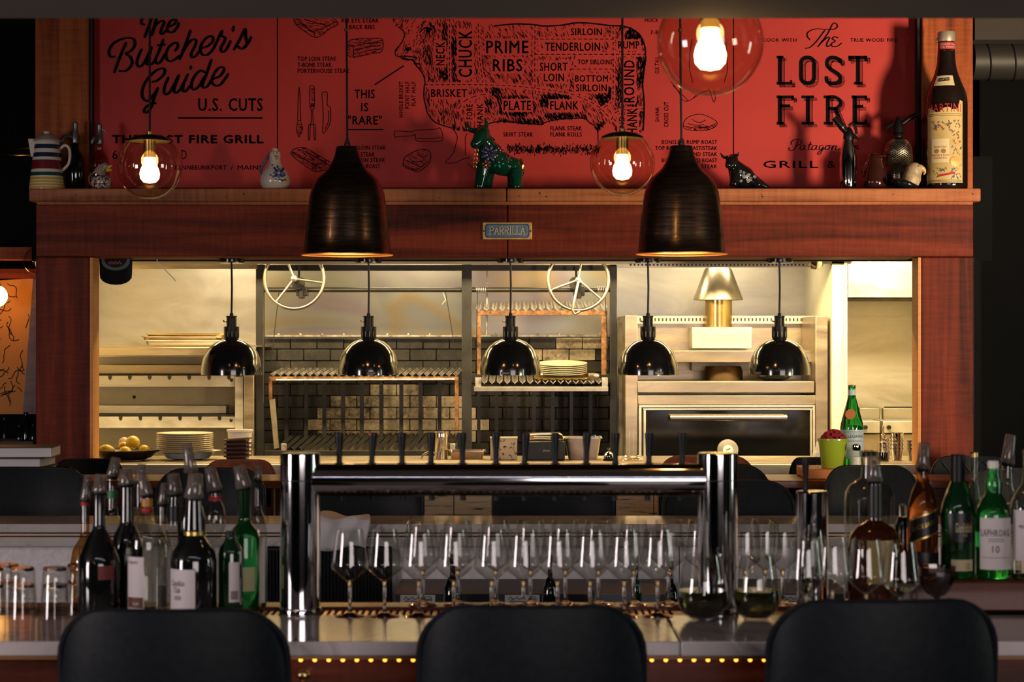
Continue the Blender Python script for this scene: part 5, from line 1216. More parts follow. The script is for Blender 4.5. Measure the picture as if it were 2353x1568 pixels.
# bird head cane top / decanter
Y = 9.15; c = Vector((X(2090, Y), Y, SZ)); eg = thing('eagle_ornament', 'ceramic eagle head ornament with cream feathers and dark collar', 'ornament', c)
q = lambda px, py, dy=0.0: (X(px, Y) - c.x, dy, Z(py, Y) - Z(432, Y))
FEA = noisy('feather_cream', [(0.26, 0.19, 0.10), (0.55, 0.46, 0.30)], (8, 8, 8), 3, 5, 0.5, 0.5)
w3 = lambda px, py, dy=0.0: (X(px, Y), Y + dy, Z(py, Y) - Z(432, Y) + SZ)
bm_ = MB().tube([w3(2090, 420), w3(2096, 404), w3(2101, 392), w3(2110, 386, -0.01), w3(2117, 388, -0.015)], [M(r, Y) for r in (20, 22, 20, 12, 7)], 18)
bm_.ball(w3(2100, 390), M(20, Y), 16, 12)
blob('head', bm_, FEA, eg, 0.0035)
obj('beak', MB().tube(spline([P(2112, 384, Y - 0.01), P(2121, 388, Y - 0.01), P(2125, 396, Y - 0.01), P(2122, 402, Y - 0.01)], 4), [M(r, Y) for r in (7, 7, 6.5, 6, 5.5, 5, 4.5, 4, 3.4, 2.8, 2, 1.4, 0.8)], 10), mat('beak_horn', (0.50, 0.34, 0.12), 0.3), eg)
obj('collar', MB().ball((X(2078, Y), Y, Z(421, Y) - Z(432, Y) + SZ + 0.002), 1.0, 22, 12, (M(33, Y), 0.05, M(11.5, Y)), Matrix.Rotation(math.radians(12), 4, 'Y')), BLKGLOSS, eg)
obj('eye', MB().ball(P(2110, 382, Y - 0.032), 0.003, 8, 6), BLKGLOSS, eg)
# oversized vermouth bottle
Y = 9.21; c = Vector((X(2174.5, Y), Y, SZ)); mb_ = thing('vermouth_bottle', 'oversized dark vermouth display bottle with torn cream label', 'bottle', c)
prof = [(0.01, 431.8), (45, 432), (47.5, 428), (48, 420), (48, 235), (47, 222), (43, 204), (36, 188), (28, 168), (23.5, 152), (21, 138), (19, 100), (17.5, 88)]
obj('glass', lathe_at(prof, 2174.5, Y, 40), mat('bottle_brown_black', (0.012, 0.007, 0.006), 0.10, 0, 0.5), mb_)
f = L_(Y); cc2 = (c.x, Y)
R = M(48.6, Y); zz = lambda y: f(1, y)[1]
LBL = noisy('aged_label', [(0.50, 0.36, 0.12), (0.66, 0.52, 0.24)], (1, 1, 1), 6, 4, 0, 0.6)
lab = obj('label', cyl_patch(MB(), R, -1.25, 0.62, zz(418), zz(262), 16, cc2), LBL, mb_)
tp = MB()     # torn upper edge of the label
n = 22; vs = []
random.seed(4)
for i in range(n + 1):
    a = -1.2 + 1.82 * i / n; top_ = 248 + random.uniform(-3, 4) - (18 if a > 0.42 else 0) + (6 if -0.9 < a < -0.4 else 0)
    for y in (262, top_): vs.append((cc2[0] + R * math.sin(a), cc2[1] - R * math.cos(a), zz(y)))
tp.add(vs, [(2 * i, 2 * i + 2, 2 * i + 3, 2 * i + 1) for i in range(n)])
obj('torn_label_top', tp, LBL, mb_)
R2 = R + 0.0006
obj('lettering', text_on_cyl(MB(), 'MARTINI', R2, -1.15, 0.5, zz(257), zz(238), 0.0, cc2), RED_INK, mb_, smooth=0)
for z_ in (262, 265.5, 413, 416): obj('border_line', cyl_patch(MB(), R2, -1.2, 0.55, zz(z_), zz(z_ - 0.9), 12, cc2), INK, mb_)
obj('medallion_panel', cyl_patch(MB(), R2, -0.95, -0.08, zz(372), zz(318), 10, cc2), mat('label_pale', (0.70, 0.60, 0.34), 0.6), mb_)
R3 = R2 + 0.0005
obj('lettering', text_on_cyl(MB(), 'MARTINI', R3, -0.8, -0.22, zz(339), zz(334.5), 0.02, cc2), RED_INK, mb_, smooth=0)
obj('lettering', text_on_cyl(MB(), 'MARTINI & ROSSI', R3, -0.92, -0.1, zz(358), zz(353), 0.02, cc2), RED_INK, mb_, smooth=0)
obj('lettering', text_on_cyl(MB(), 'HAMBURG', R3, -0.85, -0.18, zz(364), zz(360), 0.0, cc2), RED_INK, mb_, smooth=0)
for a in (-0.66, -0.34):
    obj('medal', MB().lathe([(M(5.5, Y), 0), (0.0001, 0.0008)], 16, Matrix.Translation((cc2[0] + R3 * math.sin(a), cc2[1] - R3 * math.cos(a), zz(346))) @ Matrix.Rotation(a, 4, 'Z') @ Matrix.Rotation(PI / 2, 4, 'X')), mat('medal_gold', (0.40, 0.26, 0.06), 0.4, 0.3), mb_)
obj('medal', MB().lathe([(M(11, Y), 0), (0.0001, 0.001)], 20, Matrix.Translation((cc2[0] + R3 * math.sin(0.18), cc2[1] - R3 * math.cos(0.18), zz(370))) @ Matrix.Rotation(0.18, 4, 'Z') @ Matrix.Rotation(PI / 2, 4, 'X')), mat('medal_gold', (0.40, 0.26, 0.06), 0.4, 0.3), mb_)
random.seed(21)
cols_ = [mat('print_blue', (0.01, 0.13, 0.30), 0.5), RED_INK, mat('print_green', (0.02, 0.16, 0.06), 0.5), mat('print_gold', (0.45, 0.28, 0.03), 0.5), mat('print_brown', (0.10, 0.04, 0.02), 0.5)]
for k in range(110):
    if k < 40: a = random.uniform(-0.95, 0.40); y = random.uniform(278, 300)
    else: a = random.uniform(0.02, 0.47); y = random.uniform(302, 408)
    if k > 88: a = random.uniform(-0.9, 0.3); y = random.uniform(384, 410)
    w_ = random.uniform(0.03, 0.10); h_ = random.uniform(3, 8)
    obj('print_mark', cyl_patch(MB(), R3, a, a + w_, zz(y), zz(y - h_ * 0.6), 2, cc2, slope=random.choice((-1, 1)) * M(h_ * 0.5, Y)), cols_[k % 5], mb_)
obj('banner', cyl_patch(MB(), R3 + 0.0003, -0.6, 0.2, zz(405), zz(400), 8, cc2, slope=M(7, Y)), RED_INK, mb_)
Rn = M(20.2, Y)
obj('neck_band', cyl_patch(MB(), M(20.8, Y), -1.5, 1.5, zz(141), zz(112), 16, cc2, R2=M(19.6, Y)), mat('neck_green', (0.42, 0.42, 0.12), 0.5), mb_)
obj('neck_band', cyl_patch(MB(), M(20.2, Y), -1.5, 1.5, zz(110), zz(93), 16, cc2, R2=M(19.3, Y)), RED_INK, mb_)
for z_, s_ in ((101, 'GENIESST MAN'), (107.5, 'DER FEINSTE')):
    obj('lettering', text_on_cyl(MB(), s_, M(20.6, Y), -1.0, 1.0, zz(z_), zz(z_ - 4.2), 0.02, cc2), PAPER, mb_, smooth=0)
obj('cap', lathe_at([(19.5, 91), (20, 88), (20, 71), (18.5, 68.5), (0.01, 68.3)], 2174.5, Y, 28), mat('cap_tin', (0.50, 0.46, 0.36), 0.4, 0.5), mb_)
obj('seal_tab', MB().ball((c.x - M(21, Y), Y, zz(88)), M(5, Y), 8, 6, (0.7, 0.5, 1.3)), mat('seal_wax', (0.20, 0.14, 0.06), 0.5), mb_)
sh_ = [(0.44, 198, 'x')]
obj('shoulder_label', cyl_patch(MB(), M(42, Y), -0.95, 0.25, zz(196), zz(172), 12, cc2, R2=M(31, Y)), mat('label_pale', (0.70, 0.60, 0.34), 0.6), mb_)
obj('shoulder_band', cyl_patch(MB(), M(38.6, Y), -0.7, -0.02, zz(186.5), zz(178.5), 8, cc2, R2=M(34.6, Y), slope=M(2, Y)), INK, mb_)
tx_ = MB(); v_, f_ = TXT[('MARTINI', 0.0)]
tx_.add([(cc2[0] + M(39.4 - 3.4 * b, Y) * math.sin(-0.62 + 0.55 * a), cc2[1] - M(39.4 - 3.4 * b, Y) * math.cos(-0.62 + 0.55 * a), zz(185 - 5 * b) + M(2 * a, Y)) for a, b in v_], f_)
obj('lettering', tx_, PAPER, mb_, smooth=0)
# enamel sign on the beam
Y = YF - 0.012; sg = thing('enamel_sign', 'small blue enamel PARRILLA sign with gold border on the beam', 'sign', P(1166, 551, Y))
obj('gold_frame', MB().pbox(1108.5, 1223, 510.5, 551, Y, YF - 0.0005), noisy('sign_gold', [(0.36, 0.22, 0.06), (0.60, 0.42, 0.16)], (1, 1, 1), 30, 4, 0, 0.4, 0.5), sg, bevel=0.003)
def chamfer(a, b, c_, d_, k, YY): return [P(x_, y_, YY) for x_, y_ in ((a + k, c_), (b - k, c_), (b, c_ + k), (b, d_ - k), (b - k, d_), (a + k, d_), (a, d_ - k), (a, c_ + k))]
obj('dark_border', MB().prism(chamfer(1114.5, 1216.5, 514.5, 546.5, 4, Y - 0.0012), (0, 0.001, 0)), mat('sign_navy', (0.01, 0.03, 0.07), 0.2), sg)
obj('blue_field', MB().prism(chamfer(1117, 1214, 517, 544, 4, Y - 0.002), (0, 0.0007, 0)), noisy('sign_blue', [(0.03, 0.10, 0.18), (0.12, 0.22, 0.34), (0.16, 0.18, 0.36)], (1, 1, 1), 16, 3, 0, 0.15, 0, 0.5), sg)
def serif_word(word, x0, x1, y0, y1, YY, m_, w=2.0):
    G = {'P': ([[(0.2, 0), (0.2, 1)], [(0.2, 0), (0.7, 0.02), (0.95, 0.25), (0.7, 0.5), (0.2, 0.52)]], [(0.2, 0), (0.2, 1)]),
         'A': ([[(0.12, 1), (0.5, 0)], [(0.5, 0), (0.88, 1)], [(0.25, 0.66), (0.75, 0.66)]], [(0.1, 1), (0.9, 1)]),
         'R': ([[(0.2, 0), (0.2, 1)], [(0.2, 0), (0.7, 0.02), (0.92, 0.25), (0.7, 0.5), (0.2, 0.52)], [(0.5, 0.52), (0.95, 1)]], [(0.2, 0), (0.2, 1), (0.95, 1)]),
         'I': ([[(0.5, 0), (0.5, 1)]], [(0.5, 0), (0.5, 1)]), 'L': ([[(0.25, 0), (0.25, 1)], [(0.25, 1), (0.9, 1)], [(0.9, 1), (0.9, 0.84)]], [(0.25, 0), (0.25, 1)])}
    wid = {'I': 0.55, 'L': 0.85}; tot = sum(wid.get(ch_, 1.0) for ch_ in word); x = x0
    for ch_ in word:
        cw = (x1 - x0) * wid.get(ch_, 1.0) / tot; q_ = MB()
        for s in G[ch_][0]:
            pts = [(X(x + a * cw, YY), Z(y0 + b * (y1 - y0), YY)) for a, b in s]
            q_.stroke(pts, M(w, YY), YY)
        for a, b in G[ch_][1]:
            q_.stroke([(X(x + a * cw - 2.4, YY), Z(y0 + b * (y1 - y0), YY)), (X(x + a * cw + 2.4, YY), Z(y0 + b * (y1 - y0), YY))], M(1.2, YY), YY)
        obj('lettering', q_, m_, sg, smooth=0); x += cw
serif_word('PARRILLA', 1124.5, 1207.5, 522, 539.5, Y - 0.0028, mat('sign_shadow', (0.01, 0.02, 0.03), 0.5), 3.6)
serif_word('PARRILLA', 1124, 1207, 521.5, 539, Y - 0.0036, mat('sign_cream', (0.72, 0.64, 0.46), 0.4), 2.0)
for px in (1112, 1219): obj('screw', MB().ball(P(px, 531, Y - 0.001), 0.004, 8, 6), BLKSTEEL, sg)
# ================================================================ things on the pass
ORD = ['lowest', 'second', 'third', 'fourth', 'fifth', 'sixth', 'seventh', 'eighth', 'ninth', 'uppermost']
def pz(Y): return PZ + 0.0008
def onpass(prof, px, Y, seg=28, base=None):
    """profile in pixels, heights measured up from the base row"""
    return MB().lathe([(M(r, Y), PZ + 0.001 + M(h, Y)) for r, h in prof], seg, Matrix.Translation((X(px, Y), Y, 0)))
Y = 9.5
# wooden bowl with lemons
fb_ = thing('fruit_bowl', 'shallow dark wooden bowl holding the lemons', 'bowl', (X(290, Y), Y, PZ))
obj('bowl', MB().shell([(M(40, Y), PZ + 0.001), (M(58, Y), PZ + M(7, Y)), (M(70, Y), PZ + M(18, Y)), (M(76, Y), PZ + M(22, Y)), (M(77, Y), PZ + M(24, Y))], 0.006, 40, Matrix.Translation((X(290, Y), Y, 0))), mat('bowl_wood', (0.03, 0.02, 0.012), 0.4), fb_)
LEM = noisy('lemon_skin', [(0.62, 0.40, 0.02), (0.72, 0.52, 0.05)], (1, 1, 1), 60, 3, 0, 0.35, 0, 0.2, 0.15)
ZB = PZ + M(12, Y)
def lemon(px, py, r, dy, rot, lb, m_=None, st=1.25):
    c = Vector((X(px, Y), Y + dy, Z(py, Y)))
    prof = [(0.0005, -st - 0.12), (0.10, -st - 0.06), (0.22, -st + 0.08), (0.62, -st * 0.72), (0.92, -st * 0.34), (1.0, 0), (0.92, st * 0.34), (0.62, st * 0.72), (0.22, st - 0.06), (0.09, st + 0.06), (0.0005, st + 0.10)]
    R_ = M(r, Y); mm_ = Matrix.Translation(c) @ Matrix.Rotation(rot, 4, 'Z') @ Matrix.Rotation(PI / 2, 4, 'Y') @ Matrix.Diagonal((R_, R_, R_, 1))
    obj('lemon', MB().lathe(prof, 22, mm_), m_ or LEM, None, lb, 'lemon', 'lemons in the wooden bowl', loc=tuple(c))
lemon(249, 1034, 13.5, -0.05, 0.1, 'large lemon with a dark spot at the post side of the bowl', st=1.45)
lemon(294, 1039, 15, -0.07, 1.2, 'lemon showing its end in front of the pile in the bowl', st=1.15)
lemon(333, 1036, 14, -0.02, 1.0, 'lemon with nipple facing out beside the plate stack', st=1.15)
lemon(306, 1017, 16, -0.01, 1.3, 'topmost lemon of the pile in the bowl')
lemon(281, 1028, 12, 0.03, 0.5, 'half hidden lemon wedged behind the front lemons', st=1.1)
lemon(277, 1020, 13, 0.09, 1.4, 'pale pinkish lemon at the back of the bowl', mat('lemon_pale', (0.72, 0.52, 0.34), 0.4), st=1.1)
obj('lemon_spot', MB().ball((X(238, Y), Y - 0.078, Z(1032, Y)), 0.003, 6, 4), BLACK, bpy.data.objects['lemon']) if False else None
# serving dish with the stack of dinner plates
Y = 9.55
obj('serving_dish', MB().shell([(M(30, Y), PZ + 0.001), (M(48, Y), PZ + M(3, Y)), (M(62, Y), PZ + M(17, Y)), (M(76, Y), PZ + M(19.5, Y)), (M(77, Y), PZ + M(21, Y))], 0.004, 40, Matrix.Translation((X(432, Y), Y, 0)) @ Matrix.Diagonal((1, 0.75, 1, 1))), WHITE, None,
    'white oval serving dish under the tall plate stack', 'dish', loc=(X(432, Y), Y, PZ))
pl = [(0.0001, 0), (0.62, 0), (0.66, 0.02), (0.97, 0.085), (1.0, 0.10), (0.995, 0.115), (0.95, 0.105), (0.66, 0.045), (0.0001, 0.03)]
R_ = M(65, Y)
for i in range(10):
    z0 = PZ + M(13, Y) + i * M(4.55, Y)
    obj('dinner_plate', MB().lathe([(r * R_, z0 + h * R_) for r, h in pl], 40, Matrix.Translation((X(425 + random.uniform(-0.8, 0.8), Y), Y, 0))), CREAM, None,
        ORD[i] + ' cream dinner plate counted up from the serving dish in the tall stack', 'plate', 'tall plate stack on the pass', loc=(X(425, Y), Y, z0))
# deli tub and the square bowls
Y = 9.62
tub = thing('deli_tub', 'tall white plastic tub behind the brown square bowls', 'tub', (X(551, Y), Y, PZ))
obj('wall', MB().shell([(M(24, Y), PZ + 0.001), (M(28, Y), PZ + M(66, Y))], 0.0015, 32, Matrix.Translation((X(551, Y), Y, 0))), WHITEPL, tub)
obj('rim', MB().lathe([(M(28.2, Y), PZ + M(62, Y)), (M(30, Y), PZ + M(62.5, Y)), (M(30, Y), PZ + M(67, Y)), (M(28, Y), PZ + M(67.3, Y))], 32, Matrix.Translation((X(551, Y), Y, 0)), True), WHITEPL, tub)
Y = 9.5
BRN = mat('brown_stoneware', (0.06, 0.024, 0.016), 0.35, 0, 0.2)
lbs = ['lowest brown square bowl of the stack', 'second brown square bowl from the bottom of the stack', 'middle brown square bowl of the stack', 'brown square bowl just below the tilted top one', 'tilted topmost brown square bowl of the stack']
for i in range(5):
    z0 = PZ + 0.001 + i * M(9.6, Y) * 0.98; c = Vector((X(546.5, Y), Y, z0)); w = M(54, Y)
    o_ = tray(MB(), 0, 0, w, w, 0, M(11, Y), M(5, Y), 0.012)
    mm_ = Matrix.Translation(c) @ Matrix.Rotation(math.radians(-4 if i == 4 else -1), 4, 'Y')
    o_.v = [tuple(mm_ @ Vector(v)) for v in o_.v]
    obj('square_bowl', o_, BRN, None, lbs[i], 'bowl', 'brown square bowls on the pass', loc=tuple(c))
# steel jar with tongs
Y = 9.6
jar = thing('steel_canister', 'tall ribbed steel canister holding tongs', 'canister', (X(1014, Y), Y, PZ))
obj('wall', MB().shell([(M(15, Y), PZ + 0.001), (M(15.5, Y), PZ + M(48, Y)), (M(16.5, Y), PZ + M(52, Y)), (M(15.5, Y), PZ + M(55, Y)), (M(16.5, Y), PZ + M(62, Y))], 0.0015, 28, Matrix.Translation((X(1014, Y), Y, 0))), BRUSHED, jar)
obj('handle', MB().tube(spline([P(1000, 1042, Y - 0.02), P(984, 1040, Y - 0.03), P(970, 1050, Y - 0.03), P(966, 1066, Y - 0.03)], 5), 0.005, 8), BRUSHED, jar)
for k, (a, b_) in enumerate((((1008, 1010), (1002, 1056)), ((1020, 1012), (1004, 1060)))):
    obj('tongs', MB().tube([P(*a, Y - 0.035), P(*b_, Y - 0.05)], [0.007, 0.004], 6), BRUSHED, None, ('steel tongs with loop handle resting on the canister' if k == 0 else 'second pair of steel tongs crossing at the canister'), 'tongs', loc=tuple(P(*b_, Y - 0.05)))
# low steel pan
def hotel_pan(nm, lb, px0, px1, h, Y, m_, flare=4, depthm=0.12):
    w = M(px1 - px0, Y); o_ = tray(MB(), X((px0 + px1) / 2, Y), Y, w, depthm, PZ + 0.003, M(h, Y), M(flare, Y), 0.012)
    return obj(nm, o_, m_, None, lb, 'pan', loc=(X((px0 + px1) / 2, Y), Y, PZ))
hotel_pan('steel_pan', 'low steel pan between canister and flower box', 1034, 1113, 19, 9.6, BRUSHED)
hotel_pan('deep_steel_pan', 'deep steel pan holding pens beside the printer', 1298, 1380, 49, 9.6, STEEL_LIT, 8, 0.15)
for k, (a, b_, colr, lb) in enumerate((((1366, 1000), (1354, 1034), (0.02, 0.20, 0.50), 'blue pen standing in the deep steel pan'), ((1378, 1002), (1362, 1034), (0.10, 0.45, 0.10), 'green and white pen standing in the deep steel pan'))):
    pn = thing('pen', lb, 'pen', P(*b_, 9.57), 'pens in the steel pan')
    A, B = P(*a, 9.57), P(*b_, 9.57)
    obj('barrel', MB().tube([A.lerp(B, 0.3), B + (B - A) * 0.4], 0.0055, 8), WHITEPL if k else mat('pen_blue', (0.05, 0.25, 0.5), 0.3), pn)
    obj('grip', MB().tube([A, A.lerp(B, 0.3)], [0.004, 0.006], 8), mat('pen_%d' % k, colr, 0.3), pn)
    obj('clip', MB().tube([A + Vector((0.006, -0.006, 0)), A.lerp(B, 0.5) + Vector((0.006, -0.006, 0))], 0.0018, 5), WHITEPL, pn)
# floral box
Y = 9.5
fx = thing('floral_box', 'cream box printed with blue flowers', 'box', (X(1157, Y), Y, PZ))
obj('box', MB().box(X(1127, Y), X(1188.5, Y), Y, Y + 0.11, PZ + 0.001, Z(1008, Y)), mat('box_cream', (0.62, 0.52, 0.34), 0.6), fx, bevel=0.002)
obj('lid_edge', MB().box(X(1126, Y), X(1189.5, Y), Y - 0.002, Y + 0.112, Z(1008, Y), Z(1006, Y)), CREAM, fx)
random.seed(2)
for cx_, cy_ in ((1140, 1050), (1156, 1014), (1160, 1028), (1154, 1043), (1178, 1020), (1178, 1030), (1174, 1046), (1178, 1058), (1152, 1056), (1136, 1020), (1184, 1042), (1146, 1032)):
    for k in range(7):
        a = random.uniform(0, 2 * PI); r_ = random.uniform(1, 6)
        px_, py_ = min(max(cx_ + r_ * math.cos(a), 1130), 1186), min(cy_ + r_ * math.sin(a) * 0.8, 1062)
        w_ = random.uniform(1.2, 3.2); an = random.uniform(0, PI)
        dx, dz = M(w_, Y) * math.cos(an), M(w_, Y) * math.sin(an); ux, uz = -dz * 0.35, dx * 0.35
        cxm, czm = X(px_, Y), Z(py_, Y)
        obj('flower_print', MB().add([(cxm - dx, Y - 0.0008, czm - dz), (cxm + ux, Y - 0.0008, czm + uz), (cxm + dx, Y - 0.0008, czm + dz), (cxm - ux, Y - 0.0008, czm - uz)], [(0, 1, 2, 3)]), BLUE_INK, fx, smooth=0)
# receipt printer
Y = 9.46
pr = thing('receipt_printer', 'dark grey receipt printer with silver lid', 'printer', (X(1254, Y), Y, PZ))
obj('case', MB().box(X(1210, Y), X(1298, Y), Y, Y + 0.16, PZ + 0.001, Z(1015, Y)), mat('printer_grey', (0.020, 0.022, 0.026), 0.35), pr, bevel=0.006)
obj('lid', MB().prism([P(1210, 1013, Y + 0.01), P(1297, 1011, Y + 0.01), P(1293, 1000, Y + 0.02), P(1286, 996.5, Y + 0.03), P(1214, 998, Y + 0.03), P(1210, 1003, Y + 0.02)], (0, 0.13, 0)), BRUSHED, pr, bevel=0.004, label='silver printer lid')
obj('lid_seam', MB().pbox(1226, 1268, 1003, 1006.5, Y + 0.005, Y + 0.012), STEEL_LIT, pr, bevel=0.002)
obj('paper_slot', MB().pbox(1220, 1270, 1057, 1061, Y - 0.004, Y + 0.001), BLKGLOSS, pr)
obj('lettering', text(MB(), 'EPSON', 1248, 1034.5, 1263, 1038.5, Y - 0.0008), PAPER, pr, smooth=0)
obj('status_light', MB().ball(P(1223, 1061, Y - 0.004), 0.0018, 6, 4), mat('led_green', (0.1, 0.5, 0.05), 0.3, emis=(0.3, 1.0, 0.1), es=2), pr)
# bell and ticket spike
Y = 9.45
bell = thing('service_bell', 'small chrome service bell on the pass', 'bell', (X(1399, Y), Y, PZ))
obj('base', onpass([(0.01, 0), (13, 0), (13, 4), (10, 5)], 1399, Y, 24), BLKPLAST, bell)
obj('dome', onpass([(12.5, 6), (12, 10), (9, 16), (4, 20), (0.01, 21)], 1399, Y, 28), CHROME, bell)
obj('plunger', onpass([(1.2, 20), (1.2, 25), (3, 26), (2.5, 28.5), (0.01, 29)], 1399, Y, 12), CHROME, bell)
tk = thing('ticket_spike', 'wire ticket spike with two upright needles', 'spike', (X(1452, Y), Y, PZ))
for px in (1446, 1456):
    obj('needle', MB().tube([(X(px, Y), Y, PZ), (X(px, Y), Y, Z(985, Y))], [0.0016, 0.0008], 6), BRUSHED, tk)
for k in range(4):
    a0 = k * 0.5
    obj('wire_loop', MB().tube([(X(1452, Y) + M(26 - k * 3, Y) * math.cos(2 * PI * i / 24), Y + 0.03 * math.sin(2 * PI * i / 24), PZ + 0.004 + k * 0.006 + 0.004 * math.sin(4 * PI * i / 24 + a0)) for i in range(24)], 0.0016, 5, True), BRUSHED, tk)
# ramekin cups, sauce bottle at the right of the pass
Y = 9.5
SC_ = CHROME
def cup_stack(px, n, r, lb, grp):
    for i in range(n):
        z0 = PZ + 0.001 + i * M(9.0, Y)
        o_ = MB().shell([(M(r * 0.72, Y), z0), (M(r * 0.97, Y), z0 + M(24, Y)), (M(r * 1.04, Y), z0 + M(24.5, Y)), (M(r * 1.04, Y), z0 + M(26.5, Y))], 0.0012, 24, Matrix.Translation((X(px, Y), Y, 0)))
        obj('sauce_cup', o_, SC_, None, lb % ('lowest' if i == 0 else 'topmost' if i == n - 1 else ('second', 'third', 'fourth')[i - 1] + ' lowest'), 'cup', grp, loc=(X(px, Y), Y, z0))
cup_stack(2061, 5, 15, '%s steel sauce cup of the tallest stack on the pass', 'steel sauce cups on the pass')
cup_stack(2098, 3, 14, '%s steel sauce cup of the stack against the post', 'steel sauce cups on the pass')
Y = 9.62; cup_stack(2036, 3, 13, '%s steel sauce cup of the stack behind the sauce bottle', 'steel sauce cups on the pass')
Y = 9.42
sb = thing('sauce_bottle', 'small clear bottle of dark sauce beside the steel cups', 'bottle', (X(2029, Y), Y, PZ))
obj('glass', onpass([(0.01, 0), (14, 0), (14, 34), (12, 42), (5, 46), (5, 54)], 2029, Y, 24), GLASS, sb)
obj('sauce', onpass([(0.01, 0.6), (13, 0.6), (13, 20), (0.01, 20)], 2029, Y, 24), DKGLASS, sb)
obj('pump', onpass([(5.5, 52), (5.5, 60), (3, 62), (3, 80), (0.01, 81)], 2029, Y, 16), BRASS, sb)
wt_ = thing('squeeze_bottle', 'white squeeze bottle with pointed tip behind the green pot', 'bottle', (X(1878, 9.5), 9.5, PZ))
Y = 9.5
obj('body', onpass([(0.01, 0), (11, 0), (11, 14), (9, 18)], 1878, Y, 20), WHITEPL, wt_)
obj('tip', onpass([(6, 18), (3, 36), (1.5, 42), (0.01, 42)], 1878, Y, 14), WHITEPL, wt_)
# ================================================================ dining furniture behind the bar
def stool_mesh(w=0.44, top=1.2, zb=0.80, leather=None, quilt=False):
    """bar stool, origin on the floor under the seat; the backrest stands on the +Y side"""
    r = thing('bar_stool', '', 'stool', (0, 0, 0))
    lea = leather or LEATHER
    nx = 22; R = 0.10; yb = 0.20; th = 0.045
    def zt(x):
        e = abs(x) - (w / 2 - R)
        return top if e <= 0 else top - R + math.sqrt(max(R * R - e * e, 0))
    vs = []; xs = [-w / 2 + w * i / nx for i in range(nx + 1)]
    xs = [w / 2 * math.sin(PI / 2 * (2 * i / nx - 1)) for i in range(nx + 1)]
    rows = 6
    for s in (0, 1):
        for x in xs:
            for k in range(rows + 1):
                z = zb + (zt(x) - zb) * k / rows
                taper = 1 - 0.06 * (1 - k / rows) * 0
                y = yb - 0.10 * (x / (w / 2)) ** 2 * 0.6 + (th if s else 0) + 0.05 * (z - zb) / (top - zb)
                pinch = (th * 0.32) * ((abs(x) / (w / 2)) ** 8 + (k / rows) ** 8)
                y += pinch * (1 if s == 0 else -1)
                vs.append((x, y, z))
    n1 = (nx + 1) * (rows + 1); fs = []
    ix = lambda s, i, k: s * n1 + i * (rows + 1) + k
    for i in range(nx):
        for k in range(rows):
            fs.append((ix(0, i, k), ix(0, i + 1, k), ix(0, i + 1, k + 1), ix(0, i, k + 1)))
            fs.append((ix(1, i, k), ix(1, i, k + 1), ix(1, i + 1, k + 1), ix(1, i + 1, k)))
        for k in (0, rows): fs.append((ix(0, i, k), ix(1, i, k), ix(1, i + 1, k), ix(0, i + 1, k)))
    for i in (0, nx):
        for k in range(rows): fs.append((ix(0, i, k), ix(0, i, k + 1), ix(1, i, k + 1), ix(1, i, k)))
    bk = obj('backrest', MB().add(vs, fs), lea, r, smooth=50)
    edge = [(x, yb - 0.06 * (x / (w / 2)) ** 2 + th / 2 + 0.05 * (zt(x) - zb) / (top - zb), zt(x)) for x in xs]
    edge = [(-w / 2, yb - 0.06 + th / 2, zb + 0.01)] + edge + [(w / 2, yb - 0.06 + th / 2, zb + 0.01)]
    obj('piping', MB().tube(edge, 0.007, 8), lea, bk)
    if quilt:
        for sg_ in (1, -1):
            for k in range(-3, 4):
                pts = []
                for j in range(13):
                    z = zb + 0.02 + (top - zb - 0.04) * j / 12; x = k * 0.11 + sg_ * (j / 12 - 0.5) * 0.30
                    if abs(x) < w / 2 - 0.02 and z < zt(x) - 0.01:
                        pts.append((x, yb - 0.06 * (x / (w / 2)) ** 2 + 0.05 * (z - zb) / (top - zb) - 0.001, z))
                if len(pts) > 2: obj('stitched_seam', MB().tube(pts, 0.0025, 5), mat('seam_grey', (0.05, 0.06, 0.07), 0.4), bk)
    obj('seat', MB().prism(rounded_rect(0, 0, w - 0.02, 0.40, 0.07, 0.72), (0, 0, 0.075)), lea, r, bevel=0.02, segs=3)
    for sx in (-1, 1):
        for sy in (-1, 1):
            obj('leg', MB().tube([(sx * 0.15, sy * 0.14, 0.72), (sx * 0.21, sy * 0.19, 0)], 0.013, 8), BLKSTEEL, r)
        obj('back_bracket', MB().tube([(sx * 0.14, 0.16, 0.73), (sx * 0.14, 0.225, 0.80), (sx * 0.14, 0.23, 0.90)], 0.010, 6), BLKSTEEL, r)
    ring = [(sx * 0.195, sy * 0.175, 0.26) for sx, sy in ((-1, -1), (1, -1), (1, 1), (-1, 1))]
    obj('footrest', MB().tube(ring, 0.009, 8, True), BLKSTEEL, r)
    return r
proto = {}
def stool(kind, px, Yback, lb, grp, rz=0.0, wpx=None, toppy=None, front=False):
    if kind not in proto:
        o = stool_mesh(leather=LEATHER_BR if kind == 'brown' else LEATHER, quilt=(kind == 'quilt')); proto[kind] = o; new = o
    else:
        new = dup(proto[kind], (0, 0, 0))
    s = 1.0 if wpx is None else M(wpx, Yback) / 0.44
    zs = 1.0 if toppy is None else Z(toppy, Yback) / 1.2
    off = 0.24
    if front: new.location = (X(px, Yback), Yback + off, 0); new.rotation_euler = (0, 0, PI + rz)
    else: new.location = (X(px, Yback), Yback - off, 0); new.rotation_euler = (0, 0, rz)
    new.scale = (s, 1, zs)
    new['label'] = lb; new['group'] = grp
    return new
FS = 'black stools along the front bar'
stool('black', 392, 3.91, 'black leather bar stool in front of the bottle cluster with the cream label', FS, toppy=1403, wpx=526, front=True)
stool('black', 1222, 3.91, 'black leather bar stool in front of the wine glass row', FS, toppy=1395, wpx=520, front=True)
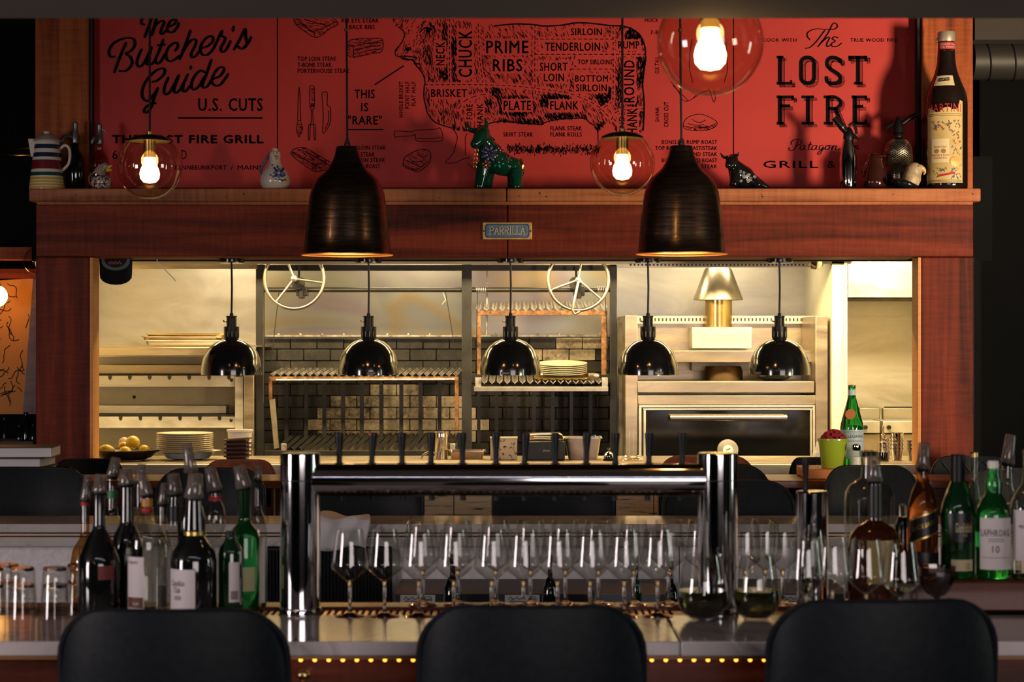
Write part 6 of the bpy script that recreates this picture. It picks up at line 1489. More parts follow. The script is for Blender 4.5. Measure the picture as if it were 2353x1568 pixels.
stool('black', 2026, 3.85, 'black leather bar stool in front of the whisky bottles', FS, toppy=1382, wpx=530, front=True, rz=0.04)
RS = 'black stools behind the rear bar'
stool('black', 80, 7.78, 'black leather stool in front of the stacked books', RS, toppy=1078, wpx=262, rz=0.05)
stool('black', 487, 7.78, 'black leather stool behind the bottle cluster', RS, toppy=1080, wpx=248)
stool('black', 848, 7.74, 'black leather stool behind the left half of the tap rail', RS, toppy=1083, wpx=250)
stool('black', 1272, 7.74, 'black leather stool behind the right half of the tap rail', RS, toppy=1083, wpx=276)
stool('black', 1672, 7.62, 'low black leather stool behind the chrome tap column', RS, toppy=1107, wpx=300)
stool('black', 1999, 7.8, 'broad black leather stool behind the clear square bottle', RS, toppy=1074, wpx=214)
stool('black', 2345, 7.8, 'black leather stool behind the white labelled whisky', RS, toppy=1080, wpx=236)
stool('black', 1640, 8.18, 'teal sheened black stool beside the brown leather one', RS, toppy=1071, wpx=250)
QS = 'stools on the kitchen side of the tables'
stool('quilt', 1868, 8.78, 'diamond quilted black stool beside the green plant pot', QS, toppy=1055, wpx=116)
stool('quilt', 2232, 8.78, 'diamond quilted black stool in front of the right post', QS, toppy=1052, wpx=196)
stool('brown', 1622, 8.78, 'brown leather stool under the oven door', QS, toppy=1050, wpx=222)
stool('brown', 552, 8.78, 'dark brown leather stool under the white tub', QS, toppy=1060, wpx=172)
stool('black', 205, 8.78, 'black stool in front of the lemon bowl and left post', QS, toppy=1058, wpx=172)
# high tables
def high_table(x0, x1, y0, y1, z, lb):
    t_ = thing('high_table', lb, 'table', ((x0 + x1) / 2, (y0 + y1) / 2, 0), 'wooden high tables')
    n = 5
    for i in range(n):
        a = y0 + (y1 - y0) * i / n
        obj('plank', MB().box(x0, x1, a + 0.001, y0 + (y1 - y0) * (i + 1) / n - 0.001, z - 0.032, z), W_TABLE, t_, bevel=0.003)
    obj('apron', MB().box(x0 + 0.08, x1 - 0.08, y0 + 0.03, y0 + 0.05, z - 0.11, z - 0.033).box(x0 + 0.08, x1 - 0.08, y1 - 0.05, y1 - 0.03, z - 0.11, z - 0.033), W_PANEL, t_)
    for x in (x0 + 0.1, x1 - 0.1):
        for y in (y0 + 0.06, y1 - 0.06): obj('leg', MB().box(x - 0.03, x + 0.03, y - 0.03, y + 0.03, 0, z - 0.033), W_PANEL, t_)
    return t_
TZ = 1.15
high_table(X(-60, 8.15), X(668, 8.15), 8.12, 8.5, TZ, 'wooden high table carrying the stacked books')
high_table(X(1768, 8.15), X(2420, 8.15), 8.12, 8.5, TZ, 'wooden high table carrying the green glass bottle and plant pot')
# books
for i, (x0, x1, z0, th_, lb, rot) in enumerate(((-0.19, 0.17, 0.0, 0.049, 'thick white paged book at the bottom of the stack with red mark', 0.03), (-0.19, 0.16, 0.05, 0.038, 'middle book of the stack with white pages', -0.05), (-0.2, 0.19, 0.089, 0.044, 'dark covered book on top of the stack', 0.06))):
    cx_ = X(28, 8.3); c = Vector((cx_, 8.28, TZ + z0 + 0.001))
    bk = thing('book', lb, 'book', c, 'books stacked on the high table')
    mm_ = Matrix.Translation(c) @ Matrix.Rotation(rot, 4, 'Z')
    ck = mat('book_cover', (0.03, 0.03, 0.035), 0.5)
    obj('cover', MB().box(x0, x1, -0.12, 0.12, 0, 0.004, mm_).box(x0, x1, -0.12, 0.12, th_ - 0.004, th_, mm_).box(x0, x0 + 0.004, -0.12, 0.12, 0.004, th_ - 0.004, mm_), ck, bk)
    obj('page_block', MB().box(x0 + 0.005, x1 - 0.006, -0.113, 0.113, 0.004, th_ - 0.004, mm_), PAPER, bk)
# plant pot, sparkling water, shakers on the right table
Y = 8.36
bd = obj('serving_board', MB().box(X(1852, 8.2), X(2000, 8.2), 8.2, 8.48, TZ + 0.001, Z(1079, 8.2)), W_BOARD, None, 'orange toned serving board under the green pot', 'board', loc=(X(1920, 8.3), 8.34, TZ), bevel=0.004)
BZ = Z(1079, 8.2) + 0.0008
pp_ = thing('plant_pot', 'lime green glazed pot of red moss flowers', 'plant pot', (X(1914, 8.28), 8.28, BZ))
Y = 8.28
obj('pot', MB().shell([(M(25, Y), BZ), (M(26, Y), BZ + 0.002), (M(33.5, Y), BZ + M(63, Y)), (M(35, Y), BZ + M(64, Y)), (M(35, Y), BZ + M(68, Y))], 0.005, 36, Matrix.Translation((X(1914, Y), Y, 0))), mat('lime_glaze', (0.30, 0.42, 0.03), 0.22, 0, 0.4), pp_)
random.seed(6); fl2 = MB()
for i in range(230):
    a = random.uniform(0, 2 * PI); r_ = random.uniform(0, 1) ** 0.5; h_ = (1 - r_ ** 2) * 19 + random.uniform(-2, 3)
    fl2.ball((X(1914, Y) + M(27 * r_, Y) * math.cos(a), Y + M(27 * r_, Y) * math.sin(a), BZ + M(66 + h_, Y)), random.uniform(0.004, 0.0085), 6, 4)
obj('red_blossom', fl2, noisy('blossom_red', [(0.16, 0.008, 0.02), (0.36, 0.015, 0.03)], (1, 1, 1), 60, 3, 0, 0.7), pp_, kind='stuff')
obj('soil', MB().lathe([(M(31, Y), BZ + M(58, Y)), (0.001, BZ + M(60, Y))], 20, Matrix.Translation((X(1914, Y), Y, 0))), BLACK, pp_)
Y = 8.4
wb = thing('water_bottle', 'green glass sparkling water bottle with pale blue label', 'bottle', (X(1957.5, Y), Y, BZ))
prof = [(0.01, 0), (25, 0), (26.5, 3), (26.5, 88), (25.5, 98), (20, 118), (14, 140), (9.5, 157), (8, 166), (8, 177), (8.6, 178), (8.6, 183), (7, 184)]
obj('glass', MB().lathe([(M(r, Y), BZ + M(h, Y)) for r, h in prof], 36, Matrix.Translation((X(1957.5, Y), Y, 0))), GREENGLASS, wb)
cc2 = (X(1957.5, Y), Y); zz = lambda py: Z(py, Y)
obj('label', cyl_patch(MB(), M(27, Y), -1.55, 1.55, BZ + M(18, Y), BZ + M(84, Y), 18, cc2), mat('label_sky', (0.42, 0.56, 0.62), 0.5), wb)
obj('lettering', text_on_cyl(MB(), 'S.PELLEGRINO', M(27.4, Y), -1.35, 1.0, BZ + M(66, Y), BZ + M(73.5, Y), 0.02, cc2), INK, wb, smooth=0)
for h_ in (77, 80.5, 60, 57): obj('small_print', cyl_patch(MB(), M(27.3, Y), -0.9, 0.8, BZ + M(h_, Y), BZ + M(h_ + 1.0, Y), 10, cc2), mat('print_grey', (0.12, 0.16, 0.2), 0.6), wb)
obj('neck_band', cyl_patch(MB(), M(8.6, Y), -1.6, 1.6, BZ + M(163, Y), BZ + M(175, Y), 12, cc2), mat('label_sky', (0.42, 0.56, 0.62), 0.5), wb)
obj('medal_label', MB().lathe([(M(12, Y), 0), (0.0005, 0.0006)], 20, Matrix.Translation((cc2[0] - M(7, Y), cc2[1] - M(21.5, Y), BZ + M(120, Y))) @ Matrix.Rotation(-0.35, 4, 'Z') @ Matrix.Rotation(PI / 2 - 0.3, 4, 'X')), mat('medal_orange', (0.50, 0.18, 0.06), 0.5), wb)
obj('cap', MB().lathe([(M(8.2, Y), BZ + M(182, Y)), (M(8.6, Y), BZ + M(186, Y)), (0.001, BZ + M(187, Y))], 20, Matrix.Translation((*cc2, 0))), mat('crown_cap', (0.20, 0.12, 0.10), 0.4, 0.5), wb)
Y = 8.22
sk_ = thing('salt_shaker', 'glass salt shaker with metal cap in front of the water bottle', 'shaker', (X(1967, Y), Y, BZ))
lp = lambda pr_, px, YY, bz: MB().lathe([(M(r, YY), bz + M(h, YY)) for r, h in pr_], 24, Matrix.Translation((X(px, YY), YY, 0)))
obj('glass', lp([(0.01, 0), (14, 0), (11, 30), (8, 44)], 1967, Y, BZ), GLASS, sk_)
obj('salt', lp([(0.01, 1), (12.5, 1), (10.5, 28), (0.01, 28)], 1967, Y, BZ), WHITEPL, sk_)
obj('cap', lp([(9, 42), (11, 46), (10, 54), (4, 58), (0.01, 58)], 1967, Y, BZ), CHROME, sk_)
obj('cut_tumbler', lp([(0.01, 0), (12, 0), (13, 4), (17, 42), (16, 42.5), (12, 6), (0.01, 4)], 1991, Y + 0.02, BZ if X(1991, 8.24) < X(2000, 8.2) else TZ + 0.001), thin_glass('cut_glass', (0.85, 0.84, 0.78), ior=1.7, rough=0.08), None, 'small cut glass tumbler beside the salt shaker', 'glass', loc=(X(1991, Y + 0.02), Y + 0.02, BZ))
# ================================================================ rear bar (far side of the bartenders' well)
YR = 7.0
rb = thing('rear_bar', 'rear bar counter with white marble top and brass strip', 'counter', (0, 7.17, 0))
for x0, x1 in ((-3.4, X(935, YR)), (X(935, YR) + 0.002, X(1780, YR)), (X(1780, YR) + 0.002, 3.4)):
    obj('marble_slab', MB().box(x0, x1, YR, 7.34, CT - 0.030, CT), MARBLE, rb, bevel=0.003)
    obj('marble_fascia', MB().box(x0, x1, YR + 0.012, YR + 0.03, Z(1257, YR), Z(1236, YR)), MARBLE, rb, bevel=0.002)
obj('brass_strip', MB().box(-3.4, 3.4, YR + 0.010, YR + 0.03, Z(1232, YR), Z(1228, YR)), BRASSPALE, rb)
obj('core', MB().box(-3.4, 3.4, YR + 0.03, 7.18, Z(1258, YR), CT - 0.031), BLACK, rb)
for x0, x1 in ((-3.4, X(182, 7.1)), (X(184, 7.1), X(598, 7.1)), (X(900, 7.1), X(1215, 7.1)), (X(1217, 7.1), X(1560, 7.1)), (X(1562, 7.1), 3.4)):
    obj('embossed_panel', MB().box(x0, x1, 7.10, 7.14, 0.55, Z(1258, YR)), PLATEPANEL, rb)
obj('plinth', MB().box(-3.4, 3.4, 7.14, 7.18, 0, Z(1258, YR)), BLACK, rb)
gr_ = thing('vent_grille', 'black ribbed ventilation grille in the rear bar front', 'grille', (X(750, 7.08), 7.08, 0.35))
obj('backing', MB().box(X(600, 7.06), X(900, 7.06), 7.075, 7.099, 0.35, Z(1262, 7.06)), BLACK, gr_)
r0 = None
for i in range(38):
    px = 604 + i * 7.8
    if r0 is None: r0 = obj('rib', MB().box(X(px, 7.06), X(px + 3.5, 7.06), 7.055, 7.075, 0.36, Z(1266, 7.06)), BLKPLAST, gr_)
    else: twin(r0, gr_, (X(px, 7.06) - X(604, 7.06), 0, 0))
# under-bar coolers standing in the well, with maker's plates
YU = 6.5
for i, (a, b, tx, lb) in enumerate(((905, 1140, 920, 'low steel under-bar ice bin behind the third wine glass'), (1144, 1362, 1160, 'low steel under-bar sink with white maker plate behind the middle wine glasses'), (1366, 1560, None, 'low pale steel drainboard behind the last wine glasses'), (1700, 1960, 1790, 'low steel under-bar cooler behind the stemless glasses'))):
    u = thing('under_bar_unit', lb, 'sink', (X((a + b) / 2, YU), YU + 0.2, 0), 'under-bar steel units')
    obj('front_panel', MB().box(X(a, YU), X(b, YU), YU, YU + 0.02, 0.12, Z(1366, YU)), mat('unit_pale', (0.16, 0.17, 0.2), 0.5) if i == 2 else mat('unit_grey', (0.022, 0.025, 0.032), 0.5, 0.0), u, bevel=0.004)
    obj('basin_rim', MB().box(X(a, YU), X(b, YU), YU + 0.021, YU + 0.45, Z(1366, YU) - 0.02, Z(1366, YU) - 0.004), BLKSTEEL, u)
    for x in (X(a, YU) + 0.03, X(b, YU) - 0.03):
        obj('leg', MB().tube([(x, YU + 0.05, 0), (x, YU + 0.05, 0.13)], 0.015, 8), STEEL_DULL, u)
    if tx:
        w_ = 80 if i < 2 else 62
        pl_ = obj('maker_plate', MB().pbox(tx, tx + w_, 1368, 1391, YU - 0.003, YU), mat('plate_white', (0.50, 0.48, 0.50), 0.4), u)
        c0 = P(tx + w_ * 0.8, 1379, YU - 0.004)
        ring = MB().tube([(c0.x + M(8, YU) * math.cos(2 * PI * k / 20), YU - 0.0035, c0.z + M(8, YU) * math.sin(2 * PI * k / 20)) for k in range(20)], 0.001, 4, True)
        obj('badge_ring', ring, INK, pl_); text_ = MB(); text(text_, 'NSF', tx + w_ * 0.8 - 5.5, 1376.5, tx + w_ * 0.8 + 5.5, 1381.5, YU - 0.004, 0.02)
        obj('lettering', text_, INK, pl_, smooth=0)
        q_ = MB()
        for k, pts in enumerate(([(8, 10), (14, 4), (18, 8), (14, 12), (22, 9), (28, 5), (32, 10), (40, 7)], [(10, 15), (24, 14), (40, 15)])):
            q_.stroke([(X(tx + x_, YU - 0.004), Z(1368 + y_, YU - 0.004)) for x_, y_ in pts], M(1.6, YU), YU - 0.004)
            obj('plate_script', q_, INK, pl_, smooth=0); q_ = MB()
# dark bottles standing in the well rail
rail_ = thing('speed_rail', 'dark steel bottle rail in front of the under-bar units', 'rail', (0.3, 6.42, 0.6))
zr = Z(1420, 6.42)
obj('tray', MB().box(X(1000, 6.42), X(1560, 6.42), 6.37, 6.47, zr - 0.006, zr), BLKSTEEL, rail_)
obj('front_lip', MB().box(X(1000, 6.42), X(1560, 6.42), 6.365, 6.37, zr - 0.006, zr + 0.05), BLKSTEEL, rail_)
for x in (X(1020, 6.42), X(1540, 6.42)): obj('bracket', MB().box(x - 0.01, x + 0.01, 6.44, 6.485, 0, zr - 0.006), BLKSTEEL, rail_)
for i, (px, top, hw, lb, m_) in enumerate(((1040, 1324, 22, 'round shouldered dark bottle in the well behind the fourth wine glass', DKGLASS), (1264, 1326, 18, 'dark bottle in the well behind the seventh wine glass', DKGLASS), (1464, 1330, 11, 'slim dark green bottle in the well', DKGREEN), (1543, 1340, 17, 'dark wine bottle with cream label in the well', DKGLASS))):
    w = thing('well_bottle', lb, 'bottle', (X(px, 6.42), 6.42, zr), 'bottles in the well')
    hh = (Z(top, 6.42) - zr); R_ = M(hw, 6.42)
    obj('glass', MB().lathe([(0.001, zr + 0.0005), (R_, zr + 0.001), (R_, zr + hh * 0.5), (R_ * 0.9, zr + hh * 0.72), (R_ * 0.55, zr + hh * 0.93), (R_ * 0.3, zr + hh), (R_ * 0.28, zr + hh + 0.05)], 24, Matrix.Translation((X(px, 6.42), 6.42, 0))), m_, w)
    obj('stopper', MB().lathe([(R_ * 0.32, zr + hh + 0.048), (R_ * 0.32, zr + hh + 0.07), (0.001, zr + hh + 0.072)], 14, Matrix.Translation((X(px, 6.42), 6.42, 0))), BLKPLAST, w)
    if i == 3: obj('label', cyl_patch(MB(), R_ * 1.015, -1.1, 0.9, zr + 0.01, zr + hh * 0.4, 8, (X(px, 6.42), 6.42)), mat('label_cream_dim', (0.35, 0.28, 0.18), 0.6), w)
# crumpled towel hanging over the rear bar
cl = MB(); nu, nv = 18, 10; vs = []
random.seed(8)
for i in range(nu + 1):
    for j in range(nv + 1):
        u, v = i / nu, j / nv
        px = 728 + 118 * u + 5 * math.sin(v * 5)
        fold = 0.007 * math.sin(u * 13 + v * 4) + 0.010 * math.sin(u * 6 - v * 7 + 1)
        if v < 0.35:
            y = YR + 0.12 - 0.15 * v / 0.35; z = CT + 0.010 + 0.018 * (0.5 + 0.5 * math.sin(u * 7 + v * 9)) + 0.012 * (1 - u)
        else:
            t_ = (v - 0.35) / 0.65; y = YR - 0.03 + fold; z = CT + 0.012 - t_ * (0.095 + 0.012 * math.sin(u * 6)) + 0.012 * (1 - t_)
        vs.append((X(px, y), y, z))
cl.add(vs, [(i * (nv + 1) + j, (i + 1) * (nv + 1) + j, (i + 1) * (nv + 1) + j + 1, i * (nv + 1) + j + 1) for i in range(nu) for j in range(nv)])
tw_ = obj('bar_towel', cl, CLOTH, None, 'crumpled white towel draped over the rear bar edge', 'towel', loc=(X(790, YR), YR, CT), smooth=80)
sd = tw_.modifiers.new('thick', 'SOLIDIFY'); sd.thickness = 0.006
# ================================================================ front bar
YB0, YB1 = 4.264, 4.86
fbr = thing('front_bar', 'front bar counter with grey veined marble top', 'counter', (0, 4.5, 0))
for x0, x1 in ((-2.6, X(1560, 4.3)), (X(1560, 4.3) + 0.0015, 2.6)):
    obj('marble_slab', MB().box(x0, x1, YB0, 4.675, CT - M(34, YB0), CT), MARBLE, fbr, bevel=0.004)
obj('drip_edge', MB().box(-2.6, 2.6, 4.775, YB1, CT - 0.03, CT + 0.006), W_PANEL, fbr, bevel=0.003, label='reddish wooden rear edge')
obj('drip_tray', MB().box(-2.6, 2.6, 4.676, 4.774, CT - 0.03, CT - 0.012), BLKSTEEL, fbr)
r0 = None
for i in range(60):
    x = X(600, 4.7) + i * 0.0162
    if r0 is None: x00 = x; r0 = obj('drip_bar', MB().box(x, x + 0.0085, 4.68, 4.77, CT - 0.008, CT - 0.001), mat('drip_bar_brass', (0.52, 0.42, 0.26), 0.3, 0.9), fbr)
    else: twin(r0, fbr, (x - x00, 0, 0))
obj('drip_cover', MB().box(-2.6, X(600, 4.7) - 0.004, 4.68, 4.77, CT - 0.008, CT - 0.001), BLKSTEEL, fbr)
obj('drip_cover', MB().box(X(600, 4.7) + 60 * 0.0162, 2.6, 4.68, 4.77, CT - 0.008, CT - 0.001), BLKSTEEL, fbr)
for i in range(8):
    x0 = -2.6 + i * 0.65
    obj('front_panel', MB().box(x0 + 0.002, x0 + 0.648, YB0 + 0.06, YB0 + 0.085, 0.1, CT - M(34, YB0) - 0.004), W_PANEL, fbr, bevel=0.003)
obj('inner_wall', MB().box(-2.6, 2.6, 4.80, 4.84, 0, CT - 0.031), BLACK, fbr)
obj('plinth', MB().box(-2.6, 2.6, YB0 + 0.1, 4.8, 0, 0.1), BLACK, fbr)
# LED strip under the counter nose
led = thing('led_strip', 'amber LED strip under the front bar nose', 'light', (0, YB0 + 0.03, CT - M(36, YB0)))
zl = CT - M(34, YB0) - 0.006
obj('channel', MB().box(-2.6, 2.6, YB0 + 0.022, YB0 + 0.059, zl - 0.004, zl + 0.005), mat('led_channel', (0.30, 0.14, 0.04), 0.5), led)
l0 = None
for i in range(36):
    px = 655 + i * 32.5
    if l0 is None: l0 = obj('led_dot', MB().ball((X(px, YB0), YB0 + 0.03, zl - 0.006), 0.0042, 8, 6), LED, led)
    else: twin(l0, led, (X(px, YB0) - X(655, YB0), 0, 0))
hk = thing('coat_hook', 'small brass coat hook under the front bar', 'hook', P(698, 1556, YB0 + 0.05))
obj('knob', MB().ball(P(698, 1552, YB0 - 0.02), M(15, YB0), 16, 10, (1, 0.8, 0.8)), BRASS, hk)
obj('stem', MB().tube([P(698, 1556, YB0 + 0.06), P(698, 1556, YB0 - 0.02)], 0.006, 8), BRASS, hk)
obj('hook_arm', MB().tube(spline([P(698, 1558, YB0 + 0.055), P(698, 1585, YB0 + 0.03), P(698, 1592, YB0), P(698, 1580, YB0 - 0.03)], 5), 0.006, 8), BRASS, hk)
# ---------------------------------------------------------------- beer tower: two chrome columns, a bridge and twelve taps
YT2 = 4.72
bt = thing('beer_tower', 'chrome two column beer tower with a bridge of twelve black tap handles', 'beer tower', (X(1176, YT2), YT2, CT))
for px in (690, 1649):
    q_ = Matrix.Translation((X(px, YT2), YT2, 0)); R_ = M(46, YT2)
    zt_ = Z(1041, YT2)
    obj('column', MB().lathe([(R_, CT), (R_, zt_ - 0.003), (R_ - 0.003, zt_), (0.001, zt_)], 48, q_), CHROME, bt)
    obj('base_ring', MB().lathe([(R_ + 0.001, CT), (R_ + 0.0025, CT + 0.001), (R_ + 0.0025, CT + 0.012), (R_ + 0.001, CT + 0.014)], 48, q_), CHROME, bt)
    obj('joint_ring', MB().lathe([(R_ + 0.0004, Z(1104.5, YT2)), (R_ + 0.001, Z(1104, YT2)), (R_ + 0.001, Z(1102.6, YT2)), (R_ + 0.0004, Z(1102, YT2))], 48, q_), BLKSTEEL, bt)
zc = Z(1103, YT2); x0, x1 = X(722, YT2), X(1618, YT2)
MXr = Matrix.Translation((0, YT2, zc)) @ Matrix.Rotation(PI / 2, 4, 'Y')
obj('bridge', MB().lathe([(M(37, YT2), x0), (M(37, YT2), x1)], 56, MXr), CHROME, bt)
hp = [(0.0075, 0.0), (0.0065, 0.012), (0.0068, 0.03), (0.0100, 0.062), (0.0105, 0.070), (0.0095, 0.0735), (0.001, 0.074)]
for i, px in enumerate((780, 854, 924, 990, 1063, 1140, 1205, 1276, 1347, 1414, 1491, 1567)):
    yb_ = YT2 + 0.055; x = X(px, yb_); zb_ = Z(1068, yb_)
    tf = MB().lathe(hp, 16, Matrix.Translation((x, yb_, zb_)) @ Matrix.Rotation(math.radians(random.uniform(-1.5, 3.0)), 4, 'Y') @ Matrix.Diagonal((1.02, 0.7, 1.04, 1)))
    th_ = obj('tap_handle', tf, BLKPLAST, bt)
    if i in (0, 1): obj('handle_cap', MB().lathe([(0.0092, 0.0705), (0.0095, 0.0745), (0.0085, 0.0765), (0.001, 0.077)], 16, Matrix.Translation((x, yb_, zb_)) @ Matrix.Diagonal((0.92, 0.66, 1, 1))), mat('cap_orange', (0.55, 0.06, 0.02), 0.4), th_, label='orange red cap')
    obj('faucet', MB().tube(spline([(x, YT2 + 0.03, zc), (x, yb_ + 0.02, zc + 0.004), (x, yb_ + 0.045, zc - 0.02), (x, yb_ + 0.05, Z(1154, yb_))], 4), 0.0075, 10), BLKSTEEL, bt)
    obj('faucet_shank', MB().lathe([(0.011, 0), (0.011, 0.035)], 14, Matrix.Translation((x, yb_ - 0.005, zc + 0.002))), BLKSTEEL, bt)
t3 = thing('single_tap', 'short chrome tap column with one black handle', 'beer tower', (X(1866, 4.74), 4.74, CT))
q_ = Matrix.Translation((X(1866, 4.74), 4.74, 0)); R_ = M(36.5, 4.74)
obj('column', MB().lathe([(R_, CT), (R_, Z(1132, 4.74)), (R_ - 0.004, Z(1128, 4.74)), (0.001, Z(1127, 4.74))], 44, q_), CHROME, t3)
obj('tap_handle', MB().lathe(hp, 16, Matrix.Translation((X(1851, 4.78), 4.78, Z(1126, 4.78))) @ Matrix.Diagonal((0.9, 0.62, 1.04, 1))), BLKPLAST, t3)
obj('faucet', MB().tube([(X(1851, 4.78), 4.76, Z(1150, 4.78)), (X(1851, 4.78), 4.81, Z(1152, 4.78)), (X(1851, 4.78), 4.815, Z(1180, 4.78))], 0.008, 8), BLKSTEEL, t3)
# ---------------------------------------------------------------- wine glasses
def glass_mesh(nm, cat, prof, t, liquid=None, stem=None, seg=36):
    g = thing(nm, '', cat, (0, 0, 0))
    obj('bowl', MB().shell(prof, t, seg), GLASS, g, smooth=60)
    if stem: obj('stem', MB().lathe(stem, seg), SOLIDGLASS, g, smooth=60)
    if liquid: obj('wine', MB().lathe(liquid[0], seg), liquid[1], g, smooth=60)
    return g
wp = [(0.004, 0.082), (0.012, 0.086), (0.024, 0.096), (0.0375, 0.108), (0.0425, 0.1135), (0.0428, 0.118), (0.0405, 0.135), (0.0365, 0.165), (0.0325, 0.196), (0.0308, 0.2045)]
st = [(0.001, 0.0), (0.036, 0.0), (0.036, 0.0014), (0.018, 0.004), (0.006, 0.010), (0.0040, 0.02), (0.0038, 0.066), (0.0050, 0.078), (0.0075, 0.0835), (0.001, 0.0842)]
wg = glass_mesh('wine_glass', 'glass', wp, 0.0011, None, st)
used = [False]
def put(proto_, flag, px, Y, lb, grp, z=None, rz=0, sc=None):
    if not flag[0]: flag[0] = True; o = proto_
    else: o = dup(proto_, (0, 0, 0))
    o.location = (X(px, Y), Y, CT if z is None else z); o.rotation_euler = (0, 0, rz)
    if sc: o.scale = sc
    o['label'] = lb; o['group'] = grp
    return o
GW = 'wine glasses lined up on the front bar'
lbf = ['empty wine glass next to the left chrome column', 'second wine glass from the left chrome column', 'third wine glass from the left chrome column', 'fourth wine glass from the left chrome column', 'fifth wine glass from the left chrome column', 'sixth wine glass from the left chrome column', 'seventh wine glass from the left chrome column', 'eighth wine glass from the left chrome column', 'ninth wine glass from the left chrome column', 'tenth wine glass from the left chrome column, beside the olive filled one']
for px, lb in zip((804, 884, 963, 1043, 1130, 1203, 1281, 1356, 1434, 1511), lbf): put(wg, used, px, 4.655, lb, GW)
for k, px in enumerate((972, 1052, 1139, 1219, 1299, 1375, 1456, 1536, 1612)):
    put(wg, used, px, 4.815, 'wine glass of the rear row standing behind the ' + ('third', 'fourth', 'fifth', 'sixth', 'seventh', 'eighth', 'ninth', 'tenth', 'olive filled')[k] + ' front glass', GW, z=CT + 0.0065)
for k, (px, Y, lb) in enumerate(((1712, 4.82, 'wine glass directly right of the thick chrome column'), (1758, 4.84, 'wine glass behind the second olive filled glass'), (1798, 4.82, 'wine glass between the second olive filled glass and the single tap'), (1862, 4.64, 'wine glass in front of the single tap column'))):
    put(wg, used, px, Y, lb, GW, z=CT + (0.0065 if Y > 4.78 else 0))
for k, (px, Y, lb) in enumerate(((1852, 4.40, 'wine glass behind the whisky stool, nearest the olive filled glasses'), (1912, 4.475, 'wine glass behind the whisky stool, second from the olive filled glasses'), (1990, 4.42, 'wine glass below the round amber bottle'), (2069, 4.36, 'wine glass with a little white wine below the black label whisky'))):
    o = put(wg, used, px, Y, lb, GW)
    if k == 3: obj('wine', MB().lathe([(0.001, 0.088), (0.012, 0.0885), (0.024, 0.098), (0.0355, 0.109), (0.001, 0.109)], 28), CLEARLIQ, o)
# stemless balloons half full
bp_ = [(0.012, 0.0008), (0.030, 0.003), (0.046, 0.014), (0.0565, 0.034), (0.0585, 0.052), (0.0565, 0.076), (0.0505, 0.108), (0.0455, 0.135), (0.0425, 0.150)]
lq = [(0.001, 0.004), (0.028, 0.006), (0.044, 0.016), (0.0545, 0.035), (0.0567, 0.052), (0.0555, 0.068), (0.001, 0.068)]
bg_ = glass_mesh('stemless_glass', 'glass', bp_, 0.0012, (lq, OLIVELIQ))
u2 = [False]
put(bg_, u2, 1615, 4.60, 'stemless balloon glass half full of olive dark wine beside the wine glass row', 'olive filled stemless glasses')
put(bg_, u2, 1738, 4.60, 'stemless balloon glass half full of olive dark wine beside the single tap', 'olive filled stemless glasses', sc=(0.95, 0.95, 1))
# cut crystal goblet
cg = thing('crystal_goblet', 'dark cut crystal goblet beside the wooden riser', 'glass', (X(2152, 4.56), 4.56, CT))
q_ = Matrix.Translation((X(2152, 4.56), 4.56, CT))
obj('bowl', MB().shell([(0.006, 0.055), (0.024, 0.066), (0.036, 0.085), (0.042, 0.108), (0.0445, 0.128)], 0.003, 14, q_), thin_glass('cut_glass_dark', (0.55, 0.5, 0.5), ior=1.7, rough=0.05), cg, smooth=0)
obj('stem', MB().lathe([(0.001, 0), (0.034, 0), (0.034, 0.003), (0.008, 0.012), (0.010, 0.03), (0.006, 0.045), (0.009, 0.055), (0.001, 0.056)], 14, q_), SOLIDGLASS, cg, smooth=0)
# upturned tumblers stacked in twos
tp_ = [(0.034, 0.0), (0.0335, 0.004), (0.031, 0.05), (0.0285, 0.078), (0.0265, 0.0815)]
tm = glass_mesh('tumbler', 'glass', tp_, 0.0022, None, None)
obj('heavy_base', MB().lathe([(0.001, 0.074), (0.0272, 0.074), (0.0283, 0.078), (0.0265, 0.0825), (0.001, 0.0825)], 32), SOLIDGLASS, tm)
u3 = [False]
for k, (px, Y) in enumerate(((52, 4.63), (126, 4.63), (-18, 4.63), (16, 4.70), (182, 4.70))):
    nm_ = ('beside the bottle cluster\'s far side, second column', 'next to the bottle cluster', 'farthest from the bottle cluster', 'in the back row between two front columns', 'in the back row touching the bottles')[k]
    for i in range(2):
        put(tm, u3, px, Y, ('lower' if i == 0 else 'upper') + ' upturned tumbler ' + nm_, 'upturned tumblers in twos', z=CT + 0.0005 + i * 0.036 * (1 if True else 1) + (0 if i == 0 else 0.003), sc=(1.0 if i == 0 else 0.97, 1.0 if i == 0 else 0.97, 0.95))
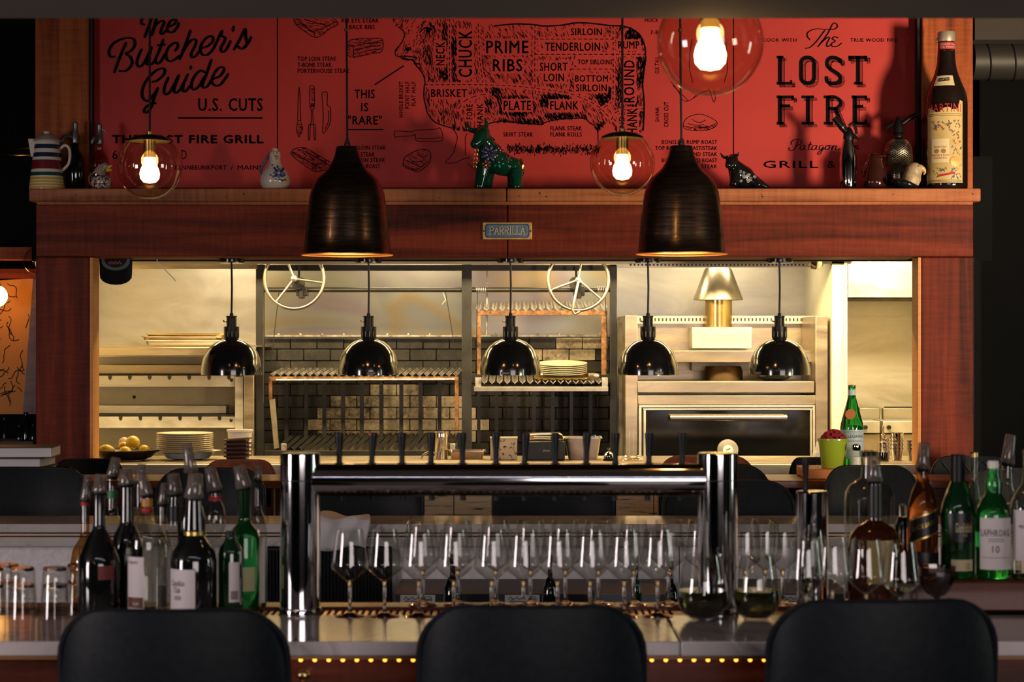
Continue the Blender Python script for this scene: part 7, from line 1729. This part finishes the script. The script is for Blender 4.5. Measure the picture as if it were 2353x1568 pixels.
# ---------------------------------------------------------------- bottles
def bottle(px, Y, lb, prof, m_, zb=CT, grp='spirit bottles on the front bar', label=None, cap=None, pour=None, band=None, liquid=None, seg=32):
    """prof: (half width px, row py) from bottom to top at depth Y; pour = (lean degrees, spin degrees, height px)"""
    c = Vector((X(px, Y), Y, zb)); b = thing('spirit_bottle', lb, 'bottle', c, grp)
    zz = lambda py: zb + 0.0008 + max(Z(py, Y) - Z(prof[0][1], Y), 0)
    T0 = Matrix.Translation((c.x, Y, 0))
    obj('glass', MB().lathe([(0.001, zz(prof[0][1]))] + [(M(r, Y), zz(y)) for r, y in prof], seg, T0), BOTGLASS if m_ is GLASS else m_, b, smooth=50)
    if liquid:
        lm, top_ = liquid; pts = [(r, y) for r, y in prof if y >= top_]
        obj('spirit', MB().lathe([(0.001, zz(prof[0][1]) + 0.004)] + [(M(r, Y) - 0.0025, max(zz(y), zz(prof[0][1]) + 0.004)) for r, y in pts] + [(0.001, zz(pts[-1][1]))], seg, T0), lm, b, smooth=50)
    for q in (label or []):
        a0, a1, y0, y1, m2, hw = q[:6]
        lo = obj('label', cyl_patch(MB(), M(hw, Y) + 0.0005, a0, a1, zz(y1), zz(y0), 12, (c.x, Y), slope=(q[7] if len(q) > 7 else 0)), m2, b)
        for (s, bold, ta0, ta1, ty0, ty1, tm_) in (q[6] if len(q) > 6 and q[6] else []):
            obj('lettering', text_on_cyl(MB(), s, M(hw, Y) + 0.0011, ta0, ta1, zz(ty1), zz(ty0), bold, (c.x, Y), slope=(q[7] * (ta1 - ta0) / (a1 - a0) if len(q) > 7 else 0)), tm_, lo, smooth=0)
    for q in (band or []):
        hw, y0, y1, m2 = q
        obj('band', MB().lathe([(M(hw, Y), zz(y1)), (M(hw, Y) + 0.0006, zz(y1)), (M(hw, Y) + 0.0006, zz(y0)), (M(hw, Y), zz(y0))], 24, T0, True), m2, b)
    topz = zz(prof[-1][1]); rt = M(prof[-1][0], Y)
    if cap:
        h_, m2, hw = cap
        obj('cap', MB().lathe([(M(hw, Y), topz - 0.004), (M(hw, Y), topz + M(h_, Y) - 0.002), (M(hw, Y) - 0.002, topz + M(h_, Y)), (0.001, topz + M(h_, Y))], 24, T0), m2, b)
    if pour:
        lean, spin, h_ = pour; Hh = M(h_, Y)
        R0 = Matrix.Translation((c.x, Y, topz)) @ Matrix.Rotation(math.radians(spin), 4, 'Z') @ Matrix.Rotation(math.radians(lean), 4, 'Y')
        po = obj('pourer', MB().lathe([(rt * 0.95, -0.004), (rt * 1.15, 0.0), (rt * 1.15, 0.006), (rt * 0.8, 0.010), (0.006, 0.014), (0.0045, Hh * 0.8), (0.004, Hh * 0.85)], 18, R0), BLKPLAST, b)
        obj('pourer_cap', MB().lathe([(rt * 1.25, 0.004), (rt * 1.35, 0.008), (rt * 1.12, Hh * 0.45), (rt * 0.98, Hh * 0.96), (rt * 0.85, Hh), (0.001, Hh)], 20, R0), POURER, po, smooth=60)
    return b
CREAMLBL = mat('label_white', (0.62, 0.56, 0.56), 0.6)
DIML = mat('label_dim', (0.20, 0.17, 0.18), 0.6)
BROWNL = mat('label_brown', (0.10, 0.03, 0.015), 0.6)
BLKLBL = mat('label_black_foil', (0.006, 0.006, 0.007), 0.35)
DRUM = mat('dark_rum', (0.10, 0.03, 0.01), 0.03, 0, 0.3, 0.6, 1.36)
# left cluster, front row
bottle(228, 4.64, 'black conical shouldered liqueur bottle at the tumbler end of the cluster', [(46, 1412), (48, 1405), (48, 1290), (44, 1272), (28, 1232), (15, 1210), (13.5, 1195), (13.5, 1130)], DKGLASS, label=[(0.15, 0.95, 1290, 1322, mat('label_red_dim', (0.16, 0.03, 0.02), 0.6), 48)], pour=(8, 60, 46))
bottle(338, 4.64, 'clear spiced rum bottle with conical shoulders and portrait label', [(42, 1412), (45, 1405), (46, 1245), (44, 1225), (30, 1195), (15, 1172), (12, 1165), (12, 1135)], GLASS, liquid=(DRUM, 1250), label=[(-1.0, 0.02, 1270, 1390, CREAMLBL, 46, [('Captain', 0.02, -0.9, -0.3, 1277, 1288, INK), ('RUM', 0.02, -0.55, -0.25, 1374, 1380, PAPER)]), (-0.95, -0.02, 1362, 1386, BROWNL, 46.4)], band=[(12.6, 1162, 1172, RED_INK), (12.6, 1140, 1158, mat('band_amber', (0.45, 0.20, 0.04), 0.4))], pour=(-14, 0, 52))
bottle(445, 4.64, 'dark square shouldered whisky bottle with cream Canadian label', [(50, 1412), (53, 1406), (53, 1285), (49, 1262), (34, 1240), (22, 1222), (21, 1205), (18, 1150), (17, 1142)], DKGLASS, label=[(-1.2, 0.22, 1298, 1402, CREAMLBL, 53, [('Canadian', 0.02, -0.95, -0.35 + 0.1, 1322, 1336, INK), ('Club', 0.02, -0.8, -0.45, 1338, 1352, INK), ('1858', 0.0, -0.75, -0.42, 1358, 1368, INK)]), (-1.2, 0.22, 1402, 1405, GOLD, 53)], band=[(22.5, 1215, 1228, GOLD)], pour=(4, 0, 60))
bottle(530, 4.66, 'green glass bottle with pale label at the tap end of the cluster', [(26, 1412), (28, 1405), (28, 1270), (25, 1255), (14, 1240), (12, 1225)], DKGREEN, label=[(0.0, 0.9, 1287, 1378, CREAMLBL, 28), (0.15, 0.75, 1352, 1372, DIML, 28.4)], cap=(8, BLKPLAST, 12.5))
# left cluster, rear row
bottle(196, 4.75, 'cut glass decanter glinting beside the black conical bottle', [(30, 1400), (34, 1395), (36, 1300), (30, 1262), (14, 1235), (9.5, 1215), (9.5, 1150)], thin_glass('amber_cut_glass', (0.72, 0.48, 0.22), ior=1.8, rough=0.04), pour=(6, 20, 60), band=[(10, 1150, 1158, RED_INK)], seg=14)
bottle(292, 4.735, 'slim black bottle behind the spiced rum', [(34, 1400), (36, 1394), (36, 1260), (30, 1225), (17, 1200), (16, 1190), (15, 1112)], DKGLASS, pour=(-4, 0, 40))
bottle(258, 4.825, 'clear bottle with green neck band behind the black conical bottle', [(30, 1396), (32, 1392), (32, 1240), (26, 1212), (13, 1190), (11, 1160), (11, 1100)], GLASS, band=[(11.5, 1130, 1148, mat('band_green', (0.02, 0.16, 0.06), 0.4))], pour=(10, 10, 46), liquid=(CLEARLIQ, 1290))
bottle(402, 4.745, 'clear vodka bottle with black neck sleeve behind the Canadian label', [(38, 1400), (40, 1395), (40, 1240), (34, 1225), (17, 1214), (16, 1160), (14, 1135)], GLASS, liquid=(CLEARLIQ, 1250), band=[(17, 1158, 1194, BLKLBL)], label=[(-1.1, -0.3, 1338, 1388, CREAMLBL, 40)], pour=(-5, 0, 50))
bottle(440, 4.825, 'tall bottle whose pourer rises above the cluster', [(30, 1396), (32, 1392), (32, 1200), (26, 1170), (14, 1140), (12, 1110), (12, 1092)], DKGLASS, pour=(-8, 0, 72))
bottle(494, 4.755, 'clear bottle with a round glass bulb neck', [(34, 1400), (36, 1395), (36, 1280), (30, 1245), (16, 1230), (24, 1205), (25, 1185), (20, 1162), (13, 1148), (13, 1128)], GLASS, liquid=(CLEARLIQ, 1290), band=[(13.6, 1138, 1147, RED_INK)], pour=(-12, 0, 58))
bottle(562, 4.755, 'bright green bottle with tall dark neck and yellowish label', [(32, 1402), (34, 1396), (34, 1235), (30, 1218), (16, 1202), (14.5, 1190), (14, 1124)], GREENGLASS, label=[(0.0, 0.9, 1300, 1355, mat('label_yellowish', (0.42, 0.42, 0.20), 0.6), 34)], band=[(15.2, 1126, 1190, DKGREEN)], pour=(-14, 0, 56))
bottle(592, 4.835, 'clear ridged bottle at the tap end behind the green ones', [(20, 1398), (22, 1394), (22, 1240), (19, 1200), (9, 1178), (8, 1160), (8, 1110)], GLASS, liquid=(CLEARLIQ, 1215), pour=(4, 0, 34), seg=12)
bottle(322, 4.82, 'clear bottle peeking out behind the spiced rum pourer', [(26, 1394), (28, 1390), (28, 1240), (22, 1210), (11, 1185), (10.5, 1110)], GLASS, pour=(6, 0, 44), liquid=(DRUM, 1280))
bottle(374, 4.835, 'clear bottle with frosted cap between rum and vodka', [(22, 1396), (24, 1392), (24, 1270), (18, 1240), (10, 1220), (9.5, 1165)], GLASS, pour=(5, 0, 50), liquid=(CLEARLIQ, 1290))
# wooden riser at the right with the whisky bottles
RZ = Z(1338, 4.69)
riser = obj('bottle_riser', MB().box(X(2070, 4.69), 2.6, 4.69, 4.87, CT + 0.007, RZ), W_PANEL, None, 'reddish wooden riser under the whisky bottles', 'riser', loc=(X(2300, 4.69), 4.78, CT), bevel=0.004)
WG = 'whisky bottles on the riser'
bottle(2120, 4.78, 'amber whisky bottle with slanted black and gold label', [(33, 1322), (35, 1316), (36, 1180), (35, 1165), (26, 1128), (16, 1106), (13, 1092), (13, 1076)], AMBER, zb=RZ, grp=WG, label=[(-1.1, 1.1, 1192, 1240, BLKLBL, 36.2, [('BLACK LABEL', 0.02, -0.85, 0.6, 1205, 1216, GOLD)], M(30, 4.78)), (-1.1, 1.1, 1188, 1192, GOLD, 36.6, None, M(30, 4.78)), (-1.1, 1.1, 1240, 1244, GOLD, 36.6, None, M(30, 4.78)), (-1.5, 1.5, 1262, 1318, BLKLBL, 36.2)], pour=(3, 0, 64))
bottle(2201, 4.78, 'dark green triangular shouldered whisky bottle with deer coloured label', [(36, 1322), (39, 1316), (40, 1175), (37, 1155), (25, 1122), (17, 1104), (15, 1098)], DKGREEN, zb=RZ, grp=WG, label=[(-0.75, 0.75, 1172, 1238, BLKLBL, 40.3, [('Glenfiddich', 0.0, -0.35, 0.62, 1194, 1216, mat('print_cream', (0.60, 0.48, 0.26), 0.5)), ('12', 0.0, 0.1, 0.3, 1219, 1225, mat('print_cream', (0.60, 0.48, 0.26), 0.5))]), (-0.6, 0.7, 1278, 1304, mat('label_straw', (0.50, 0.42, 0.24), 0.6), 40.3, [('12', 0.0, 0.25, 0.45, 1287, 1299, INK)])], cap=(58, BLKPLAST, 17))
bottle(2282, 4.77, 'green whisky bottle with white label reading ten', [(36, 1326), (39, 1320), (39.5, 1185), (37, 1168), (28, 1148), (18, 1132), (19, 1110), (15.5, 1094), (12.5, 1080), (12, 1070)], GREENGLASS, zb=RZ, grp=WG, label=[(-1.05, 1.05, 1186, 1304, CREAMLBL, 39.8, [('LAPHROAIG', 0.02, -0.95, 0.85, 1212, 1228, INK), ('10', 0.02, -0.28, 0.12, 1249, 1265, INK)]), (-0.9, 0.9, 1276, 1277, INK, 40.2), (-0.5, 0.4, 1233, 1235, DIML, 40.2), (-0.5, 0.4, 1238, 1240, DIML, 40.2)], cap=(13, WHITEPL, 12.8))
bottle(2362, 4.77, 'clear whisky bottle with white label at the end of the riser', [(36, 1326), (39, 1320), (40, 1170), (38, 1150), (26, 1128), (13, 1110), (11, 1080), (11, 1040)], GLASS, zb=RZ, grp=WG, liquid=(DKAMBER, 1180), label=[(-1.2, 0.9, 1168, 1284, CREAMLBL, 40.3, [('MACALLAN', 0.02, -0.75, 0.4, 1202, 1210, INK)])], cap=(8, mat('cap_bronze', (0.25, 0.15, 0.08), 0.4, 0.5), 12))
bottle(2314, 4.855, 'clear bottle with tall amber pourer behind the ten label', [(32, 1322), (34, 1316), (34, 1190), (28, 1150), (14, 1118), (12, 1090), (12, 1072)], GLASS, zb=RZ, grp=WG, liquid=(CLEARLIQ, 1220), pour=(8, 10, 70))
bottle(2238, 4.85, 'slim clear bottle behind the deer coloured label', [(20, 1322), (22, 1318), (22, 1180), (18, 1150), (10, 1120), (9, 1050)], GLASS, zb=RZ, grp=WG, cap=(8, BRASS, 9.5))
# clear square bottle and round amber bottle left of the riser
bottle(1998, 4.83, 'broad clear bottle with arched shoulders behind the round amber one', [(56, 1400), (58, 1394), (58, 1165), (55, 1145), (46, 1130), (30, 1118), (20, 1112), (18, 1090), (17, 1060)], GLASS, zb=CT + 0.007, grp='bottles between the single tap and the riser', liquid=(CLEARLIQ, 1168), cap=(9, BLKPLAST, 18))
bottle(2010, 4.70, 'round squat amber rum bottle with oval label and tall pourer', [(54, 1404), (60, 1394), (64, 1290), (64, 1258), (58, 1225), (40, 1205), (24, 1196), (16, 1190), (14.5, 1160), (14, 1104)], DKAMBER, zb=CT + 0.001, grp='bottles between the single tap and the riser', label=[(-0.45, 0.5, 1232, 1330, mat('label_oval', (0.30, 0.22, 0.08), 0.5), 64.4)], band=[(15.2, 1110, 1185, BLKLBL)], pour=(-2, 0, 60))
bottle(2074, 4.84, 'small clear bottle with ball stopper left of the black label whisky', [(16, 1322), (17, 1318), (17, 1210), (12, 1195), (10, 1190)], BLKGLOSS, zb=RZ, grp='bottles between the single tap and the riser', cap=(28, SOLIDGLASS, 9))
# ================================================================ left and right margins
# room beyond the left post: papered wall panel, beams, globe lamps, bottles
YA = 10.55
pn_ = thing('papered_panel', 'orange wallpaper panel with line drawings beyond the left post', 'panel', P(20, 950, YA))
quad = [P(-60, 648, YA), P(76, 640, YA), P(52, 952, YA), P(-60, 952, YA)]
obj('paper', MB().prism(quad, (0, 0.01, 0)), mat('wallpaper_orange', (0.62, 0.26, 0.06), 0.7), pn_)
random.seed(31)
for k in range(34):
    cx_, cy_ = random.uniform(-20, 60), random.uniform(655, 940); a = random.uniform(0, 6); pts = [(cx_, cy_)]
    for j in range(6):
        a += random.uniform(-0.9, 0.9); pts.append((pts[-1][0] + 8 * math.cos(a), pts[-1][1] + 8 * math.sin(a)))
    pts = [p_ for p_ in pts if p_[0] < 74 - (p_[1] - 640) * 24 / 312 and 644 < p_[1] < 948]
    if len(pts) > 2:
        sp = spline([(X(a_, YA), Z(b_, YA), 0) for a_, b_ in pts], 4)
        obj('line_drawing', MB().stroke([(v.x, v.y) for v in sp], M(2.0, YA), YA - 0.002), mat('paper_ink', (0.05, 0.025, 0.015), 0.8), pn_, smooth=0)
obj('panel_frame', MB().prism([P(76, 640, YA), P(92, 640, YA), P(90, 952, YA), P(52, 952, YA)], (0, 0.03, 0)), W_PANEL, pn_)
struct('trim_8', MB().pbox(-120, 92, 568, 596, YA - 0.3, YA - 0.1), W_COL)
struct('trim_9', MB().pbox(-120, 92, 618, 640, YA - 0.05, YA + 0.1), W_BEAM_X)
BULBAMBER = mat('bulb_glow_amber', (1, 0.7, 0.3), 0.4, emis=(1.0, 0.45, 0.10), es=16)
def small_globe(px, py, r, Y, lb, lit):
    c = P(px, py, Y); g = thing('small_globe_lamp', lb, 'lamp', c - Vector((0, 0, M(r, Y))), 'globe lamps in the room beyond')
    obj('globe', MB().ball(c, M(r, Y), 28, 18), BULBAMBER if lit else GLOBE, g)
    obj('cap', MB().lathe([(M(r * 0.4, Y), 0), (M(r * 0.3, Y), 0.02), (0.001, 0.022)], 16, Matrix.Translation(c + Vector((0, 0, M(r * 0.92, Y))))), BRASS, g)
    obj('cord', MB().tube([c + Vector((0, 0, M(r, Y))), (c.x, c.y, 3.449)], 0.003, 6), BLKPLAST, g)
    if not lit: obj('filament', MB().tube([c + Vector((0, 0, M(r * 0.8, Y))), c], [0.008, 0.012], 8), BULBSMALL, g)
small_globe(85, 600, 31, 9.9, 'unlit looking clear globe half hidden behind the left post', False)
small_globe(-8, 681, 25, 10.3, 'glowing amber globe at the papered wall', True)
hoop = [(X(70, 9.7) + M(66, 9.7) * math.cos(2 * PI * k / 48), 9.7 + 0.13 * math.sin(2 * PI * k / 48), Z(348, 9.7) + 0.03 * math.sin(2 * PI * k / 48)) for k in range(48)]
hp_ = thing('brass_hoop', 'thin brass hoop lamp hanging behind the coffee pot', 'lamp', P(70, 352, 9.7))
obj('hoop', MB().tube(hoop, 0.0035, 6, True), BRASS, hp_)
obj('cord', MB().tube([hoop[6], (hoop[6][0], hoop[6][1], 3.449)], 0.0015, 5), BLKPLAST, hp_)
obj('cord', MB().tube([hoop[20], (hoop[20][0], hoop[20][1], 3.449)], 0.0015, 5), BLKPLAST, hp_)
sb_ = thing('side_console', 'dark console cabinet beyond the left post', 'cabinet', (X(20, 10.2), 10.2, 0))
obj('body', MB().box(X(-120, 10.2), X(92, 10.2), 10.05, 10.35, 0, Z(1012, 10.2)), BLACK, sb_)
for k in range(2): obj('door', MB().box(X(-120 + k * 106, 10.2) + 0.01, X(-16 + k * 106, 10.2) - 0.01, 10.035, 10.05, 0.1, Z(1020, 10.2)), BLKGLOSS, sb_)
for k, (px, top, hw, m_) in enumerate(((60, 948, 11, DKGLASS), (76, 975, 7, DKGREEN), (44, 978, 8, DKGLASS), (10, 960, 8, GLASS))):
    zb_ = Z(1012, 10.2) + 0.0005; h_ = Z(top, 10.2) - zb_; R_ = M(hw, 10.2)
    w = thing('side_bottle', ('stout dark bottle on the console', 'green bottle on the console touching the post', 'small dark bottle on the console', 'clear stemmed bottle on the console')[k], 'bottle', (X(px, 10.2), 10.2, zb_), 'bottles on the console')
    T0 = Matrix.Translation((X(px, 10.2), 10.2, zb_))
    obj('glass', MB().lathe([(0.001, 0), (R_, 0.001), (R_, h_ * 0.6), (R_ * 0.4, h_ * 0.78), (R_ * 0.38, h_ * 0.95)], 20, T0), m_, w)
    obj('cap', MB().lathe([(R_ * 0.45, h_ * 0.94), (R_ * 0.45, h_), (0.001, h_ + 0.001)], 14, T0), BLKPLAST, w)
# right: spiral duct under the ceiling
du = thing('spiral_duct', 'dark spiral ventilation duct beside the right column', 'duct', P(2290, 184, 10.1))
zc = Z(140, 10.1); R_ = M(44, 10.1); xA = X(2232, 10.1)
obj('pipe', MB().lathe([(R_, xA), (R_, 5.69)], 36, Matrix.Translation((0, 10.1, zc)) @ Matrix.Rotation(PI / 2, 4, 'Y')), mat('duct_grey', (0.04, 0.04, 0.036), 0.5, 0.3), du)
for k in range(17):
    pts = [(xA + 0.06 + k * 0.125 + 0.045 * math.sin(a) * 0 + 0.06 * a / (2 * PI), 10.1 - (R_ + 0.002) * math.sin(a), zc + (R_ + 0.002) * math.cos(a)) for a in [2 * PI * i / 24 for i in range(25)]]
    obj('seam', MB().tube(pts, 0.004, 5), BLKSTEEL, du)
for x in (2.6, 3.6, 4.6): obj('hanger', MB().tube([(x, 10.1, zc + R_), (x, 10.1, 3.449)], 0.004, 5), BLKSTEEL, du)

# string of bare bulbs along the window side of the room, nearer than the counter and out of view
sl = thing('string_lights', 'string of bare amber bulbs along the street side ceiling', 'light', (-2.6, 1.0, 2.7))
wire = [(-2.6 + 0.25 * math.sin(i * 0.9), -1.6 + i * 0.42, 2.72 - 0.05 * (i % 2)) for i in range(12)]
obj('cable', MB().tube(wire, 0.005, 6), BLKPLAST, sl)
SB = mat('string_bulb_glow', (1, 0.7, 0.35), 0.4, emis=(1.0, 0.52, 0.16), es=55)
for p_ in wire:
    sk = obj('socket', MB().lathe([(0.014, -0.05), (0.014, 0.0), (0.001, 0.001)], 12, Matrix.Translation(p_)), BLKPLAST, sl)
    obj('bulb', MB().ball((p_[0], p_[1], p_[2] - 0.075), 0.03, 14, 10), SB, sl)
for k in (0, 11): obj('hanger', MB().tube([wire[k], (wire[k][0], wire[k][1], 3.449)], 0.003, 5), BLKPLAST, sl)
